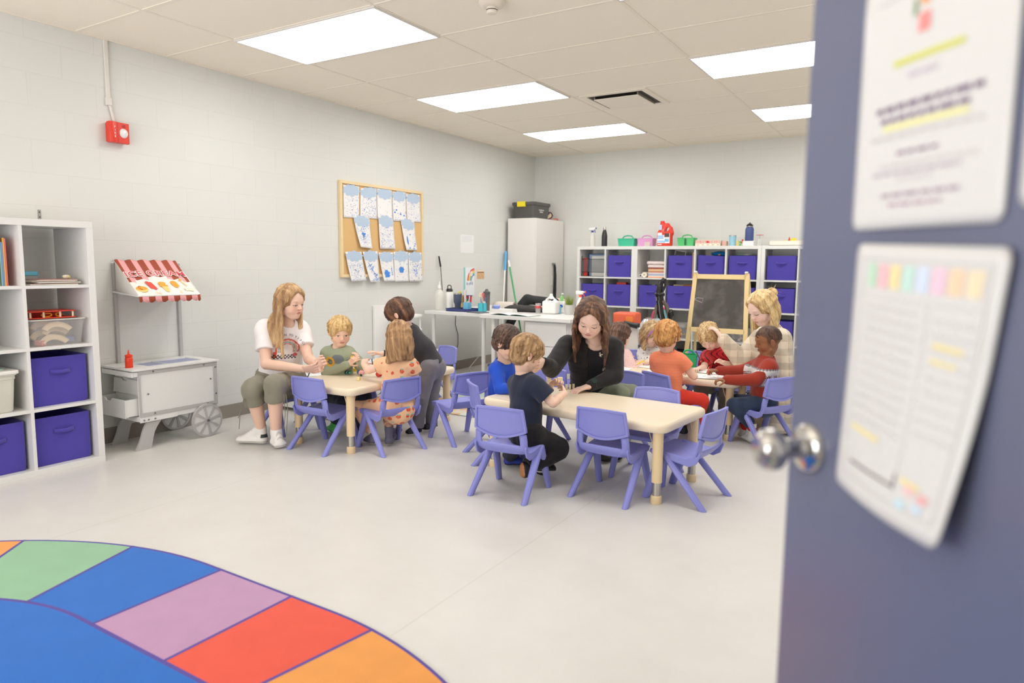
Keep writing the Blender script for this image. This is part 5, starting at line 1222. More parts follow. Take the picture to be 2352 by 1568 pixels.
# ---------------------------------------------------------------- tops of the back shelves
TZ = 1.4708; SY = 8.02
def tx(px): return ony(px, 565, SY).x
spray_bottle('white spray bottle with a blue trigger on the back shelf', (tx(1360), SY, TZ), 0, milky, wht, mat('trigger_blue', (40, 64, 150), .4), .17)
lathe_thing('steel_flask', 'dark slim bottle with a silver cap on the back shelf', 'bottle', (tx(1388), SY, TZ), [('body', [(0, 0), (.033, 0), (.036, .01), (.036, .13), (.028, .175), (.018, .205), (0, .205)], mat('flask_dark', (60, 58, 58), .3, .4)), ('cap', [(.019, .2055), (.019, .235), (.015, .24), (0, .24)], met)])
def caddy(label, x, y, z, c, w=.21, slot=False, rz=0):
    t = thing('caddy', label, 'caddy', (x, y, z), rz); m_ = mat('caddy_%d_%d_%d' % c, c, .4); d = .14; h = .09
    m = MB()
    o = rrect(w, d, .012, 3); k = len(o); R_ = [[(px_*s_, py_*s_, z_) for px_, py_ in o] for s_, z_ in ((.90, 0), (1.0, h), (1.05, h), (1.05, h+.006), (.95, h+.006), (.88, .004))]
    m.add([p for r in R_ for p in r], [(a*k+i, a*k+(i+1) % k, (a+1)*k+(i+1) % k, (a+1)*k+i) for a in range(5) for i in range(k)]); m.add(R_[0], [tuple(range(k))]); m.add(R_[5], [tuple(range(k))]); m.build('body', m_, t)
    MB().tube([(-w*.30, 0, .05), (-w*.30, 0, h+.015), (-w*.22, 0, h+.034), (0, 0, h+.042), (w*.22, 0, h+.034), (w*.30, 0, h+.015), (w*.30, 0, .05)], .008, 8).bx(-w*.32, w*.32, -.003, .003, .004, h).build('handle', m_, t)
    if slot: MB().bx(-.011, .011, -d/2-.001, -d/2+.006, .01, h-.004).build('slot', mat('slot_green', (20, 110, 60), .6), t)
    return t
caddy('teal green caddy on the back shelf, first of the three', tx(1442), SY, TZ, (64, 190, 150), .22)
caddy('pink caddy on the back shelf between the green caddy and the red jug', tx(1484), SY+.02, TZ, (228, 166, 214), .20)
card('note_card', 'small cream card leaning on the pink caddy', 'card', (tx(1492), SY-.08, TZ), 0, .07, .005, .05, mat('card_cream', (214, 198, 190), .8))
caddy('bright green caddy with a dark slot on the back shelf', tx(1578), SY, TZ, (90, 200, 120), .20, True)
t = thing('detergent_jug', 'tall red jug with a handle hole and a white and blue label', 'jug', (tx(1528), SY-.02, TZ))
f = Field((-.13, -.08, -.01), (.13, .08, .31), .004)
f.loft((0, 0, .02), (0, 0, .15), (1, 0, 0), (.094, .05), (.094, .05), k=0); f.loft((0, 0, .15), (-.035, 0, .262), (1, 0, 0), (.090, .048), (.030, .026), k=.02); f.chain([(-.02, 0, .25), (.03, 0, .247), (.068, 0, .205), (.080, 0, .15)], [.018, .02, .02, .022], .02); f.half((0, 0, .002), (0, 0, -1))
f.ell((.030, 0, .192), (.018, .12, .034), np.array([[.80, 0, .6], [0, 1, 0], [-.6, 0, .80]]), k=.006, op='s')
P, Q = f.mesh(); mesh_obj('body', [(P, Q, lin((234, 66, 50)))], vmat('glossy_red', .3), t)
MB().lathe([(.0, .265), (.025, .265), (.025, .295), (0, .295)], 20, T=Matrix.Translation((-.036, 0, 0))).build('cap', mat('jug_red', (234, 60, 44), .35), t)
def lab(x0, x1, z0, z1, c, nm='label_patch', o=.0): MB().bx(x0, x1, -.0525-o, -.051-o, z0, z1).build(nm, mat('lb_%d_%d_%d' % c, c, .5), t, smooth=False, bevel=.0004)
lab(-.075, .075, .035, .15, (250, 246, 244), 'label'); lab(-.075, .0, .085, .125, (150, 200, 240), o=.001); lab(-.07, .02, .04, .065, (170, 210, 244), o=.001); lab(.01, .07, .105, .15, (90, 66, 60), o=.001); lab(.015, .065, .05, .085, (130, 196, 236), o=.001); lab(-.07, -.02, .015, .024, (250, 240, 236)); lab(-.07, -.02, .145, .158, (250, 240, 236), o=.0012)
MB().bx(-.06, -.025, -.047, -.045, .19, .25).build('round_badge', mat('badge_pale', (206, 214, 240), .5), t, bevel=.0005)
text('lettering', 'Color', .028, wht, t, (-.038, -.0545, .095), (pi/2, 0, 0))
t = thing('striped_box', 'long box with red and white candy stripes on the back shelf', 'box', ((tx(1600)+tx(1657))/2, SY, TZ))
W_ = tx(1657)-tx(1600)
MB().bx(-W_/2, W_/2, -.06, .06, 0, .065).build('box', mat('box_cream', (250, 240, 226), .6), t, bevel=.001)
for k in range(16): MB().bx(-W_/2+W_*(k+.25)/16, -W_/2+W_*(k+.65)/16, -.0612, -.060, .028, .064).build('stripe', mat('stripe_red', (230, 96, 90), .6), t, smooth=False)
for k in range(5): MB().bx(-W_/2+.02+k*W_/5, -W_/2+.045+k*W_/5, -.0612, -.060, .008, .018).build('ornament', mat('gold_print', (226, 190, 140), .6), t, smooth=False)
MB().ball((0, -.0612, .045), (.02, .001, .012), 12).build('red_motif', mat('motif_red', (226, 60, 60), .6), t)
card('pink_box', 'small rosy box at the end of the striped box', 'box', (tx(1665), SY, TZ), 0, .05, .08, .055, mat('rosy', (222, 176, 160), .6))
lathe_thing('glass_tumbler', 'light blue marbled tumbler on the back shelf', 'tumbler', (tx(1682), SY, TZ), [('body', [(0, 0), (.034, 0), (.040, .11), (0, .11)], mat('marble_blue', (160, 210, 232), .35, noise=.12, nscale=30)), ('rim', [(.0405, .1105), (.0405, .118), (.037, .118), (.037, .1105)], met)])
t = thing('toy_figures', 'little yellow, green and red toy beads beside the navy flask', 'toy', (tx(1705), SY-.02, TZ))
for k, (x, z, c) in enumerate([(-.05, .0, (246, 210, 60)), (-.05, .03, (246, 210, 60)), (-.02, .0, (90, 190, 90)), (-.02, .028, (90, 190, 90)), (.0, .026, (230, 80, 60)), (.005, .05, (200, 70, 60)), (.03, .03, (246, 180, 40)), (.03, .0, (246, 200, 60)), (.045, .026, (230, 90, 80))]):
    MB().box((x, 0, z+.012), (.018, .015, .024)).build('bead_block', mat('bead_%d_%d' % (c[0], c[1]), c, .5), t, bevel=.003)
t = lathe_thing('steel_flask', 'navy wide-mouth flask with a black spout lid on a white block', 'bottle', (tx(1720), SY, TZ+.055), [('body', [(0, 0), (.044, 0), (.046, .006), (.046, .13), (.036, .15), (.034, .155), (0, .155)], mat('flask_navy', (68, 84, 140), .4)), ('collar', [(.035, .1555), (.035, .163), (0, .163)], met), ('lid', [(.036, .1635), (.036, .175), (.02, .19), (.007, .195), (.007, .203), (0, .203)], blk)])
card('white_block', 'white block carrying the navy flask', 'block', (tx(1720), SY, TZ), 0, .12, .1, .054, wht)
t = thing('flower_vase', 'pink flower in a small clear vase on the back shelf', 'vase', (tx(1744), SY, TZ))
MB().lathe([(0, 0), (.026, 0), (.03, .05), (.02, .075), (.018, .075), (.024, .045), (.022, .004), (0, .004)], 20).build('vase', clearp, t); MB().tube([(0, 0, .01), (.0, 0, .11)], .002, 5).build('stem', mat('stem_green', (130, 160, 90), .5), t)
m = MB()
for k in range(14):
    a = 2*pi*k/14; m.ball((math.cos(a)*.022, math.sin(a)*.022, .118), (.02, .01, .004), 6, m=4, T=Matrix.Translation((math.cos(a)*.001, 0, 0)))
m.build('petals', mat('petal_pink', (240, 130, 140), .6), t)
t = thing('shallow_tray', 'cream shallow tray at the right end of the back shelf', 'tray', (3.35, SY, TZ))
MB().bx(-.18, .22, -.12, .12, 0, .005).bx(-.18, .22, -.12, -.115, 0, .05).bx(-.18, .22, .115, .12, 0, .05).bx(-.18, -.175, -.12, .12, 0, .05).bx(.215, .22, -.12, .12, 0, .05).build('tray', mat('tray_cream2', (250, 240, 226), .6), t, bevel=.001)
for k, (dx, dz, c, nm, sh) in enumerate([(-.04, .05, (246, 226, 60), 'yellow flat', 0), (.005, .075, (226, 80, 60), 'red triangular', 1), (.05, .07, (246, 230, 70), 'round yellow', 2), (.02, .04, (140, 180, 230), 'pale blue', 0), (.1, .05, (240, 200, 206), 'pink', 0)]):
    t = thing('foam_shape', nm+' foam shape in the cream tray', 'toy shape', (3.36+dx, SY-.06, TZ+.0055), .2*k, 'foam shapes in the cream tray'); m_ = mat('foam_%d' % k, c, .6)
    if sh == 0: MB().box((0, 0, dz*.5), (.045, .02, dz)).build('shape', m_, t, bevel=.003)
    elif sh == 1: MB().prism([(-.03, 0), (.03, 0), (0, .09)], -.01, .01, T=Matrix(((1, 0, 0, 0), (0, 0, 1, 0), (0, 1, 0, 0), (0, 0, 0, 1)))).build('shape', m_, t)
    else: MB().cyl((0, -.01, .04), (0, .01, .04), .036, n=20).build('shape', m_, t)
# ---------------------------------------------------------------- contents of the back shelves
t0_, clB1, TB1 = B1; t0_, clB2, TB2 = B2; t0_, clB3, TB3 = B3
def cp(unit, i, j, fx=.5, fy=.19, dz=0.0008): t_, cl2, T2_ = unit; x0, x1, z0, z1 = cl2(i, j); return T2_ @ Vector((x0+(x1-x0)*fx, fy, z0+dz)), (x1-x0), (z1-z0)
P_, w_, h_ = cp(B1, 0, 3)
t = thing('wire_basket', 'black wire basket of folders in the top left cube of the back shelf', 'basket', P_)
wk = mat('black_wire', (36, 38, 40), .5)
MB().bx(-.155, .155, -.15, .15, 0, .004).build('base', wk, t)
m = MB()
for z in (.055, .215): m.tube([(-.155, -.15, z), (.155, -.15, z), (.155, .15, z), (-.155, .15, z)], .004, 6, closed=True)
for x in (-.155, .155): m.tube([(x, -.15, 0), (x, -.15, .255)], .005, 6).tube([(x, .15, 0), (x, .15, .255)], .005, 6)
m.build('frame', wk, t); MB().bx(-.15, .15, -.1515, -.1505, .06, .21).build('mesh_panel', mat('mesh_dark', (90, 96, 104), .6, alpha=.3), t)
for k, (x, dx, y, c, nm, h) in enumerate([(-.125, .035, -.1, (226, 60, 50), 'red', .225), (-.02, .14, .06, (60, 130, 200), 'royal blue', .28), (.02, .13, -.02, (180, 200, 230), 'pale blue', .27), (.05, .10, -.08, (240, 238, 232), 'white', .25)]):
    card('file_folder', nm+' folder standing in the black wire basket', 'folder', P_+V(x, y, .0045), 0, dx*2 if k else .05, .012, h, mat('ff_%d' % k, c, .5), group='folders in the wire basket')
P_, w_, h_ = cp(B1, 1, 3, .6, .2, .2628)
t = thing('toy_basket', 'mint green toy basket with its handle sticking out of a blue bin', 'toy', P_); MB().bx(-.045, -.03, -.005, .005, 0, .045).bx(.03, .045, -.005, .005, 0, .045).bx(-.045, .045, -.005, .005, .035, .048).build('handle', mat('mint', (176, 216, 196), .5), t, bevel=.003)
P_, w_, h_ = cp(B1, 1, 2, .5, .15, .262); card('red_box', 'red box lying on the blue bin right of the teacher\'s head', 'box', P_+V(0, 0, .0), .1, .12, .1, .025, mat('box_red', (232, 70, 56), .5))
# towels and stacked paper
P_, w_, h_ = cp(B2, 0, 3, .68, .17)
for k in range(9):
    c = [(244, 170, 120), (240, 232, 226), (160, 180, 210), (214, 206, 214), (240, 226, 226), (206, 120, 90), (226, 190, 150), (236, 214, 160), (190, 90, 70)][k]
    nm = ['peach', 'white', 'blue-grey', 'lilac-grey', 'blush', 'rust', 'tan', 'straw', 'brick red'][k]
    card('paper_ream', nm+' ream in the pile under the folded towels, back shelf', 'paper', P_+V(0, 0, .0125*k), .02*((k*7) % 3-1), .20, .26, .0120, mat('ream_%d' % k, c, .8), group='coloured papers stacked on the back shelf')
for k in range(2):
    t = thing('folded_towel', ['lower', 'upper'][k]+' folded blush towel on the stacked papers', 'towel', P_+V(-.015*k, 0, .114+.04*k), 0, 'folded towels on the back shelf')
    f = Field((-.14, -.15, -.005), (.14, .15, .05), .005); f.box((0, 0, .019), (.115-.005*k, .13, .019), r=.017); f.noise(.003, (40, 40, 60), seed=k); P, Q = f.mesh(); mesh_obj('towel', [(P, Q, lin((238, 222, 218)))], vmat('towel_cloth', .9, .4, 300), t)
t = thing('paper_roll', 'cream paper roll lying in the back shelf', 'paper roll', cp(B2, 0, 3, .22, .15)[0]); MB().cyl((0, -.1, .033), (0, .1, .033), .032, n=24).build('roll', mat('roll_cream', (244, 236, 216), .8), t); MB().cyl((0, -.101, .033), (0, -.1005, .033), .008, n=12).build('core', mat('core_brown', (150, 120, 90), .8), t)
t = thing('tape_roll', 'small black-cored roll beside the cream paper roll', 'tape', cp(B2, 0, 3, .06, .13)[0]); MB().cyl((0, -.06, .021), (0, .06, .021), .02, n=20).build('roll', wht, t); MB().cyl((0, -.061, .021), (0, -.0605, .021), .011, n=16).build('core', blk, t)
P_, w_, h_ = cp(B2, 1, 3, .42, .12, .2628); t = thing('black_card', 'black photo card leaning above a blue bin on the top row', 'card', P_, .05)
MB().bx(-.07, .05, -.003, .0, 0, .05, T=Matrix.Rotation(.15, 4, 'Y')).build('print', blk, t); MB().bx(-.075, .055, .0, .003, -.0, .055, T=Matrix.Rotation(.15, 4, 'Y')).build('border', wht, t)
P_, w_, h_ = cp(B2, 1, 3, .97, .15); card('cardboard_sheet', 'tan cardboard sheet standing beside a blue bin', 'cardboard', P_+V(-.005, 0, 0), 0, .012, .26, .3, mat('cardboard', (196, 160, 116), .8))
P_, w_, h_ = cp(B2, 2, 3, .6, .17, .264); t = thing('blue_toy', 'bright blue plush toy on top of the crumpled bin', 'toy', P_); MB().ball((.03, 0, .022), (.09, .06, .03), 14).ball((-.02, 0, .022), (.05, .05, .02), 12).build('body', mat('plush_blue', (20, 130, 206), .8), t); MB().ball((.04, -.06, .01), (.015, .01, .01), 8).build('orange_spot', mat('spot_orange', (206, 150, 90), .7), t)
P_, w_, h_ = cp(B2, 2, 3, .33, .15, .2628); card('grey_folder', 'grey card slanting above the crumpled bin', 'card', P_, .2, .06, .005, .045, mat('card_grey', (190, 176, 166), .8))
P_, w_, h_ = cp(B2, 3, 3, .45, .17, .2628); t = thing('mint_cloth', 'mint and white cloth heaped on a blue bin', 'cloth', P_); MB().ball((-.04, 0, .013), (.05, .04, .012), 10).build('cloth', mat('mint', (176, 216, 196), .5), t); MB().ball((.04, 0, .014), (.05, .04, .014), 10).build('white_cloth', wht, t)
P_, w_, h_ = cp(B2, 1, 2, .35, .17, .2628); card('manila_folder', 'cream folder resting on the bin right of the cleaner handle', 'folder', P_, .1, .11, .1, .012, mat('manila', (244, 224, 180), .7)); card('orange_folder', 'orange-brown folder resting on the bin right of the cleaner handle', 'folder', P_+V(.12, 0, 0), -.1, .11, .1, .016, mat('folder_orange', (222, 150, 90), .7))
P_, w_, h_ = cp(B2, 0, 2, .5, .15, .2628); card('white_tag', 'small white tag on the bin left of the cleaner handle', 'tag', P_, 0, .04, .03, .006, wht)
def clear_box(label, P_, w, d, h, fill, lidc):
    t = thing('clear_bin', label, 'storage box', P_); MB().prism(rrect(w, d, .02), 0, h).build('tub', clearp, t, bevel=.002); MB().prism(rrect(w+.015, d+.015, .02), h, h+.012).build('lid', lidc, t, bevel=.002)
    rs = random.Random(int(h*1000)); 
    for k in range(len(fill)):
        c, nm = fill[k]; g = MB()
        for q in range(5): g.ball((rs.uniform(-w*.38, w*.38), rs.uniform(-d*.4, -d*.1), rs.uniform(.02, h*.75)), rs.uniform(.010, .02), 7, m=5)
        g.build('filling', mat('fill_'+nm, c, .6), t)
    return t
P_, w_, h_ = cp(B2, 0, 1, .5, .17); clear_box('grey lidded box of pink and orange craft bits in the back shelf', P_, .27, .28, .14, [((236, 100, 160), 'pinkish'), ((240, 170, 90), 'orangeish'), ((120, 150, 200), 'bluish')], mat('lid_lilac', (206, 186, 200), .5))
t = thing('bowl_stack', 'pale pink bowl resting on the grey lidded box', 'bowl', P_+V(0, 0, .1525)); MB().lathe([(0, 0), (.07, 0), (.10, .07), (.095, .07), (.066, .004), (0, .004)], 24).build('bowl', mat('bowl_pink', (236, 214, 208), .5), t)
P_, w_, h_ = cp(B2, 1, 0, .6, .17); 
P_, w_, h_ = cp(B2, 1, 1, .55, .17); clear_box('clear box of bright beads beside the easel, lower back shelf', P_+V(.02, 0, 0), .26, .28, .11, [((230, 110, 160), 'pinkbead'), ((70, 150, 190), 'tealbead'), ((246, 206, 90), 'yellowbead')], clearp)
t = thing('bowl_stack', 'stack of white bowls on the clear bead box', 'bowls', P_+V(.02, 0, .1225)); 
for k in range(4): MB().lathe([(0, .0), (.07, 0), (.105, .03), (.10, .03), (.068, .003), (0, .003)], 24, T=Matrix.Translation((0, 0, k*.009))).build('bowl', wht, t)
P_, w_, h_ = cp(B1, 1, 1, .45, .17); t = thing('white_basket', 'small white tub in the lower left back shelf', 'tub', P_); MB().prism(rrect(.18, .15, .03), 0, .09).build('tub', mat('tub_ivory', (232, 224, 214), .5), t, bevel=.004); MB().bx(-.02, .02, -.077, -.075, .055, .07).build('handle_hole', blk, t)
P_, w_, h_ = cp(B2, 2, 1, .5, .17); clear_box('clear tub of pink and teal wool below the chalkboard', P_, .27, .28, .15, [((220, 90, 110), 'rosewool'), ((90, 160, 150), 'tealwool'), ((206, 196, 190), 'greywool')], clearp)
P_, w_, h_ = cp(B2, 3, 1, .5, .17); clear_box('clear tub of pink balls beside the right easel post', P_, .27, .28, .15, [((226, 80, 110), 'roseball'), ((190, 180, 176), 'greyball')], clearp)
P_, w_, h_ = cp(B2, 2, 0, .5, .17); card('dark_crate', 'black crate on the floor level of the wide back shelf', 'crate', P_, 0, .28, .28, .24, mat('crate_black', (44, 42, 44), .6))
P_, w_, h_ = cp(B2, 1, 0, .5, .17); card('dark_crate', 'dark crate in the lowest row left of the easel', 'crate', P_, 0, .26, .28, .2, mat('crate_black', (44, 42, 44), .6))
# ---------------------------------------------------------------- carpet cleaner, cooler, toys behind the back table
vt = thing('carpet_cleaner', 'upright carpet cleaner with a black looped handle and clear tank', 'vacuum cleaner', (2.30, 6.85, 0), 0)
gl = mat('gloss_black', (26, 26, 28), .15); vg = mat('hose_brown', (104, 92, 84), .4)
h0 = at(1519, 636, 7.05); 
def vp(px, py, d=7.05): return at(px, py, d)-V(2.30, 6.85, 0)
MB().tube([vp(1526, 640), vp(1517, 650), vp(1513, 668), vp(1516, 690)], [.02, .03, .03, .035], 12).tube([vp(1527, 640), vp(1528, 655), vp(1521, 672)], [.018, .012, .012], 10).build('handle', gl, vt)
MB().tube([vp(1516, 672), vp(1517, 690)], [.03, .035], 12).ball(vp(1515, 676), (.055, .04, .035), 14).ball(vp(1509, 676), (.02, .04, .025), 10).build('handle_joint', gl, vt)
MB().tube([vp(1514, 690), vp(1517, 720), vp(1522, 745), vp(1530, 785), vp(1530, 860)], [.032, .034, .04, .05, .06], 14).build('spine', gl, vt)
MB().tube([vp(1507, 682), vp(1509, 694), vp(1517, 697)], .006, 8).build('chrome_loop', met, vt)
MB().tube([vp(1519, 690), vp(1530, 700), vp(1537, 725), vp(1542, 760), vp(1540, 800)], .022, 10).build('hose', vg, vt)
MB().tube([vp(1508, 700), vp(1505, 725), vp(1501, 760), vp(1503, 800)], .016, 10).build('cord', vg, vt)
MB().ball(vp(1541, 722), (.03, .05, .055), 12).build('cord_hook', gl, vt)
MB().tube([vp(1500, 742), vp(1515, 735), vp(1524, 728)], [.05, .03, .01], 10).build('silver_guard', mat('guard_silver', (206, 208, 212), .2, .5), vt)
b0 = vp(1520, 815); f = Field((b0.x-.25, b0.y-.3, .0), (b0.x+.25, b0.y+.25, .52), .01); f.box((b0.x, b0.y, .22), (.13, .14, .2), r=.05); f.box((b0.x, b0.y-.1, .07), (.17, .16, .065), r=.04, k=.04); P, Q = f.mesh(); mesh_obj('body', [(P, Q, lin((44, 50, 66)))], vmat('dark_gloss', .2), vt)
vt2 = thing('hand_vacuum', 'clear and silver cyclone vacuum standing beside the beige cooler', 'vacuum cleaner', (2.30, 6.35, 0))
def v2(px, py, d=6.35): return at(px+10, py, d)-V(2.30, 6.35, 0)
sv = mat('silver_plastic', (206, 208, 214), .2, .4)
MB().tube([v2(1476, 733), v2(1474, 745), v2(1472, 768)], [.03, .055, .06], 16).tube([v2(1460, 752), v2(1462, 775)], [.025, .03], 12).tube([v2(1486, 745), v2(1487, 770)], [.03, .035], 12).build('cyclone_top', sv, vt2)
MB().tube([v2(1477, 738), v2(1474, 752), v2(1469, 768)], .013, 8).build('black_clip', gl, vt2)
MB().tube([v2(1470, 765), v2(1470, 800)], [.06, .055], 18).build('dust_bin', mat('bin_clear', (170, 180, 205), .1, alpha=.6), vt2)
bq = Vector(onz(1478, 880, 0.0)); MB().tube([v2(1470, 790), v2(1475, 830), V(v2(1478, 870).x, v2(1478, 870).y, .06), V(v2(1478, 870).x, v2(1478, 870).y, .001)], [.06, .07, .085, .10], 16).build('lower_body', mat('vac_navy', (44, 54, 84), .3), vt2)
MB().tube([v2(1474, 785), v2(1471, 800), v2(1475, 820), v2(1486, 832), v2(1496, 836)], .008, 8).build('silver_tube', wht, vt2)
cq = onz(1440, 905, 0)
ck = thing('drink_cooler', 'tall beige drink cooler with an orange-red base behind the girl in pink', 'cooler', (2.19, 6.60, 0), .1)
cqm = mat('cooler_beige', (222, 214, 204), .45)
MB().lathe([(0, .35), (.17, .35), (.165, .62), (.16, .64), (0, .64)], 28).build('tank', cqm, ck)
MB().lathe([(0, 0), (.185, 0), (.19, .02), (.182, .30), (.17, .345), (0, .345)], 28).build('base', mat('cooler_red', (226, 70, 50), .45), ck)
t = thing('orange_case', 'orange hard case on top of the drink cooler', 'case', (2.10, 6.56, .6405), .05)
MB().box((0, 0, .065), (.24, .2, .13)).build('case', mat('case_orange', (238, 106, 70), .45), t, bevel=.02); MB().box((.06, -.103, .06), (.07, .008, .07)).build('sticker', mat('sticker_orange', (246, 140, 60), .5), t)
MB().tube([(.02, -.13, .035), (.10, -.16, .02), (.18, -.17, .01)], [.02, .025, .03], 10).build('black_grip', blk, t)
t = thing('toy_hat', 'round turquoise toy drum with a pink rim behind the cooler', 'toy', (2.29, 7.09, .56))
t = t; MB().cyl((0, -.04, .145), (0, .03, .145), .10, n=28).build('drum', mat('drum_teal', (130, 200, 206), .5), t); MB().tube([(.10*math.cos(a), -.04, .14+.10*math.sin(a)) for a in np.linspace(0, 2*pi, 24, endpoint=False)], .012, 8, closed=True).build('rim', mat('rim_pink', (240, 90, 130), .5), t)
card('side_table', 'plain low stand holding the turquoise drum', 'stand', (2.30, 7.10, 0), 0, .2, .16, .598, mat('stand_grey', (190, 186, 180), .6))
for o in S.objects:
    if o.name == 'toy_hat': o.name = 'toy_drum'; o.location.z = .56
# ---------------------------------------------------------------- left wall furniture behind the boys
t = thing('daybed', 'low bed with a black and white grid cover by the left wall', 'bed', (.36, 4.52, 0)); 
gm_ = bpy.data.materials.new('grid_cover'); gm_.use_nodes = True; nt = gm_.node_tree; b = nt.nodes['Principled BSDF']; tc = nt.nodes.new('ShaderNodeTexCoord'); mp = nt.nodes.new('ShaderNodeMapping'); mp.inputs['Rotation'].default_value = (0, 0, .8); br = nt.nodes.new('ShaderNodeTexBrick'); br.offset = 0; br.inputs['Scale'].default_value = 1; br.inputs['Brick Width'].default_value = .135; br.inputs['Row Height'].default_value = .135; br.inputs['Mortar Size'].default_value = .006
br.inputs['Color1'].default_value = br.inputs['Color2'].default_value = lin((242, 242, 242))+(1,); br.inputs['Mortar'].default_value = lin((52, 56, 62))+(1,); nt.links.new(tc.outputs['Object'], mp.inputs[0]); nt.links.new(mp.outputs[0], br.inputs['Vector']); nt.links.new(br.outputs['Color'], b.inputs['Base Color']); b.inputs['Roughness'].default_value = .85
MB().prism(rrect(.66, 1.34, .05), .10, .30).build('mattress', gm_, t, bevel=.03, bseg=4); MB().bx(-.31, .31, -.64, .64, .03, .10).build('base', wht, t)
t = thing('grid_pillow', 'white bolster with black lines at the near end of the low bed', 'pillow', (.60, 4.20, .302), .3)
f = Field((-.2, -.12, -.01), (.2, .12, .14), .006); f.ell((0, 0, .06), (.17, .085, .058)); P, Q = f.mesh(); mesh_obj('pillow', [(P, Q, lambda P: np.where((np.abs(np.sin(P[:, 0]*24)) < .16)[:, None], np.array([lin((60, 64, 70))]), np.array([lin((242, 242, 242))])))], vmat('pillow_cloth', .9), t)
wb = thing('white_board_panel', 'plain white panel standing against the wall behind the low bed', 'panel', (.004, 5.52, 0))
MB().bx(.0, .03, -.42, .02, .0, .82).build('panel', wht, wb, bevel=.002)
ws = thing('round_shelf', 'white two-tier shelf with oval boards left of the desk', 'shelf', (.20, 5.46, 0), 0)
for z in (.555, .70): MB().prism(disc(.13, 1, 1.2, 28), z, z+.022, T=Matrix.Translation((0, -.05, 0))).build('shelf_board', wht, ws, bevel=.003)
for x, y in ((-.08, -.12), (.08, -.12), (-.08, .04), (.08, .04)): MB().cyl((x, y, 0), (x, y, .70), .009, n=10).build('post', wht, ws)
t = lathe_thing('glass_jar', 'clear jar of white paper on the lower oval board', 'jar', (.20, 5.39, .578), [('jar', [(0, 0), (.045, 0), (.045, .10), (.042, .10), (.042, .004), (0, .004)], clearp), ('paper_inside', [(0, .004), (.03, .004), (.03, .08), (0, .08)], wht)])
t = thing('toy_stove', 'white toy stove with ring knobs under the left desk', 'toy stove', (.50, 5.38, 0), 0)
MB().bx(-.13, .13, -.1, .1, .0, .36).build('body', wht, t, bevel=.004); MB().bx(-.15, .15, -.12, .12, .36, .385).build('top', wht, t, bevel=.003)
for x in (-.07, .03): MB().tube([(x+.03*math.cos(a), -.105, .27+.035*math.sin(a)) for a in np.linspace(0, 2*pi, 20, endpoint=False)], .006, 8, closed=True).build('ring_knob', met, t)
MB().tube([(-.06, 0, .39), (-.02, -.02, .405), (.03, 0, .4), (.07, .01, .41)], .010, 8).build('tap', met, t)
# play mat and dish on the floor
pm_ = bpy.data.materials.new('play_mat'); pm_.use_nodes = True; nt = pm_.node_tree; b = nt.nodes['Principled BSDF']; tc = nt.nodes.new('ShaderNodeTexCoord'); vn = nt.nodes.new('ShaderNodeTexVoronoi'); vn.inputs['Scale'].default_value = 9; cr = nt.nodes.new('ShaderNodeValToRGB')
cr.color_ramp.elements[0].color = lin((190, 206, 190))+(1,); cr.color_ramp.elements[1].color = lin((230, 226, 150))+(1,); e = cr.color_ramp.elements.new(.5); e.color = lin((214, 216, 206))+(1,); e = cr.color_ramp.elements.new(.8); e.color = lin((206, 170, 130))+(1,)
nt.links.new(tc.outputs['Object'], vn.inputs['Vector']); nt.links.new(vn.outputs['Color'], cr.inputs[0]); nt.links.new(cr.outputs[0], b.inputs['Base Color']); b.inputs['Roughness'].default_value = .9
o = MB().prism(rrect(.8, .9, .05), 0, .006).build('play_mat', pm_); o.location = (1.25, 4.98, .001); tag(o, 'pale green and yellow patterned play mat on the floor by the desks', 'mat')
# ---------------------------------------------------------------- things on the tables
TT = .4362
def ot(px, py): q = onz(px, py, TT); return V(q.x, q.y, TT)
def block(label, px, py, w, d, h, c, rz=0): q = ot(px, py); return card('toy_block', label, 'toy block', q, rz, w, d, h, mat('blk_%d_%d_%d' % c, c, .5), group=None)
block('pale yellow cube at the left edge of the left table', 747, 860, .034, .03, .034, (240, 226, 160), .5)
block('bright yellow block among the dough toys', 814, 852, .05, .035, .024, (250, 210, 70), .3)
block('pale yellow block at the front of the dough toys', 824, 873, .022, .02, .022, (246, 226, 160), .2)
t = thing('dough_toy', 'striped teal shell-shaped dough toy on the left table', 'toy', ot(799, 860))
for k in range(5): MB().ball((-.022+.011*k, 0, .016), (.009, .022-.002*k, .016-.0015*k), 10).build('ring', mat('shell_%d' % (k % 2), [(90, 180, 150), (50, 66, 90)][k % 2], .5), t)
t = thing('dough_toy', 'pink dough toy with a dark eye on the left table', 'toy', ot(830, 863))
MB().ball((0, 0, .024), (.03, .02, .017), 12).build('body', mat('dough_pink', (238, 176, 170), .7), t); MB().ball((-.018, -.008, .028), (.014, .014, .016), 10).build('eye', mat('eye_slate', (64, 90, 130), .4), t); MB().cyl((.008, -.01, .0), (.008, -.01, .018), .008, n=10).build('stem', mat('stem_dark', (40, 70, 50), .5), t)
t = thing('dough_toy', 'red ridged dough toy near the girl on the left table', 'toy', ot(870, 865))
for k in range(3): MB().ball((0, 0, .0), (.020, .006, .016), 10, T=Matrix.Translation((0, .012*(k-1), .017)) @ Matrix.Rotation(.5, 4, 'Y')).build('ridge', mat('dough_red', (216, 62, 60), .5), t)
t = thing('dough_toy', 'soft pink lump beside the yellow block on the left table', 'toy', ot(806, 850)); MB().ball((0, 0, .011), (.018, .015, .011), 10).build('lump', mat('dough_pink', (238, 176, 170), .7), t)
t = thing('green_dough', 'small green dough piece held by the teacher in white', 'toy', at(730, 837, 4.64)-V(0, 0, .01)); MB().ball((0, 0, .01), (.012, .012, .014), 10).build('lump', mat('dough_green', (150, 220, 130), .6), t)
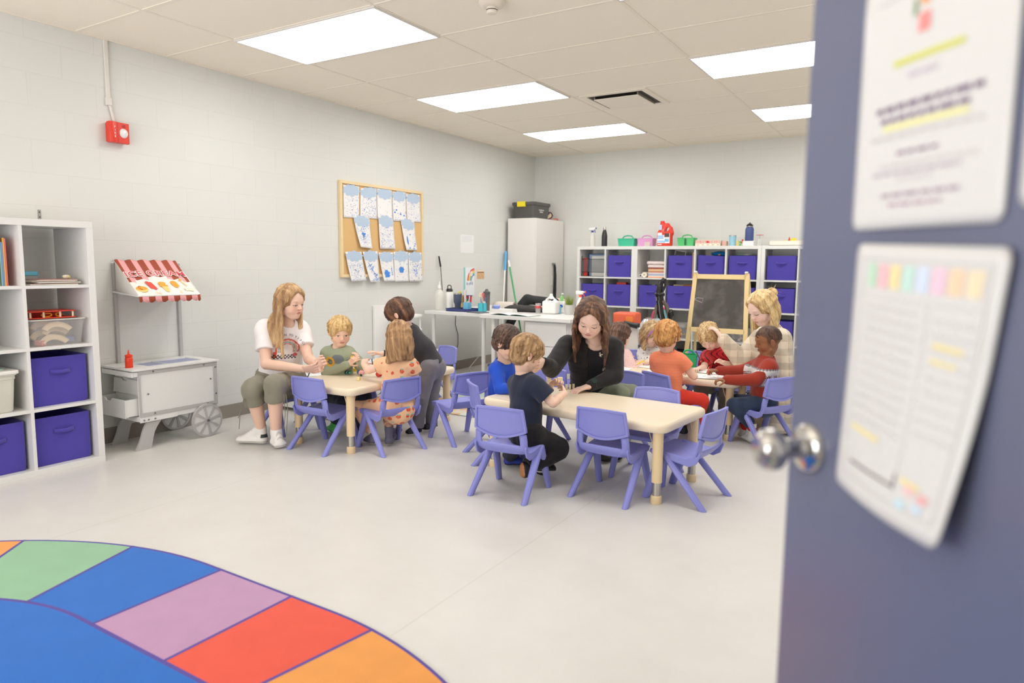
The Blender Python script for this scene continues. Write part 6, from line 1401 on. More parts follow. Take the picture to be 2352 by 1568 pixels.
t = thing('yellow_dough', 'yellow dough piece in the hands of the boy in green', 'toy', at(811, 821, 4.98)); MB().ball((0, 0, 0), (.022, .018, .016), 10).build('lump', mat('dough_yellow', (250, 200, 50), .6), t)
t = thing('teal_tub', 'teal striped tub behind the girl\'s arm on the left table', 'tub', V(1.12, 4.12, TT)); MB().cyl((-.07, 0, .055), (.07, .03, .055), .052, n=24).build('tub', mat('tub_teal', (20, 140, 130), .5), t); MB().cyl((-.02, .01, .055), (.0, .013, .055), .0535, n=24).build('white_band', wht, t)
# dominoes / wooden blocks on the nearest table
dmn = mat('domino_wood', (240, 222, 184), .5)
DP = [(1289, 911, 0, 'lying on the table below the boy\'s forearm'), (1301, 893, .5, 'standing in front of the teacher\'s hand, first of the row'), (1309, 893, .5, 'second of the standing row'), (1317, 892, .5, 'third of the standing row, by the teacher\'s fingers')]
for k, (px, py, a, lab) in enumerate(DP):
    q = ot(px, py); o = card('wooden_block', 'small cream wooden block '+lab, 'wooden block', q, a, .022 if k == 0 else .014, .02, .018 if k == 0 else .03, dmn, group=None)
for k, (px, py, dd, lab) in enumerate([(1286, 874, 3.96, 'held up in the boy\'s fingers'), (1238, 845, 4.22, 'held by the teacher near the boy\'s cheek')]):
    q = at(px, py, dd); o = card('wooden_block', 'cream wooden block '+lab, 'wooden block', q-V(0, 0, .01), .6, .03, .02, .03, dmn, group=None)
for k in range(4):
    o = card('wooden_block', ['lowest', 'second', 'third', 'top'][k]+' cream block in the little tower before the boy\'s face', 'wooden block', V(2.60, 4.0, TT+.019*k), .3*k, .03, .022, .018, dmn, group='blocks in the little tower')
# papers, pencils and green bin on the back table
rs = random.Random(9); pp = mat('drawing_paper', (243, 242, 240), .8)
for k, (x, y, a, lab) in enumerate([(2.62, 5.05, .1, 'at the left end of the back table'), (2.75, 5.30, -.2, 'before the girl with the headband'), (3.05, 5.02, .3, 'left of the orange-shirted boy\'s elbow'), (3.30, 5.28, -.1, 'before the curly-haired boy'), (3.42, 5.03, .2, 'under the hands of the boy in the sweater'), (3.12, 5.34, .5, 'beside the green bin')]):
    t = thing('drawing_paper', 'white drawing paper '+lab, 'paper', (x, y, TT+.0006+.0007*k), a); MB().bx(-.14, .14, -.108, .108, 0, .0005).build('sheet', pp, t, smooth=False)
    m = MB(); P2 = [(rs.uniform(-.1, .1), rs.uniform(-.07, .07), .0009) for q in range(7)]; m.tube(P2, .0007, 4).build('pencil_lines', mat('pencil_grey', (170, 168, 170), .7), t)
gq = onz(1580, 842, TT); caddy('green bin on the back table before the empty chair', gq.x, gq.y, TT+.0055, (40, 180, 110), .13, rz=.4)
def pencil(label, a, b, c, r=.0042):
    a = Vector(a); b = Vector(b); t = thing('pencil', label, 'pencil', a); d_ = b-a
    MB().tube([(0, 0, 0), d_*.86], r, 6).build('barrel', mat('pc_%d_%d_%d' % c, c, .4), t); MB().tube([d_*.86, d_], [r, .0006], 6).build('tip', mat('tip_wood', (226, 196, 150), .6), t)
pencil('yellow pencil held by the girl with the headband', at(1480, 828, 5.5), at(1460, 838, 5.3), (250, 214, 60), .006)
pencil('dark pencil held upright by the curly-haired boy', at(1598, 806, 5.45), at(1611, 832, 5.45), (80, 70, 76))
pencil('brown pencil lying before the curly-haired boy', V(3.10, 5.22, TT+.009), V(3.24, 5.27, TT+.009), (160, 100, 80))
pencil('silver pencil held by the blonde teacher', at(1628, 752, 5.4), at(1662, 769, 5.4), (130, 140, 136), .003)
pencil('orange pencil in the fist of the boy in the sweater', at(1628, 842, 4.92), at(1625, 860, 4.90), (226, 110, 90))
# ================================================================ people
CR = np.array([math.cos(YAW), -math.sin(YAW), 0]); CT = np.array([-math.sin(YAW), -math.cos(YAW), 0]); UPZ = np.array([0, 0, 1.])
def nv(v): v = np.asarray(v, float); return v/(np.linalg.norm(v)+1e-12)
def A(px, py, d): return np.array(at(px, py, d))
def azdir(a, p=0):
    "direction seen from the camera: 0 = towards it, 90 = picture right, 180 = away; p = degrees downward"
    a = math.radians(a); p = math.radians(p); h = math.cos(a)*CT+math.sin(a)*CR
    return h*math.cos(p)-UPZ*math.sin(p)
def head_frame(az, pitch, roll):
    f = azdir(az, pitch); r = nv(np.cross(f, UPZ)); u = np.cross(r, f)
    c, s_ = math.cos(math.radians(roll)), math.sin(math.radians(roll))
    r2 = r*c+u*s_; u2 = -r*s_+u*c
    return np.stack([r2, f, u2], 1)      # columns: x right, y forward, z up
def mix(a, b, t): return a*(1-t)+b*t
def sst(x, a, b): t = np.clip((x-a)/(b-a), 0, 1); return t*t*(3-2*t)
L3 = lambda c: np.array(lin(c), np.float32)
skinm = vmat('skin', .5, .06, 220, sub=.12, spec=.35); clothm = vmat('cloth', .85, .35, 420, sheen=.15, spec=.2); hairm = vmat('hair', .5, .7, 1, spec=.4, aniso=(300, 300, 18))
def _strands():
    nt = hairm.node_tree; b = nt.nodes['Principled BSDF']; a = [n for n in nt.nodes if n.type == 'ATTRIBUTE'][0]; n = [n for n in nt.nodes if n.type == 'TEX_NOISE'][0]
    mr = nt.nodes.new('ShaderNodeMapRange'); mr.inputs[1].default_value = .3; mr.inputs[2].default_value = .7; mr.inputs[3].default_value = .72; mr.inputs[4].default_value = 1.16; nt.links.new(n.outputs['Fac'], mr.inputs[0])
    vm = nt.nodes.new('ShaderNodeVectorMath'); vm.operation = 'SCALE'; nt.links.new(a.outputs['Color'], vm.inputs[0]); nt.links.new(mr.outputs[0], vm.inputs['Scale']); nt.links.new(vm.outputs[0], b.inputs['Base Color'])
_strands(); shoem = vmat('shoe_material', .5, .1, 200)
knitm = vmat('knit', .9, .8, 330, sheen=.2, spec=.1)
def head_mesh(J, skin, eyes='down', lipc=None, browc=(150, 110, 80), lipf=1):
    hh = J['hh']; R = head_frame(*J['face']); C = J['head']; base = L3(skin)
    f = Field((-.52, -.62, -.85), (.52, .58, .62), .0125, .12)
    f.ell((0, -.05, .13), (.345, .425, .365)); f.ell((0, .06, -.10), (.275, .285, .34), k=.09); f.ell((0, .17, -.355), (.13, .13, .10), k=.12)
    for s in (-1, 1):
        f.ell((s*.15, .19, -.17), (.12, .12, .13), k=.08); f.cone((s*.25, -.02, -.27), (s*.08, .17, -.40), .06, .06, k=.08)
    f.cone((-.13, .305, .075), (.13, .305, .075), .055, k=.07)
    f.cone((0, .33, .03), (0, .41, -.105), .028, .036 if hh > .22 else .041, k=.05)
    for s in (-1, 1): f.ell((s*.038, .378, -.118), (.031, .042, .027), k=.02)
    for s in (-1, 1): f.ell((s*.14, .415, -.005), (.075, .06, .045), k=.06, op='s')
    for s in (-1, 1): f.ell((s*.135, .288, -.008), (.066, .062, .050), k=.012)
    f.ell((0, .340, -.230), (.088, .040, .017), k=.03); f.ell((0, .333, -.266), (.072, .040, .020), k=.025); f.ell((0, .395, -.247), (.08, .05, .004), k=.01, op='s')
    for s in (-1, 1):
        E = np.array([[math.cos(.35), s*math.sin(.35)*-1, 0], [s*math.sin(.35), math.cos(.35), 0], [0, 0, 1]])
        f.ell((s*.362, -.055, -.045), (.032, .078, .125), E, k=.02); f.ell((s*.395, -.035, -.03), (.02, .045, .08), E, k=.012, op='s')
    nk = (R.T @ (J['neck']-C))/hh; rn = J['rn']/hh
    f.cone((0, -.12, -.22), (nk[0], nk[1], nk[2]), rn, rn*1.05, k=.09)
    P, Q = f.mesh()
    def cf(P):
        c = np.tile(base, (len(P), 1)); x, y, z = P[:, 0], P[:, 1], P[:, 2]; fr = sst(y, .12, .22)
        bl = np.exp(-((np.abs(x)-.19)**2+(z+.15)**2)/.010)*fr; c = mix(c, c*np.array([1.02, .80, .76]), (bl*.55)[:, None])
        ns = np.exp(-(x**2+(z+.10)**2)/.003)*fr; c = mix(c, c*np.array([1.02, .86, .82]), (ns*.5)[:, None])
        lc = L3(lipc) if lipc is not None else base*np.array([.86, .48, .46])
        lw = .080*np.clip(1-((z+.248)/.042)**2, 0, 1)**.5
        lp = (np.abs(x) < lw)*(np.abs(z+.248) < .046)*(y > .27); c = mix(c, lc, (lp*.62*lipf)[:, None])
        c = mix(c, lc*.5, ((np.abs(x) < .08)*(np.abs(z+.247) < .008)*(y > .28)*.8)[:, None])
        bx_ = np.abs(x)-.145; bw = np.exp(-(bx_/.062)**4-((z-.100+1.6*bx_**2)/.0135)**2)*(y > .1)
        c = mix(c, L3(browc), (bw*.62)[:, None])
        ax = np.abs(x)-.135
        if eyes == 'open':
            e = ((ax/.060)**2+((z+.008)/.024)**2 < 1)*(y > .2); c = mix(c, L3((236, 232, 228)), e[:, None]*1.)
            ir = (((ax)/.024)**2+((z+.010)/.024)**2 < 1)*(y > .2); c = mix(c, L3((66, 52, 46)), ir[:, None]*1.)
            ls = (((ax/.068)**2+((z+.004)/.034)**2 < 1)*(z > .006))*(y > .2); c = mix(c, L3((90, 64, 50)), (ls*.8)[:, None])
        elif eyes == 'half':
            e = ((ax/.060)**2+((z+.020)/.015)**2 < 1)*(y > .2); c = mix(c, L3((226, 218, 212)), e[:, None]*1.); ir = (((ax)/.026)**2+((z+.020)/.016)**2 < 1)*(y > .2); c = mix(c, L3((70, 64, 62)), ir[:, None]*1.)
            ls = (np.abs(ax) < .066)*(np.abs(z+.006-.2*(-ax**2)*10) < .009)*(y > .2); c = mix(c, L3((74, 52, 44)), (ls*.9)[:, None])
        else:
            zz = z+.022-.25*ax**2*10; ls = (np.abs(ax) < .062)*(np.abs(zz) < .0115)*(y > .2); c = mix(c, L3((80, 56, 46)), (ls*.85)[:, None])
            li = ((ax/.06)**2+((z-.005)/.028)**2 < 1)*(y > .2)*(1-ls); c = mix(c, c*np.array([.96, .86, .84]), (li*.6)[:, None])
        if J.get('fade'):
            m_ = sst(z+.55*np.maximum(y, -.05)*0, -.22, .08)*sst(-y, -.14-.25*sst(z, .1, .35), -.06-.2*sst(z, .1, .35))*(np.abs(x) < .352+.2*(y < -.14)+.3*(z > .08)); c = mix(c, L3(J['fade']), (np.clip(m_, 0, 1)*.85)[:, None])
        no = ((np.abs(np.abs(x)-.035)/.016)**2+((z+.142)/.010)**2 < 1)*(y > .3); c = mix(c, base*.4, (no*.7)[:, None])
        er = (np.abs(x) > .33)*(((y+.045)/.05)**2+((z+.03)/.08)**2 < 1); c = mix(c, c*np.array([.98, .78, .74]), (er*.7)[:, None])
        return c
    cols = cf(P)
    W = C+(P*hh) @ R.T
    return W.astype(np.float32), Q, (lambda Pw, cols=cols: cols)
def hand_mesh(wr, tip, pn, thumb, size, skin, curl=.5, h=.02, tcurl=.3):
    "wrist, target of the knuckles, palm normal hint, thumb side (+1/-1)"
    d = nv(tip-wr); n = np.asarray(pn, float); n = nv(n-d*(n @ d)); lat = np.cross(d, -n)*thumb; R = np.stack([lat, d, -n], 1)
    f = Field((-.42, -.25, -.75), (.75, 1.15, .35), .021 if h == .02 else h, .06)
    f.loft((0, -.15, 0), (0, .1, 0), (1, 0, 0), (.135, .105), (.17, .10)); f.loft((0, .08, 0), (.0, .47, 0), (1, 0, 0), (.18, .10), (.215, .075), k=.06)
    f.ell((.13, .2, -.05), (.10, .17, .09), k=.06)
    for i, (x, L, r, sp) in enumerate(((.165, .42, .056, .10), (.057, .46, .058, .02), (-.055, .43, .055, -.05), (-.16, .34, .048, -.16))):
        p = np.array([x, .48, .0]); a = curl*.35+.06*i*curl; dd = np.array([sp*.6, 1, 0])
        for sL, da, rr in ((.46, 0, 1.0), (.30, curl*.95, .92), (.24, curl*.75, .84)):
            a += da; v = nv([dd[0], math.cos(a), -math.sin(a)])*L*sL; q = p+v; f.cone(p, q, r*rr, r*rr*.93, k=.018 if sL < .4 else .03); p = q
    p = np.array([.15, .12, -.05])
    for sL, dv, rr in ((.22, (.75, .62, -.30), .068), (.20, (.45, .85, -.35-.4*tcurl), .060), (.15, (.2-.3*tcurl, .92, -.35-.7*tcurl), .052)):
        q = p+nv(dv)*sL; f.cone(p, q, rr, rr*.94, k=.03); p = q
    P, Q = f.mesh(); base = L3(skin); cc = mix(np.tile(base, (len(P), 1)), np.tile(base*np.array([1., .80, .76], np.float32), (len(P), 1)), (sst(P[:, 1], .6, .95)*.5)[:, None])
    if thumb < 0: Q = Q[:, ::-1]
    W = wr+(P*size) @ R.T
    return W.astype(np.float32), Q, (lambda Pw, cc=cc: cc)
def bbox(pts, m): pts = np.array(pts); return pts.min(0)-m, pts.max(0)+m
class Sp: pass
def spec(kid, s=1.0):
    q = Sp(); q.kid = kid
    if kid: q.ua, q.fa, q.wr, q.th, q.kn, q.ca, q.ank = [x*s for x in (.030, .026, .019, .052, .040, .036, .026)]; q.sr = .034*s; q.hip = (.098*s, .078*s); q.wa = (.088*s, .070*s); q.ch = (.100*s, .070*s); q.hand = .108*s; q.rn = .038*s
    else: q.ua, q.fa, q.wr, q.th, q.kn, q.ca, q.ank = [x*s for x in (.042, .036, .025, .076, .055, .052, .034)]; q.sr = .044*s; q.hip = (.165*s, .125*s); q.wa = (.128*s, .100*s); q.ch = (.145*s, .098*s); q.hand = .165*s; q.rn = .050*s
    return q
def spine(J): p0 = (J['hip'][0]+J['hip'][1])/2; p2 = (J['sh'][0]+J['sh'][1])/2; p1 = (p0+p2)/2+J.get('bend', np.zeros(3)); return p0, p1, p2
def torso(f, J, q, o=0, k=.03, lower=None):
    p0, p1, p2 = spine(J); lh = J['hip'][1]-J['hip'][0]; ls = J['sh'][1]-J['sh'][0]; a = p2+(p1-p2)*.18
    hp = tuple(x+o for x in q.hip); wa = tuple(x+o for x in q.wa); ch_ = tuple(x+o for x in q.ch)
    f.loft(p0, p1, lh, hp if lower is None else tuple(x+o for x in lower), wa, k=0); f.loft(p1, a, ls, wa, ch_, k=k)
    f.cone(J['sh'][0]+(p2-J['sh'][0])*.12, J['sh'][1]+(p2-J['sh'][1])*.12, q.sr+o, k=k*1.4)
    f.cone(p2, mix(p2, J['neck'], .6), q.rn*1.25+o, q.rn*1.1+o, k=k)
def body_parts(J, q, skin, **kw):
    allp = list(J['sh'])+list(J['el'])+list(J['wr'])+list(J['hip'])+list(J['kn'])+list(J['an'])+[J['neck']]
    lo, hi = bbox(allp, .16 if not q.kid else .11); f = Field(lo, hi, .008 if not q.kid else .006)
    torso(f, J, q, 0); f.cone(spine(J)[2], J['neck'], q.rn*1.05, q.rn, k=.02)
    for i in (0, 1):
        f.cone(J['sh'][i], J['el'][i], q.ua*1.08, q.ua*.86, k=.02); f.cone(J['el'][i], mix(J['el'][i], J['wr'][i], .35), q.ua*.86, q.fa, k=.008); f.cone(mix(J['el'][i], J['wr'][i], .35), J['wr'][i], q.fa, q.wr, k=.008)
        f.cone(J['hip'][i], J['kn'][i], q.th, q.kn, k=.02); m = mix(J['kn'][i], J['an'][i], .32)
        f.cone(J['kn'][i], m, q.kn*.95, q.ca, k=.01); f.cone(m, J['an'][i], q.ca, q.ank, k=.01)
    P, Q = f.mesh(); parts = [(P, Q, L3(skin))]
    J['rn'] = q.rn; parts.append(head_mesh(J, skin, **kw))
    for i in (0, 1):
        if J['ha'][i] is not None:
            hs = J.get('hs', [{}, {}])[i]; parts.append(hand_mesh(J['wr'][i], J['ha'][i], hs.get('pn', (0, 0, -1)), hs.get('th', 1), q.hand, skin, hs.get('curl', .5), tcurl=hs.get('tc', .3)))
    return parts
def clothes(J, q, o=.010, hem=-.02, slv=('short', 'short'), lower=None, h=None, fold=.0022, sw=1.0, seed=0, flare=None, nko=.006, k=.03, sl=.55, pre=None):
    allp = list(J['sh'])+list(J['el'])+list(J['wr'])+list(J['hip']); lo, hi = bbox(allp, .20 if not q.kid else .13); f = Field(lo, hi, h or (.006 if not q.kid else .0045))
    torso(f, J, q, o, k, lower); p0, p1, p2 = spine(J)
    up_ = nv(p1-p0)
    if hem is not None: f.half(p0+up_*hem, -up_, .006)
    if pre: pre(f)
    for i in (0, 1):
        s, e, w_ = J['sh'][i], J['el'][i], J['wr'][i]
        if slv[i] == 'short':
            t = mix(s, e, sl); f.cone(s, mix(s, e, .18), (q.ua*1.12+o*.8)*sw, k=.02); f.loft(mix(s, e, .05), t, np.cross(e-s, UPZ)+1e-4, ((q.ua*1.12+o)*sw,)*2, ((q.ua*1.12+o*1.2)*sw,)*2, k=.012, flat=True)
        elif slv[i] == 'long':
            f.cone(s, e, (q.ua*1.12+o)*sw, (q.ua*.95+o)*sw, k=.02); f.cone(e, mix(e, w_, .95), (q.ua*.93+o)*sw, (q.wr+o*.7)*sw, k=.006)
    n_ = nv(J['neck']-p2); f.cone(p2+n_*(q.rn*.55), J['neck']+n_*.1, q.rn+nko, q.rn+nko+.01, k=.004, op='s')
    f.noise(fold, (26, 26, 26), seed=seed); f.noise(fold*.25, (70, 70, 70), seed=seed+1)
    return f
def pants(J, q, o=.010, top=.03, ends=(1., 1.), h=None, fold=.0022, wide=1.0, seed=5, lower=None):
    allp = list(J['hip'])+list(J['kn'])+list(J['an']); lo, hi = bbox(allp, .22 if not q.kid else .14); f = Field(lo, hi, h or (.006 if not q.kid else .0048))
    p0, p1, p2 = spine(J); up_ = nv(p1-p0)
    f.loft(p0-up_*.01, p0+up_*(top+.03), J['hip'][1]-J['hip'][0], tuple(x+o for x in q.hip), tuple(x+o*.8 for x in mix(np.array(q.hip), np.array(q.wa), .3)))
    f.half(p0+up_*top, up_, .004)
    for i in (0, 1):
        a, b, c = J['hip'][i], J['kn'][i], J['an'][i]; f.cone(a, b, (q.th+o)*wide, (q.kn+o)*wide, k=.03)
        if ends[i] > 1e-3:
            e = mix(b, c, ends[i]); f.cone(b, mix(b, e, .12), (q.kn+o)*wide, k=.01); f.loft(b, e, np.cross(c-b, (1, 0, .01)), ((q.kn+o*.9)*wide,)*2, (((q.ank if ends[i] > .7 else q.ca)+o*1.2)*wide,)*2, k=.014, flat=True)
    f.noise(fold, (24, 24, 24), seed=seed); f.noise(fold*.45, (65, 65, 65), seed=seed+1)
    return f
def add(name, f, col, m_, root, org, P=None): 
    P, Q = f.mesh()
    o = mesh_obj(name, [(P, Q, col)], m_, root, org); return o
def shoe(root, org, an, toe, q, upper, sole, name='shoe', up_=(0, 0, 1), croc=False, accent=None, gs=1.0, tab=None):
    an = np.asarray(an, float); toe = np.asarray(toe, float); u = nv(up_); d = toe-an; hgt = -(d @ u); d = nv(d-u*(d @ u)); lat = np.cross(d, u)
    s = (1.0 if q.kid else 1.42)*gs; heel = an-d*.018*s-u*(hgt-.012); t = toe-d*.028*s+u*.0; base0 = heel; L = float((toe-heel) @ d)
    lo, hi = bbox([an+u*.05, toe, heel], .07*s); f = Field(lo, hi, .0036*s)
    f.loft(heel+u*.012+d*.012, heel+d*(L-.03*s)+u*.006, lat, (.026*s, .022*s), (.036*s, .018*s)); f.cone(heel+d*.02+u*.02, an+u*.012*s, .025*s, .027*s, k=.02)
    f.cone(an+d*.01, heel+d*(L*.62)+u*.018, .024*s, .02*s, k=.02); f.half(heel-u*.0115, -u); f.cone(an+u*.008*s, an+u*.05, q.ank*.85, q.ank*.95, k=.004, op='s')
    U, Sc = L3(upper), L3(sole)
    def cf(P):
        z = (P-heel) @ u; t_ = (P-heel) @ d; c = np.where((z < .002)[:, None], Sc, U); c = np.where((np.abs(z-.0025) < .0022)[:, None], U*.55, c)
        if tab is not None: c = np.where(((t_ < .012)*(z > .030)*(z < .052))[:, None], L3(tab), c)
        if accent is not None: c = np.where(((z > .016)*(t_ > L*.35)*(t_ < L*.8)*(np.sin(t_*380) > .3)*(np.abs((P-heel) @ lat) < .016*s))[:, None], L3(accent), c)
        return c
    return add(name, f, cf, shoem, root, org)
def hair_col(c1, c2, c3, R, hh, C, seed=0, fr=38):
    a, b, d = L3(c1), L3(c2), L3(c3); rs0 = np.random.RandomState(seed)
    def cf(P):
        Lc = ((P-C) @ R)/hh; an_ = np.arctan2(Lc[:, 0], -Lc[:, 1]); v = sines(np.stack([an_*8, Lc[:, 2]*1.5, np.hypot(Lc[:, 0], Lc[:, 1])*6], 1).astype(np.float32), (1, 1, 1), np.random.RandomState(seed), 9)
        v2 = sines(np.stack([Lc[:, 0]*fr, Lc[:, 1]*fr, Lc[:, 2]*5], 1).astype(np.float32), (1, 1, 1), np.random.RandomState(seed+5), 9)
        t = np.clip(.5+.35*v+.3*v2, 0, 1)[:, None]; return np.where(t < .5, mix(a, b, t*2), mix(b, d, t*2-1))
    return cf
def hair_short(J, cols, root, org, tuft=1, bang=.16, side=-.16, nape=-.38, thick=1.0, curly=0, fade=0, ear=True, seed=0, lift=0, name='hair'):
    hh = J['hh']; R = head_frame(*J['face']); C = J['head']; f = Field((-.6, -.72, -.6), (.6, .6, .72), .0135 if not curly else .0125, .09)
    t = thick; f.ell((0, -.055, .14+lift), (.345+.05*t, .425+.05*t, .365+.06*t)); f.ell((0, -.20, -.12), (.28+.04*t, .27+.03*t, .28), k=.08)
    f.ell((0, .46, bang-.47), (.315, .36, .46), k=.03, op='s')
    for s in (-1, 1):
        f.ell((s*.42, .20, side-.23), (.26, .22, .26), k=.03, op='s')
        if ear: f.ell((s*.40, -.05, -.10), (.11, .10, .125), k=.02, op='s')
    f.half((0, 0, nape), (0, .25, -1), .03)
    if tuft and not curly:
        rs = np.random.RandomState(seed+40); f.mg = .02; cr = np.array([.06*rs.randn(), -.16, .13+.42]); ez_ = np.array([.345+.045*t, .425+.045*t, .365+.055*t])
        for k in range(250):
            u = rs.rand()*6.283; e = math.asin(rs.uniform(-.55, .97)); d_ = np.array([math.cos(e)*math.sin(u), math.cos(e)*math.cos(u), math.sin(e)]); p = np.array([0, -.055, .14])+d_*ez_
            fl_ = p-cr; fl_ = fl_-d_*(fl_ @ d_); fl_ = nv(fl_+np.array([.25, .0, -.15])*rs.rand()); L_ = rs.uniform(.14, .26); q1 = p+fl_*L_*.55+d_*.006; q2 = p+fl_*L_; q2 = np.array([0, -.055, .14])+nv(q2-np.array([0, -.055, .14]))*np.linalg.norm((nv(q2-np.array([0, -.055, .14])))*ez_)*1.0+nv(q2-np.array([0, -.055, .14]))*.022*rs.rand()
            if q2[1] > .12 and q2[2] < bang-.10: continue
            if q2[2] < nape-.02 or (abs(q2[0]) > .25 and q2[1] > -.12 and q2[2] < side+.02): continue
            f.chain([p-d_*.020, q1-d_*.016, q2-d_*.012], [.028, .028, .012], .02)
    if curly: f.noise(.028*curly, (24, 24, 24), seed=seed, lim=.12); f.noise(.016*curly, (55, 55, 55), seed=seed+2, lim=.12)
    else: f.noise(.005*t, (60, 50, 12), seed=seed+3, lim=.12); f.noise(.003, (120, 110, 22), seed=seed+4, lim=.12)
    P, Q = f.mesh(); W = (C+(P*hh) @ R.T).astype(np.float32)
    return mesh_obj(name, [(W, Q, hair_col(*cols, R, hh, C, seed, 60 if curly else 38))], hairm, root, org)
def avoid(p, caps):
    for a, b, r in caps:
        ab = b-a; t = np.clip((p-a) @ ab/(ab @ ab), 0, 1); c = a+ab*t; d = p-c; l = np.linalg.norm(d)
        if l < r: p = c+d/(l+1e-9)*r
    return p
def hair_long(J, cols, root, org, length, q, n=84, wave=0, part=.0, gap=72, pull=None, seed=0, volume=1.0, r0=.036, caps_extra=(), name='hair', spread=.15, front_len=None, bang=.40):
    hh = J['hh']; R = head_frame(*J['face']); C = J['head']; rs = np.random.RandomState(seed)
    p0, p1, p2 = spine(J); caps = [(J['sh'][0], J['sh'][1], q.sr+.022), (p1, p2, (q.ch[1]+.03)), (p2, J['head']-R[:, 2]*hh*.25, q.rn+.020)]+list(caps_extra)
    g = np.array([0, 0, -1.]); paths = []
    for i in range(n):
        u_ = -1+2*(i+.5)/n; sg = 1 if u_ > 0 else -1; t_ = abs(u_)**.85; a = sg*(t_*(180-gap))+rs.uniform(-2, 2); ar = math.radians(a)
        pts = []; v = 1.0*volume; S0 = np.array([part+sg*.015, -.28+.55*t_, .0]); S0[2] = .13+.40*math.sqrt(max(0, 1-(S0[1]+.05)**2/.47**2)); E0 = np.array([math.sin(ar)*.385*v, -math.cos(ar)*.455*v-.05, -.10])
        for w_ in (0, .2, .4, .6, .8, 1.0):
            p = S0*(1-w_)+E0*w_; c_ = np.array([0, -.05, .13]); d_ = p-c_; k_ = math.sqrt((d_[0]/(.375*v))**2+(d_[1]/(.455*v))**2+(d_[2]/.405)**2)
            loc = c_+d_/max(k_, .2) if w_ < 1 else p
            pts.append(C+R @ ((loc+.008*rs.randn(3))*hh))
        out = nv((pts[-1]-C)*np.array([1, 1, 0])); Ln = length*(1-.12*rs.rand()); 
        if front_len is not None and abs(a) > 95: Ln = front_len*(1-.1*rs.rand())
        ns = 9; ph = rs.rand()*6.28; pr_ = pts[-1]
        for s_ in range(1, ns+1):
            st = Ln/ns; nx = pr_+g*st+out*spread*.2*st*(1 if s_ < 4 else -.6)
            if wave: nx = nx+np.cross(out, g)*math.sin(ph+s_*1.5)*wave+out*math.cos(ph+s_*1.5)*wave*.6
            for _ in range(2): nx = avoid(nx, caps)
            pts.append(nx); pr_ = nx
        paths.append((pts, rs.uniform(.8, 1.15)))
    allp = [p for pts, _ in paths for p in pts]; lo, hi = bbox(allp, .04); f = Field(lo, hi, .0042 if q.kid else .0046, .010)
    f.ell(C+R @ (np.array([0, -.055, .135])*hh), np.array([.375, .455, .40])*hh, R)
    # open the face
    f.ell(C+R @ (np.array([0, .46, bang-.47])*hh), np.array([.33, .37, .47])*hh, R, k=.006, op='s')
    for pts, sc in paths:
        m = len(pts); rr = [r0*hh*sc*(.55 if j < 1 else 1)*(1-.75*max(0, (j-6)/(m-6))**1.5) for j in range(m)]
        for j in range(m-1): f.cone(pts[j], pts[j+1], rr[j], rr[j+1], k=.008)
    f.noise(.0010, (110, 110, 14), seed=seed, lim=.02); f.noise(.0007, (230, 230, 22), seed=seed+1, lim=.02)
    return add(name, f, hair_col(*cols, R, hh, C, seed, 45), hairm, root, org)
def mkroot(label, org, name='person'): return thing(name, label, 'person', tuple(float(x) for x in org))
def cells(P, s, seed=0):
    G = P/s; I = np.floor(G).astype(int); h = (I[:, 0]*73856093 ^ I[:, 1]*19349663 ^ I[:, 2]*83492791 ^ seed*2654435) & 0xffff
    r1 = (h & 15)/15.; r2 = ((h >> 4) & 15)/15.; r3 = ((h >> 8) & 15)/15.; c = I+.35+.3*np.stack([r1, r2, r3], 1); d = (G-c)
    return d, h, I
def flatc(c, v=.03, seed=1):
    b = L3(c)
    return lambda P: b*(1+v*sines(P.astype(np.float32), (40, 40, 40), np.random.RandomState(seed)))[:, None]
def strawberry(P):
    c = np.tile(L3((250, 200, 158)), (len(P), 1)); d, h, I = cells(P, .050, 3); r = np.sqrt(d[:, 0]**2+d[:, 1]**2+(d[:, 2]*1.0)**2); on = (h % 10) < 8
    seedy = (np.sin(P[:, 0]*620)*np.sin(P[:, 1]*620+1)*np.sin(P[:, 2]*620+2) > .35)
    c = np.where(((r < .33)*on)[:, None], L3((226, 92, 66)), c); c = np.where(((r < .30)*on*seedy)[:, None], L3((246, 170, 120)), c)
    d2 = d-np.array([.0, .0, .30]); r2 = np.sqrt((d2[:, 0]*.9)**2+(d2[:, 1]*.9)**2+(d2[:, 2]*2)**2); return np.where(((r2 < .24)*on)[:, None], L3((130, 206, 184)), c)
def floral(base, a, b, s=.02, seed=2, r=.22):
    A_, B_, Cc_ = L3(base), L3(a), L3(b)
    def cf(P):
        d, h, I = cells(P, s, seed); rr = np.linalg.norm(d, axis=1); c = np.tile(A_, (len(P), 1)); c = np.where(((rr < r)*(h % 3 > 0))[:, None], B_, c); return np.where(((rr < r*.6)*(h % 5 == 1))[:, None], Cc_, c)
    return cf
def pt(*a): return A(*a)
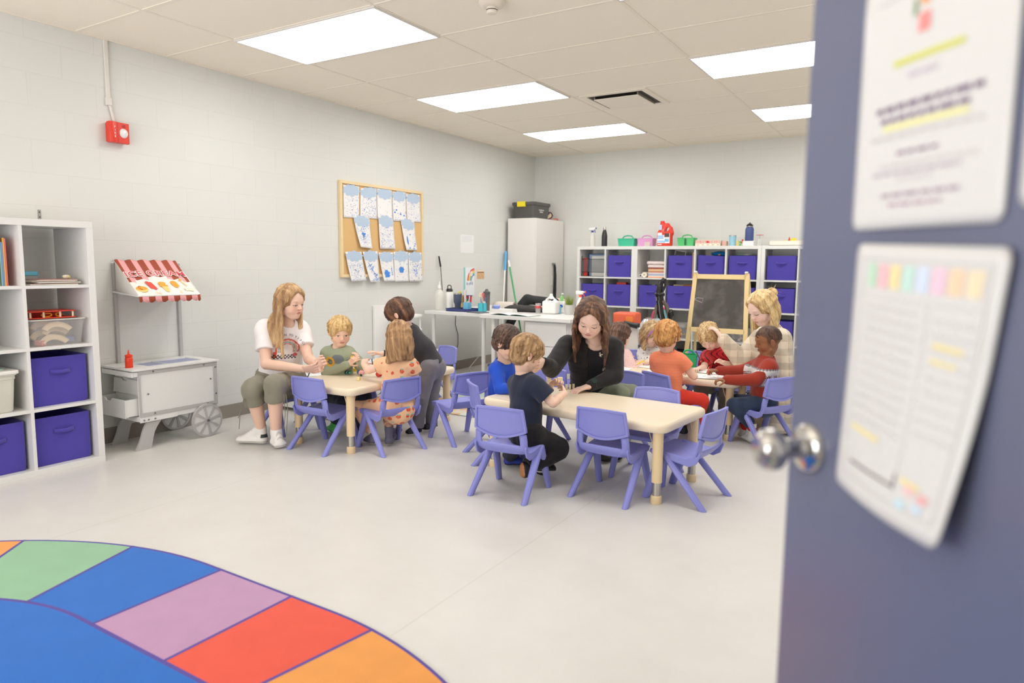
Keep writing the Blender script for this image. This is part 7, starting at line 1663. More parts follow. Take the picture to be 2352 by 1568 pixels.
# ---------------------------------------------------------------- teacher in the white shirt
def W1():
    q = spec(False, .98); J = {}
    J['head'] = pt(668, 695, 4.80); J['hh'] = .232; J['face'] = (62, 8, -3); J['neck'] = pt(657, 738, 4.86)
    J['sh'] = [pt(605, 752, 4.84), pt(690, 752, 4.96)]; J['el'] = [pt(611, 836, 4.76), pt(709, 824, 4.84)]; J['wr'] = [pt(698, 847, 4.66), pt(727, 834, 4.66)]
    J['ha'] = [pt(730, 845, 4.62), pt(745, 826, 4.60)]; J['hs'] = [dict(pn=nv(UPZ*.5+CR*.3-CT*.6), th=1, curl=.75, tc=.8), dict(pn=nv(-CR*.8-UPZ*.3), th=-1, curl=.7, tc=.7)]
    J['hip'] = [pt(612, 882, 4.98), pt(676, 878, 5.06)]; J['kn'] = [pt(580, 893, 4.60), pt(632, 884, 4.56)]; J['an'] = [pt(600, 985, 4.72), pt(634, 992, 4.66)]
    t1_, t2_ = onz(541, 1013, .012), onz(650, 1029, .012)
    org = np.array([J['hip'][0][0], J['hip'][0][1], 0]); root = mkroot('woman with long blonde hair in a white rainbow T-shirt, seated at the left table', org)
    mesh_obj('body', body_parts(J, q, (240, 200, 178), eyes='half', lipc=(206, 110, 104), browc=(170, 128, 96)), skinm, root, org)
    p0, p1, p2 = spine(J); fwd = nv(np.cross(J['sh'][1]-J['sh'][0], UPZ)); 
    if fwd @ CT < 0: fwd = -fwd
    J['fwd'] = fwd; lat = nv(J['sh'][1]-J['sh'][0]); cen = mix(p1, p2, .36)
    ra = [L3(c) for c in ((214, 96, 86), (236, 190, 160), (150, 190, 190), (220, 150, 130))]
    def cf(P):
        c = np.tile(L3((246, 240, 240)), (len(P), 1)); u = (P-cen) @ lat; v = P[:, 2]-cen[2]; fr = ((P-cen) @ fwd) > 0; r = np.hypot(u-.02, v+.02)
        for i, (a, b) in enumerate(((.082, .072), (.070, .062), (.060, .052), (.050, .042))): c = np.where((fr*(r < a)*(r > b)*(v > -.035))[:, None], ra[i], c)
        c = np.where((fr*(np.abs(u+.062) < .012)*(v < -.03)*(v > -.075))[:, None], L3((226, 96, 80)), c)
        c = np.where((fr*(np.abs(u) < .085)*(v < -.052)*(v > -.082)*(np.sin(u*260)*np.sin(v*300) > -.1))[:, None], L3((70, 66, 70)), c)
        return np.where((fr*(np.hypot((u-.075), (v+.055)*1.4) < .018))[:, None], L3((214, 110, 110)), c)
    f = clothes(J, q, o=.012, hem=.055, seed=2, h=.005, fold=.0035, sw=1.02, sl=.62); sh = add('shirt', f, cf, clothm, root, org)
    from mathutils.bvhtree import BVHTree
    bv = BVHTree.FromPolygons([v.co for v in sh.data.vertices], [tuple(p.vertices) for p in sh.data.polygons])
    ink = mat('print_ink', (60, 58, 64), .7); word = "IT'S A"; word2 = 'N TO TEACH'
    def letter(ch_, ang, r=.104):
        u = .02-math.cos(ang)*r; v = -.02+math.sin(ang)*r; o_ = Vector(cen+lat*u+UPZ*v-org)+Vector(fwd)*.4; hit = bv.ray_cast(o_, -Vector(fwd))
        if hit[0] is None: return
        me = text_mesh(ch_, .021, .0003); me.materials.clear(); me.materials.append(ink); X = Vector(lat); Z = Vector(fwd); Y = Z.cross(X); X2 = X*math.sin(ang)+Y*math.cos(ang); Y2 = -X*math.cos(ang)+Y*math.sin(ang)
        o = bpy.data.objects.new('letter', me); COL.objects.link(o); o.parent = sh; p = hit[0]+Z*.0035; o.matrix_basis = Matrix(((X2.x, Y2.x, Z.x, p.x), (X2.y, Y2.y, Z.y, p.y), (X2.z, Y2.z, Z.z, p.z), (0, 0, 0, 1)))
    for i, c_ in enumerate(word):
        if c_ != ' ': letter(c_, math.radians(8+i*8.5))
    for i, c_ in enumerate(word2):
        if c_ != ' ': letter(c_, math.radians(82+i*8))
    f = pants(J, q, o=.014, top=.10, ends=(.36, .32), wide=1.03, seed=9, fold=.003); add('cropped_trousers', f, flatc((142, 138, 122), .05), clothm, root, org)
    olive = mat('cord_olive', (128, 124, 108), .8)
    for pts in ([(560, 915, 4.55), (552, 945, 4.55), (549, 985, 4.56)], [(563, 915, 4.55), (558, 930, 4.55), (547, 960, 4.55)], [(652, 905, 4.52), (655, 950, 4.52), (652, 985, 4.52)], [(657, 905, 4.52), (661, 940, 4.52), (658, 995, 4.52)]):
        MB().tube([Vector(pt(*p)-org) for p in pts], .0025, 6).build('drawstring', olive, root)
    for a, t in ((J['an'][0], t1_), (J['an'][1], t2_)):
        s_ = shoe(root, org, a, np.array(t), q, (244, 240, 236), (238, 232, 226), accent=(212, 205, 198), gs=.94, tab=(60, 64, 70))
    hair_long(J, ((150, 112, 78), (192, 152, 108), (222, 188, 140)), root, org, .30, q, n=90, part=.03, gap=78, seed=4, spread=.1, front_len=.36)
W1()
# ---------------------------------------------------------------- teacher in black
def W2():
    q = spec(False, 1.0); J = {}
    J['head'] = pt(1357, 733, 4.34); J['hh'] = .245; J['face'] = (-16, 30, 8); J['neck'] = pt(1368, 782, 4.48)
    J['sh'] = [pt(1303, 792, 4.52), pt(1412, 797, 4.56)]; J['el'] = [pt(1268, 846, 4.34), pt(1412, 862, 4.50)]; J['wr'] = [pt(1247, 832, 4.20), pt(1356, 886, 4.42)]
    J['ha'] = [pt(1239, 839, 4.16), pt(1318, 897, 4.38)]; J['hs'] = [dict(pn=nv(CT*.5-CR), th=1, curl=.8, tc=.8), dict(pn=(0, 0, -1), th=1, curl=.45, tc=.5)]
    J['hip'] = [pt(1338, 905, 4.78), pt(1385, 905, 4.85)]; J['kn'] = [pt(1420, 905, 4.66), pt(1450, 905, 4.74)]; J['an'] = [pt(1404, 1030, 4.60), pt(1432, 1018, 4.70)]
    org = np.array([J['hip'][0][0], J['hip'][0][1], 0]); root = mkroot('woman with wavy brown hair in a black cardigan leaning over the nearest table', org)
    mesh_obj('body', body_parts(J, q, (242, 206, 190), eyes='half', lipc=(196, 100, 100), browc=(90, 66, 52)), skinm, root, org)
    p0, p1, p2 = spine(J); lat = nv(J['sh'][1]-J['sh'][0]); fwd = nv(np.cross(lat, UPZ)); fwd = fwd if fwd @ CT > 0 else -fwd
    def fl(P):
        c = np.tile(L3((34, 34, 40)), (len(P), 1)); d, h, I = cells(P+.01, .055, 7); r = np.linalg.norm(d, axis=1); a = np.arctan2(d[:, 2], d[:, 0]); c = np.where(((r < .22+.09*np.cos(5*a))*(h % 5 < 2))[:, None], L3((240, 226, 206)), c); return np.where(((r < .08)*(h % 5 < 2))[:, None], L3((220, 180, 90)), c)
    f = clothes(J, q, o=.008, hem=-.03, slv=('none', 'none'), seed=3, h=.0055, nko=.016); add('blouse', f, fl, clothm, root, org)
    c0 = p2+fwd*.02; f = clothes(J, q, o=.018, hem=-.07, slv=('long', 'long'), seed=4, h=.0055, fold=.004, nko=.02, pre=lambda g: g.loft(c0+fwd*.14+UPZ*.10, p0+fwd*.20, lat, (.055, .13), (.085, .13), k=.01, op='s'))
    rib = L3((44, 42, 43)); add('cardigan', f, lambda P: rib*(1+.14*np.sin((P @ lat)*520))[:, None], clothm, root, org)
    f = pants(J, q, o=.012, top=.05, seed=8, fold=.003, ends=(.96, .96)); add('trousers', f, flatc((132, 138, 116), .04), clothm, root, org)
    for a, px, py in ((J['an'][0], 1385, 1062), (J['an'][1], 1412, 1058)): shoe(root, org, a, np.array(onz(px, py, .012)), q, (40, 38, 38), (30, 28, 28), gs=.85)
    hair_long(J, ((58, 40, 32), (98, 68, 52), (150, 108, 80)), root, org, .24, q, n=90, wave=.009, gap=76, seed=11, r0=.042, volume=1.03, spread=.45, front_len=.27)
    # watch
    w_ = thing('wrist_watch', 'dark wrist watch on the left wrist of the teacher in black', 'watch', tuple(J['wr'][1]+nv(J['el'][1]-J['wr'][1])*.022))
    ax = nv(J['el'][1]-J['wr'][1]); e1 = nv(np.cross(ax, UPZ)); e2 = np.cross(e1, ax)
    MB().tube([Vector(e1*math.cos(a)*.036+e2*math.sin(a)*.032) for a in np.linspace(0, 2*pi, 20, endpoint=False)], .006, 6, closed=True).build('strap', blk, w_)
    cdir = nv(UPZ*.7+CT*.7); cdir = nv(cdir-ax*(cdir @ ax)); MB().cyl(Vector(cdir*.03), Vector(cdir*.042), .019, n=20).build('case', mat('watch_face', (50, 66, 62), .2), w_)
W2()
# ---------------------------------------------------------------- blonde teacher in the plaid shirt
def W3():
    q = spec(False, .98); J = {}
    J['head'] = pt(1750, 710, 5.16); J['hh'] = .250; J['face'] = (-72, 26, 0); J['neck'] = pt(1774, 752, 5.22)
    J['sh'] = [pt(1752, 775, 5.38), pt(1792, 778, 5.10)]; J['el'] = [pt(1703, 826, 5.36), pt(1800, 858, 5.06)]; J['wr'] = [pt(1660, 778, 5.34), pt(1778, 890, 5.10)]
    J['ha'] = [pt(1644, 757, 5.36), pt(1762, 885, 5.1)]; J['hs'] = [dict(pn=nv(-CR*.3-UPZ-CT*.2), th=1, curl=.55, tc=.8), dict(th=-1)]
    J['hip'] = [pt(1768, 915, 5.42), pt(1796, 918, 5.24)]; J['kn'] = [pt(1712, 965, 5.36), pt(1742, 975, 5.20)]; J['an'] = [pt(1780, 975, 5.52), pt(1800, 980, 5.38)]
    org = np.array([J['hip'][0][0], J['hip'][0][1], 0]); root = mkroot('blonde woman with a small bun in a beige plaid shirt kneeling by the back table', org)
    mesh_obj('body', body_parts(J, q, (244, 212, 196), eyes='half', lipc=(214, 128, 124), browc=(190, 150, 110)), skinm, root, org)
    def plaid(P):
        z = P[:, 2]; u = (P @ np.array([.9, .43, 0])); b = np.tile(L3((236, 222, 200)), (len(P), 1)); s1 = (np.sin(z*62) > .25); s2 = (np.sin(u*62+1) > .25); c = b*np.where(s1, .80, 1.)[:, None]*np.where(s2, np.array([[.86], [1.]])[0], 1.)[:, None]
        th = (np.abs(np.sin(z*31)) < .09)+(np.abs(np.sin(u*31+.5)) < .09); return np.where(th[:, None] > 0, mix(c, L3((176, 148, 120)), .5), c)
    f = clothes(J, q, o=.030, hem=-.14, slv=('long', 'long'), seed=14, h=.0055, fold=.005, sw=1.08, lower=(.20, .17)); add('plaid_shirt', f, plaid, clothm, root, org)
    # the loose shirt tail that reaches the floor behind her
    f = Field(*bbox([pt(1790, 930, 5.15), pt(1795, 985, 5.3)], .2), .0065); f.loft(pt(1790, 900, 5.2), pt(1786, 968, 5.24), CR, (.13, .15), (.17, .17)); f.half((0, 0, .02), (0, 0, -1)); f.noise(.007, (24, 24, 10), seed=5); add('shirt_tail', f, plaid, clothm, root, org)
    f = pants(J, q, o=.012, top=.05, seed=8, ends=(.96, .96)); add('trousers', f, flatc((168, 146, 122), .04), clothm, root, org)
    shoe(root, org, J['an'][0], J['an'][0]+nv(CR*.6-CT*.5)*.15-UPZ*.05, q, (60, 50, 46), (50, 44, 40), gs=.85); shoe(root, org, J['an'][1], J['an'][1]+nv(CR*.9)*.15-UPZ*.05, q, (130, 116, 100), (90, 80, 70), gs=.85)
    cols = ((176, 138, 92), (222, 188, 132), (246, 222, 172))
    hair_long(J, cols, root, org, .15, q, n=80, gap=84, seed=21, spread=.8, volume=1.0)
    R = head_frame(*J['face']); bc_ = J['head']+R @ (np.array([0, -.50, .30])*J['hh']); f = Field(bc_-.09, bc_+.09, .0038); f.ell(bc_, (.042, .042, .040)); 
    for k in range(5): a = k*1.25; f.cone(bc_+.022*np.array([math.cos(a), math.sin(a), .3*math.sin(2*a)]), bc_+.022*np.array([math.cos(a+1.2), math.sin(a+1.2), -.3]), .016, k=.004)
    f.noise(.0016, (160, 160, 60), seed=4, lim=.02); add('hair_bun', f, hair_col(*cols, R, J['hh'], J['head'], 3), hairm, root, org)
    m = MB(); rs = random.Random(4)
    for k in range(22):
        d_ = Vector((rs.gauss(0, 1), rs.gauss(0, 1), rs.gauss(.3, .8))).normalized(); p = Vector(bc_-org)+d_*.03; m.tube([p, p+d_*.02+V(0, 0, .003), p+d_*rs.uniform(.03, .05)], [.0007, .0006, .0003], 3)
    m.build('stray_hair', mat('stray_blonde', (236, 210, 160), .5), root)['kind'] = 'stuff'
W3()
# ================================================================ children
def child(label, J, skin, shirt, trousers, shoes, hair, name='person', s=1.0, eyes='down', **kw):
    q = spec(True, s); org = np.array([J['hip'][0][0], J['hip'][0][1], 0]); root = mkroot(label, org, name)
    mesh_obj('body', body_parts(J, q, skin, eyes=eyes, **kw), skinm, root, org)
    if shirt: add(shirt.pop('name', 'shirt'), clothes(J, q, **{k: v for k, v in shirt.items() if k not in ('col', 'm')}), shirt['col'](J) if shirt['col'].__name__ == 'byJ' else shirt['col'], shirt.get('m', clothm), root, org)
    if trousers: add('trousers', pants(J, q, **{k: v for k, v in trousers.items() if k != 'col'}), trousers['col'], clothm, root, org)
    for i, sh_ in enumerate(shoes):
        if sh_: shoe(root, org, J['an'][i], np.array(sh_['toe']), q, sh_['c'], sh_['s'], up_=sh_.get('up', (0, 0, 1)), accent=sh_.get('acc'))
    hair(J, root, org, q)
    return root, org, q
def fz(px, py, z=.012): return np.array(onz(px, py, z))
# boy in green with blond hair
J = dict(head=pt(782, 762, 4.98), hh=.212, face=(24, 17, 0), neck=pt(777, 796, 5.02), sh=[pt(752, 812, 5.05), pt(802, 810, 5.03)], el=[pt(752, 855, 5.02), pt(829, 840, 5.04)], wr=[pt(800, 836, 4.96), pt(825, 834, 4.98)], ha=[pt(814, 824, 4.94), pt(821, 816, 4.97)],
    hs=[dict(pn=nv(CR*.5-CT*.8), th=1, curl=.7, tc=.7), dict(pn=nv(-CR*.9-CT*.1), th=-1, curl=.7, tc=.7)], hip=[pt(762, 905, 5.12), pt(793, 903, 5.14)], kn=[pt(790, 922, 4.93), pt(838, 912, 5.0)], an=[pt(770, 968, 4.98), pt(822, 975, 5.05)])
def byJ(J):
    p0, p1, p2 = spine(J); lat = nv(J['sh'][1]-J['sh'][0]); cen = mix(p1, p2, .30)+UPZ*.065; G = L3((172, 182, 156))
    def cf(P):
        c = G*(1+.04*sines(P.astype(np.float32), (30, 30, 30), np.random.RandomState(1)))[:, None]; u = (P-cen) @ lat; v = P[:, 2]-cen[2]; fr = ((P-cen) @ CT > .02); r = np.hypot(u+.03, v+.01)
        c = np.where((fr*(np.hypot((u-.03)/1.3, v-.01) < .034))[:, None], L3((128, 138, 146)), c)
        c = np.where((fr*(r < .036)*(r > .020))[:, None], L3((236, 184, 70)), c); c = np.where((fr*(r < .020)*(np.sin(u*400)*np.sin(v*400) > 0))[:, None], L3((70, 70, 90)), c); return c
    return cf
child('blond boy in a sage green long-sleeved shirt seated at the left table', J, (246, 208, 184), dict(col=byJ, o=.012, slv=('long', 'long'), seed=3, sw=1.05, fold=.003, hem=-.01), dict(col=flatc((48, 52, 66)), seed=2, o=.012), [dict(toe=fz(757, 985), c=(70, 180, 80), s=(40, 60, 44)), dict(toe=fz(815, 1000), c=(40, 42, 46), s=(40, 40, 40))],
    lambda J, r, o, q: hair_short(J, ((150, 112, 66), (206, 168, 108), (236, 204, 148)), r, o, bang=.22, side=-.12, nape=-.36, seed=2, thick=1.0), eyes='open', browc=(176, 136, 92), lipc=(214, 116, 112))
# leaning boy
J = dict(head=pt(917, 722, 5.02), hh=.215, face=(-108, 38, 0), neck=pt(934, 750, 5.06), sh=[pt(925, 768, 4.98), pt(948, 760, 5.18)], el=[pt(915, 815, 4.93), pt(925, 808, 5.25)], wr=[pt(877, 812, 4.90), pt(900, 830, 5.2)], ha=[pt(850, 806, 4.87), pt(884, 828, 5.18)],
    hs=[dict(pn=(0, 0, -1), th=1, curl=.3, tc=.2), dict(th=-1)], hip=[pt(985, 842, 5.02), pt(1003, 840, 5.18)], kn=[pt(969, 912, 5.0), pt(990, 908, 5.16)], an=[pt(960, 980, 5.03), pt(992, 978, 5.16)], bend=nv(UPZ+CR*.5)*.015)
r_, o_, q_ = child('brown-haired boy in a black T-shirt and grey trousers leaning on the left table', J, (244, 206, 184), dict(col=flatc((62, 60, 64), .05), o=.012, slv=('short', 'short'), seed=5, fold=.003, hem=-.005), dict(col=flatc((128, 126, 132), .04), seed=12, o=.012, fold=.003, ends=(1, 1)), [dict(toe=fz(930, 1000), c=(36, 36, 40), s=(236, 232, 228)), dict(toe=fz(968, 990), c=(36, 36, 40), s=(236, 232, 228))],
    lambda J, r, o, q: hair_short(J, ((56, 36, 28), (100, 68, 50), (148, 104, 76)), r, o, bang=.10, side=-.16, nape=-.38, seed=6, thick=1.35), browc=(80, 56, 44))
b_ = thing('wristband', 'dark band on the wrist of the leaning boy', 'bracelet', tuple(J['wr'][0]+nv(J['el'][0]-J['wr'][0])*.018)); ax = nv(J['el'][0]-J['wr'][0]); e1 = nv(np.cross(ax, UPZ)); e2 = np.cross(e1, ax)
MB().tube([Vector(e1*math.cos(a)*.023+e2*math.sin(a)*.023) for a in np.linspace(0, 2*pi, 20, endpoint=False)], .006, 6, closed=True).build('band', mat('band_dark', (60, 56, 58), .6), b_)
# girl in the strawberry dress, from behind
J = dict(head=pt(916, 775, 4.62), hh=.205, face=(-152, 16, 0), neck=pt(916, 812, 4.66), sh=[pt(886, 836, 4.68), pt(942, 836, 4.64)], el=[pt(847, 850, 4.74), pt(958, 880, 4.70)], wr=[pt(835, 836, 4.83), pt(950, 872, 4.84)], ha=[pt(840, 822, 4.90), pt(940, 866, 4.92)],
    hs=[dict(pn=(0, 0, -1), th=1, curl=.5, tc=.5), dict(th=-1)], hip=[pt(895, 938, 4.68), pt(932, 938, 4.66)], kn=[pt(826, 938, 4.76), pt(895, 950, 4.86)], an=[pt(858, 1000, 4.72), pt(893, 985, 4.70)], bend=nv(CT)*.0)
J['kn'][0] = pt(822, 936, 4.78)
r_, o_, q_ = child('girl with long light brown hair in a peach strawberry dress', J, (248, 208, 188), dict(name='dress', col=strawberry, o=.014, slv=('short', 'short'), seed=7, fold=.003, hem=None, sl=.42, sw=1.15, lower=(.112, .092)), dict(col=strawberry, seed=3, o=.008, ends=(.8, .8)), [dict(toe=fz(840, 1012), c=(106, 104, 124), s=(176, 166, 160), acc=(220, 190, 200)), dict(toe=fz(915, 990), c=(106, 104, 124), s=(160, 150, 136), acc=(210, 190, 206))],
    lambda J, r, o, q: hair_long(J, ((124, 92, 64), (172, 132, 92), (206, 166, 122)), r, o, .155, q, n=80, gap=80, seed=8, spread=.5, wave=.002, bang=.30))
f = Field(*bbox([pt(905, 930, 4.7), pt(850, 935, 4.74)], .13), .0048); f.loft(pt(905, 925, 4.68), pt(850, 936, 4.74), UPZ, (.075, .085), (.060, .065)); f.loft(pt(914, 900, 4.66), pt(914, 936, 4.66), CR, (.10, .085), (.115, .10), k=.03); f.noise(.004, (24, 24, 24), seed=3); f.half(pt(830, 950, 4.7), -UPZ); add('dress_skirt', f, strawberry, clothm, r_, o_)
# child in blue at the end of the nearest table
J = dict(head=pt(1166, 787, 4.40), hh=.205, face=(62, 24, 0), neck=pt(1158, 824, 4.46), sh=[pt(1140, 848, 4.42), pt(1172, 842, 4.60)], el=[pt(1150, 893, 4.34), pt(1200, 880, 4.58)], wr=[pt(1188, 890, 4.28), pt(1222, 884, 4.46)], ha=[pt(1205, 888, 4.24), pt(1236, 882, 4.42)],
    hs=[dict(th=1), dict(th=-1)], hip=[pt(1140, 948, 4.44), pt(1166, 944, 4.56)], kn=[pt(1190, 1010, 4.18), pt(1215, 985, 4.44)], an=[pt(1168, 1050, 4.26), pt(1195, 1040, 4.40)])
child('dark-haired child in a bright blue shirt at the left end of the nearest table', J, (240, 200, 170), dict(col=flatc((40, 84, 200), .05), o=.012, slv=('long', 'long'), seed=9, fold=.003), dict(col=flatc((44, 46, 64)), seed=2, o=.012), [dict(toe=fz(1208, 1066), c=(48, 60, 150), s=(30, 32, 50)), dict(toe=fz(1228, 1048), c=(48, 60, 150), s=(30, 32, 50))],
    lambda J, r, o, q: hair_short(J, ((38, 28, 24), (70, 52, 44), (112, 86, 72)), r, o, bang=.12, side=-.14, nape=-.34, seed=10, thick=1.2), browc=(60, 44, 36))
# boy in the navy T-shirt, from behind
J = dict(head=pt(1211, 812, 3.88), hh=.205, face=(112, 20, 0), neck=pt(1200, 850, 3.90), sh=[pt(1184, 880, 4.0), pt(1228, 884, 3.82)], el=[pt(1248, 905, 4.06), pt(1270, 925, 3.80)], wr=[pt(1268, 880, 4.02), pt(1297, 903, 3.90)], ha=[pt(1284, 871, 3.97), pt(1293, 885, 3.98)],
    hs=[dict(pn=nv(-UPZ*.5+CT*.6), th=-1, curl=.7, tc=.6), dict(pn=nv(-CR-UPZ*.3), th=1, curl=.7, tc=.7)], hip=[pt(1197, 998, 3.95), pt(1222, 1000, 3.82)], kn=[pt(1262, 1040, 4.16), pt(1283, 1030, 3.92)], an=[pt(1240, 1075, 4.0), pt(1212, 1072, 3.80)], bend=nv(CT)*.01)
child('boy with light brown hair in a navy T-shirt kneeling by the nearest table', J, (246, 206, 182), dict(col=flatc((44, 50, 68), .05), o=.013, slv=('short', 'short'), seed=11, fold=.0035, hem=-.035, sw=1.12, sl=.68), dict(col=flatc((34, 32, 34)), seed=2, o=.016, fold=.004, wide=1.08), [dict(toe=J['an'][0]+nv(CR*1.0-CT*.2-UPZ*.2)*.11, c=(36, 34, 36), s=(230, 222, 210)), dict(toe=pt(1197, 1102, 3.78), c=(36, 34, 36), s=(176, 116, 70), up=nv(CR*.85+CT*-.3))],
    lambda J, r, o, q: hair_short(J, ((124, 92, 58), (176, 138, 96), (210, 174, 130)), r, o, bang=.14, side=-.16, nape=-.36, seed=12, thick=1.1), browc=(150, 112, 80))
# girl in pink behind the teacher in black
J = dict(head=pt(1424, 772, 5.62), hh=.205, face=(118, 14, 0), neck=pt(1424, 800, 5.66), sh=[pt(1404, 815, 5.76), pt(1438, 815, 5.58)], el=[pt(1432, 850, 5.80), pt(1453, 851, 5.50)], wr=[pt(1440, 836, 5.68), pt(1462, 838, 5.62)], ha=[pt(1444, 826, 5.66), pt(1466, 830, 5.66)],
    hs=[dict(th=-1), dict(th=1)], hip=[pt(1404, 885, 5.75), pt(1432, 885, 5.66)], kn=[pt(1440, 892, 5.68), pt(1462, 892, 5.58)], an=[pt(1440, 940, 5.70), pt(1462, 945, 5.62)])
child('girl with brown hair in a pale pink top behind the teacher in black', J, (244, 204, 180), dict(col=floral((240, 206, 202), (226, 170, 168), (196, 140, 150), .016), o=.010, slv=('long', 'long'), seed=13, sw=1.1), dict(col=flatc((60, 110, 100)), o=.010), [dict(toe=fz(1458, 960), c=(200, 190, 190), s=(230, 225, 220)), dict(toe=fz(1478, 955), c=(200, 190, 190), s=(230, 225, 220))],
    lambda J, r, o, q: hair_long(J, ((56, 38, 32), (92, 66, 54), (134, 100, 80)), r, o, .04, q, n=60, gap=84, seed=15, spread=.3))
# girl with the headband
J = dict(head=pt(1497, 768, 5.88), hh=.205, face=(38, 36, 0), neck=pt(1500, 797, 5.98), sh=[pt(1480, 812, 6.02), pt(1528, 810, 5.96)], el=[pt(1484, 840, 5.86), pt(1556, 838, 5.9)], wr=[pt(1492, 828, 5.66), pt(1545, 836, 5.75)], ha=[pt(1484, 829, 5.56), pt(1535, 838, 5.65)],
    hs=[dict(th=1, curl=.8, tc=.8), dict(th=-1)], hip=[pt(1490, 872, 6.0), pt(1518, 872, 5.98)], kn=[pt(1486, 880, 5.78), pt(1516, 880, 5.76)], an=[pt(1486, 925, 5.84), pt(1516, 928, 5.82)])
r_, o_, q_ = child('girl with a purple headband drawing behind the boy in orange', J, (246, 210, 190), dict(col=floral((226, 222, 220), (120, 118, 124), (170, 150, 160), .030, 4, .3), o=.014, slv=('long', 'long'), seed=16, sw=1.4), dict(col=flatc((90, 96, 110)), o=.010), [None, None],
    lambda J, r, o, q: hair_long(J, ((130, 100, 68), (186, 152, 108), (220, 190, 146)), r, o, .12, q, n=64, gap=76, seed=17, spread=.4, wave=.004))
R = head_frame(*J['face']); hb = MB(); hb.tube([Vector(J['head']+R @ (np.array([math.sin(a)*.43, .16, .12+math.cos(a)*.44])*J['hh'])-o_) for a in np.linspace(-1.7, 1.7, 20)], .006, 6); hb.build('headband', mat('band_purple', (186, 120, 206), .4), r_)
# boy in orange
J = dict(head=pt(1531, 774, 4.86), hh=.212, face=(146, 20, 0), neck=pt(1533, 808, 4.88), sh=[pt(1506, 824, 4.95), pt(1560, 826, 4.85)], el=[pt(1512, 866, 5.05), pt(1594, 864, 4.88)], wr=[pt(1536, 862, 5.15), pt(1580, 853, 4.99)], ha=[pt(1545, 858, 5.22), pt(1572, 850, 5.08)],
    hs=[dict(th=-1), dict(th=1, curl=.8)], hip=[pt(1520, 905, 4.97), pt(1549, 910, 4.88)], kn=[pt(1562, 925, 5.08), pt(1610, 920, 4.92)], an=[pt(1566, 975, 5.08), pt(1598, 978, 4.96)])
OR = L3((248, 142, 104))
child('red-haired boy in an orange T-shirt and red trousers, seen from behind', J, (248, 204, 178), dict(col=lambda P: OR*(1+.05*np.sin(P[:, 2]*900)+.02*np.sin(P[:, 2]*300))[:, None], o=.013, slv=('short', 'short'), seed=18, sw=1.1, fold=.003, hem=-.02, sl=.5), dict(col=flatc((222, 60, 44), .05), o=.013, seed=4, ends=(1, 1)), [dict(toe=fz(1580, 1000), c=(60, 60, 66), s=(220, 216, 210)), dict(toe=fz(1612, 1000), c=(60, 60, 66), s=(220, 216, 210))],
    lambda J, r, o, q: hair_short(J, ((150, 92, 44), (206, 142, 78), (236, 182, 116)), r, o, bang=.14, side=-.16, nape=-.40, seed=19, thick=1.5), browc=(190, 130, 80))
# curly boy in red
J = dict(head=pt(1628, 774, 5.46), hh=.208, face=(-24, 40, -10), neck=pt(1651, 796, 5.60), sh=[pt(1624, 818, 5.60), pt(1682, 806, 5.58)], el=[pt(1616, 846, 5.44), pt(1690, 840, 5.46)], wr=[pt(1606, 846, 5.34), pt(1662, 833, 5.36)], ha=[pt(1598, 846, 5.28), pt(1643, 825, 5.32)],
    hs=[dict(th=1, curl=.9, tc=.8), dict(th=-1, curl=.5, pn=nv(-UPZ*.6+CT*.5))], hip=[pt(1640, 885, 5.72), pt(1672, 885, 5.70)], kn=[pt(1610, 893, 5.46), pt(1668, 900, 5.44)], an=[pt(1620, 950, 5.50), pt(1660, 955, 5.5)])
RD = L3((206, 48, 56))
child('curly blond boy in a red T-shirt with black marks bending over his drawing', J, (248, 212, 194), dict(col=lambda P: np.where((np.sin(P[:, 0]*150+4*np.sin(P[:, 2]*60)) > .82)[:, None]*((P[:, 2] < .60))[:, None], L3((56, 24, 30)), RD), o=.013, slv=('short', 'short'), seed=20, sw=1.12, sl=.7), dict(col=flatc((150, 144, 132)), o=.012), [dict(toe=fz(1618, 985), c=(50, 46, 46), s=(60, 56, 56)), dict(toe=fz(1660, 985), c=(50, 46, 46), s=(60, 56, 56))],
    lambda J, r, o, q: hair_short(J, ((170, 134, 88), (214, 180, 128), (242, 216, 170)), r, o, bang=.20, side=-.12, nape=-.34, seed=21, thick=1.25, curly=1), browc=(196, 156, 110))
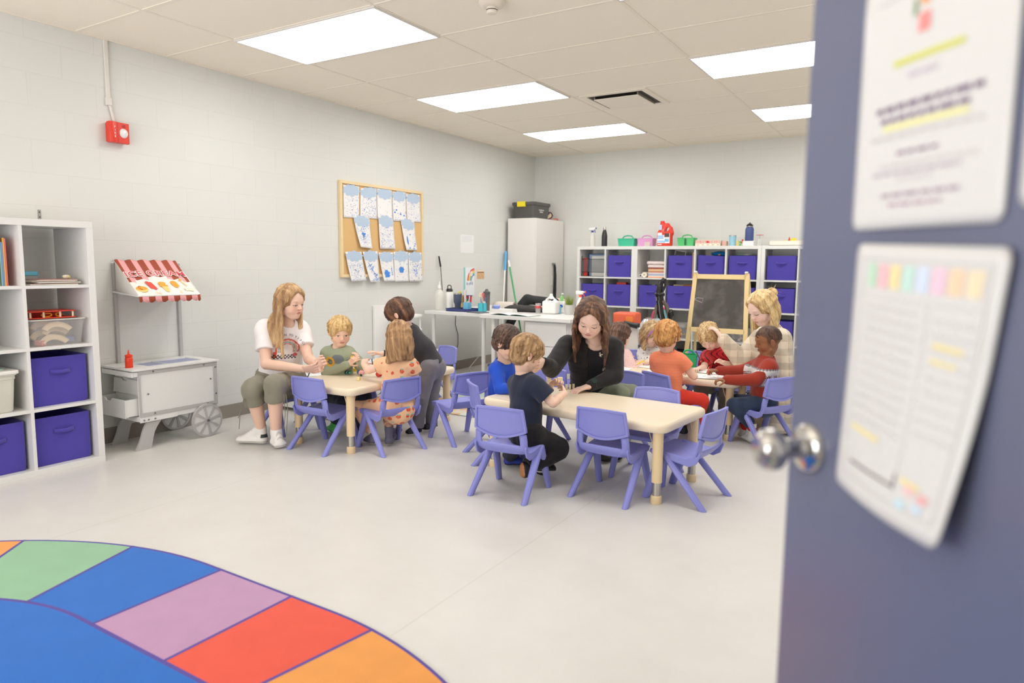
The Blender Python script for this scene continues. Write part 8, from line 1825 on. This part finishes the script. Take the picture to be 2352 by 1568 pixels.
# boy in the patterned sweater
J = dict(fade=(78, 54, 42), head=pt(1763, 783, 4.84), hh=.208, face=(-93, 12, 0), neck=pt(1762, 816, 4.84), sh=[pt(1748, 838, 4.92), pt(1768, 842, 4.76)], el=[pt(1706, 852, 5.0), pt(1738, 872, 4.74)], wr=[pt(1650, 851, 4.98), pt(1668, 872, 4.80)], ha=[pt(1632, 850, 4.96), pt(1648, 872, 4.80)],
    hs=[dict(th=1, curl=.9, tc=.8), dict(th=-1, curl=.9, tc=.5)], hip=[pt(1752, 925, 4.92), pt(1760, 928, 4.80)], kn=[pt(1690, 922, 4.98), pt(1686, 930, 4.84)], an=[pt(1712, 975, 4.98), pt(1728, 978, 4.86)])
def byJ(J):
    p0, p1, p2 = spine(J); RB = L3((158, 58, 44)); WH = L3((230, 226, 222)); GY = L3((140, 134, 138)); DR = L3((150, 60, 70))
    def cf(P):
        c = np.tile(RB, (len(P), 1)); z = P[:, 2]; d = np.hypot(P[:, 0]-p2[0], P[:, 1]-p2[1]); on = d < .155; u = np.arctan2(P[:, 1]-p2[1], P[:, 0]-p2[0])*.11
        zt, zb = .545-.10*0, .425; zig = .008*np.abs(((u*60) % 1)*2-1)
        band = on*(z < zt+zig)*(z > zb-zig); edge = on*(((z < zt+zig)*(z > zt+zig-.010))+((z > zb-zig)*(z < zb-zig+.010)))
        c = np.where(band[:, None], WH*(1-.10*(np.sin(u*900)*np.sin(z*900) > .2))[:, None], c)
        gu = (u/.052) % 1-.5; gz = (z-.485)/.052; r = np.hypot(gu, gz); a = np.arctan2(gz, gu); star = band*(r < .30+.14*np.cos(8*a))*(r > .07); c = np.where(star[:, None], DR, c)
        return np.where(edge[:, None] > 0, GY, c)
    return cf
r_, o_, q_ = child('boy in a dark red sweater with a white snowflake band at the back table', J, (150, 98, 66), dict(name='sweater', m=knitm, h=.0036, col=byJ, o=.015, slv=('long', 'long'), seed=22, sw=1.12, fold=.003, hem=-.01), dict(col=lambda P: L3((54, 68, 92))*(1+.18*sines(P.astype(np.float32), (70, 70, 20), np.random.RandomState(4)))[:, None], o=.012, seed=6, ends=(.9, .9)), [dict(toe=fz(1702, 1000), c=(226, 226, 220), s=(236, 236, 230), acc=(90, 200, 200)), dict(toe=fz(1708, 1006), c=(226, 226, 220), s=(236, 236, 230), acc=(90, 200, 190))],
    lambda J, r, o, q: hair_short(J, ((56, 38, 30), (84, 58, 44), (112, 80, 62)), r, o, bang=.24, side=.34, nape=.08, seed=23, thick=.10, curly=.22, ear=True), browc=(60, 40, 32), lipc=(150, 80, 70))
for i in (0, 1):
    a, k = J['an'][i], J['kn'][i]; f = Field(*bbox([a, mix(a, k, .4)], .06), .004); f.cone(a-UPZ*.02, mix(a, k, .28), .029, .033); add('sock', f, flatc((206, 46, 44)), clothm, r_, o_)
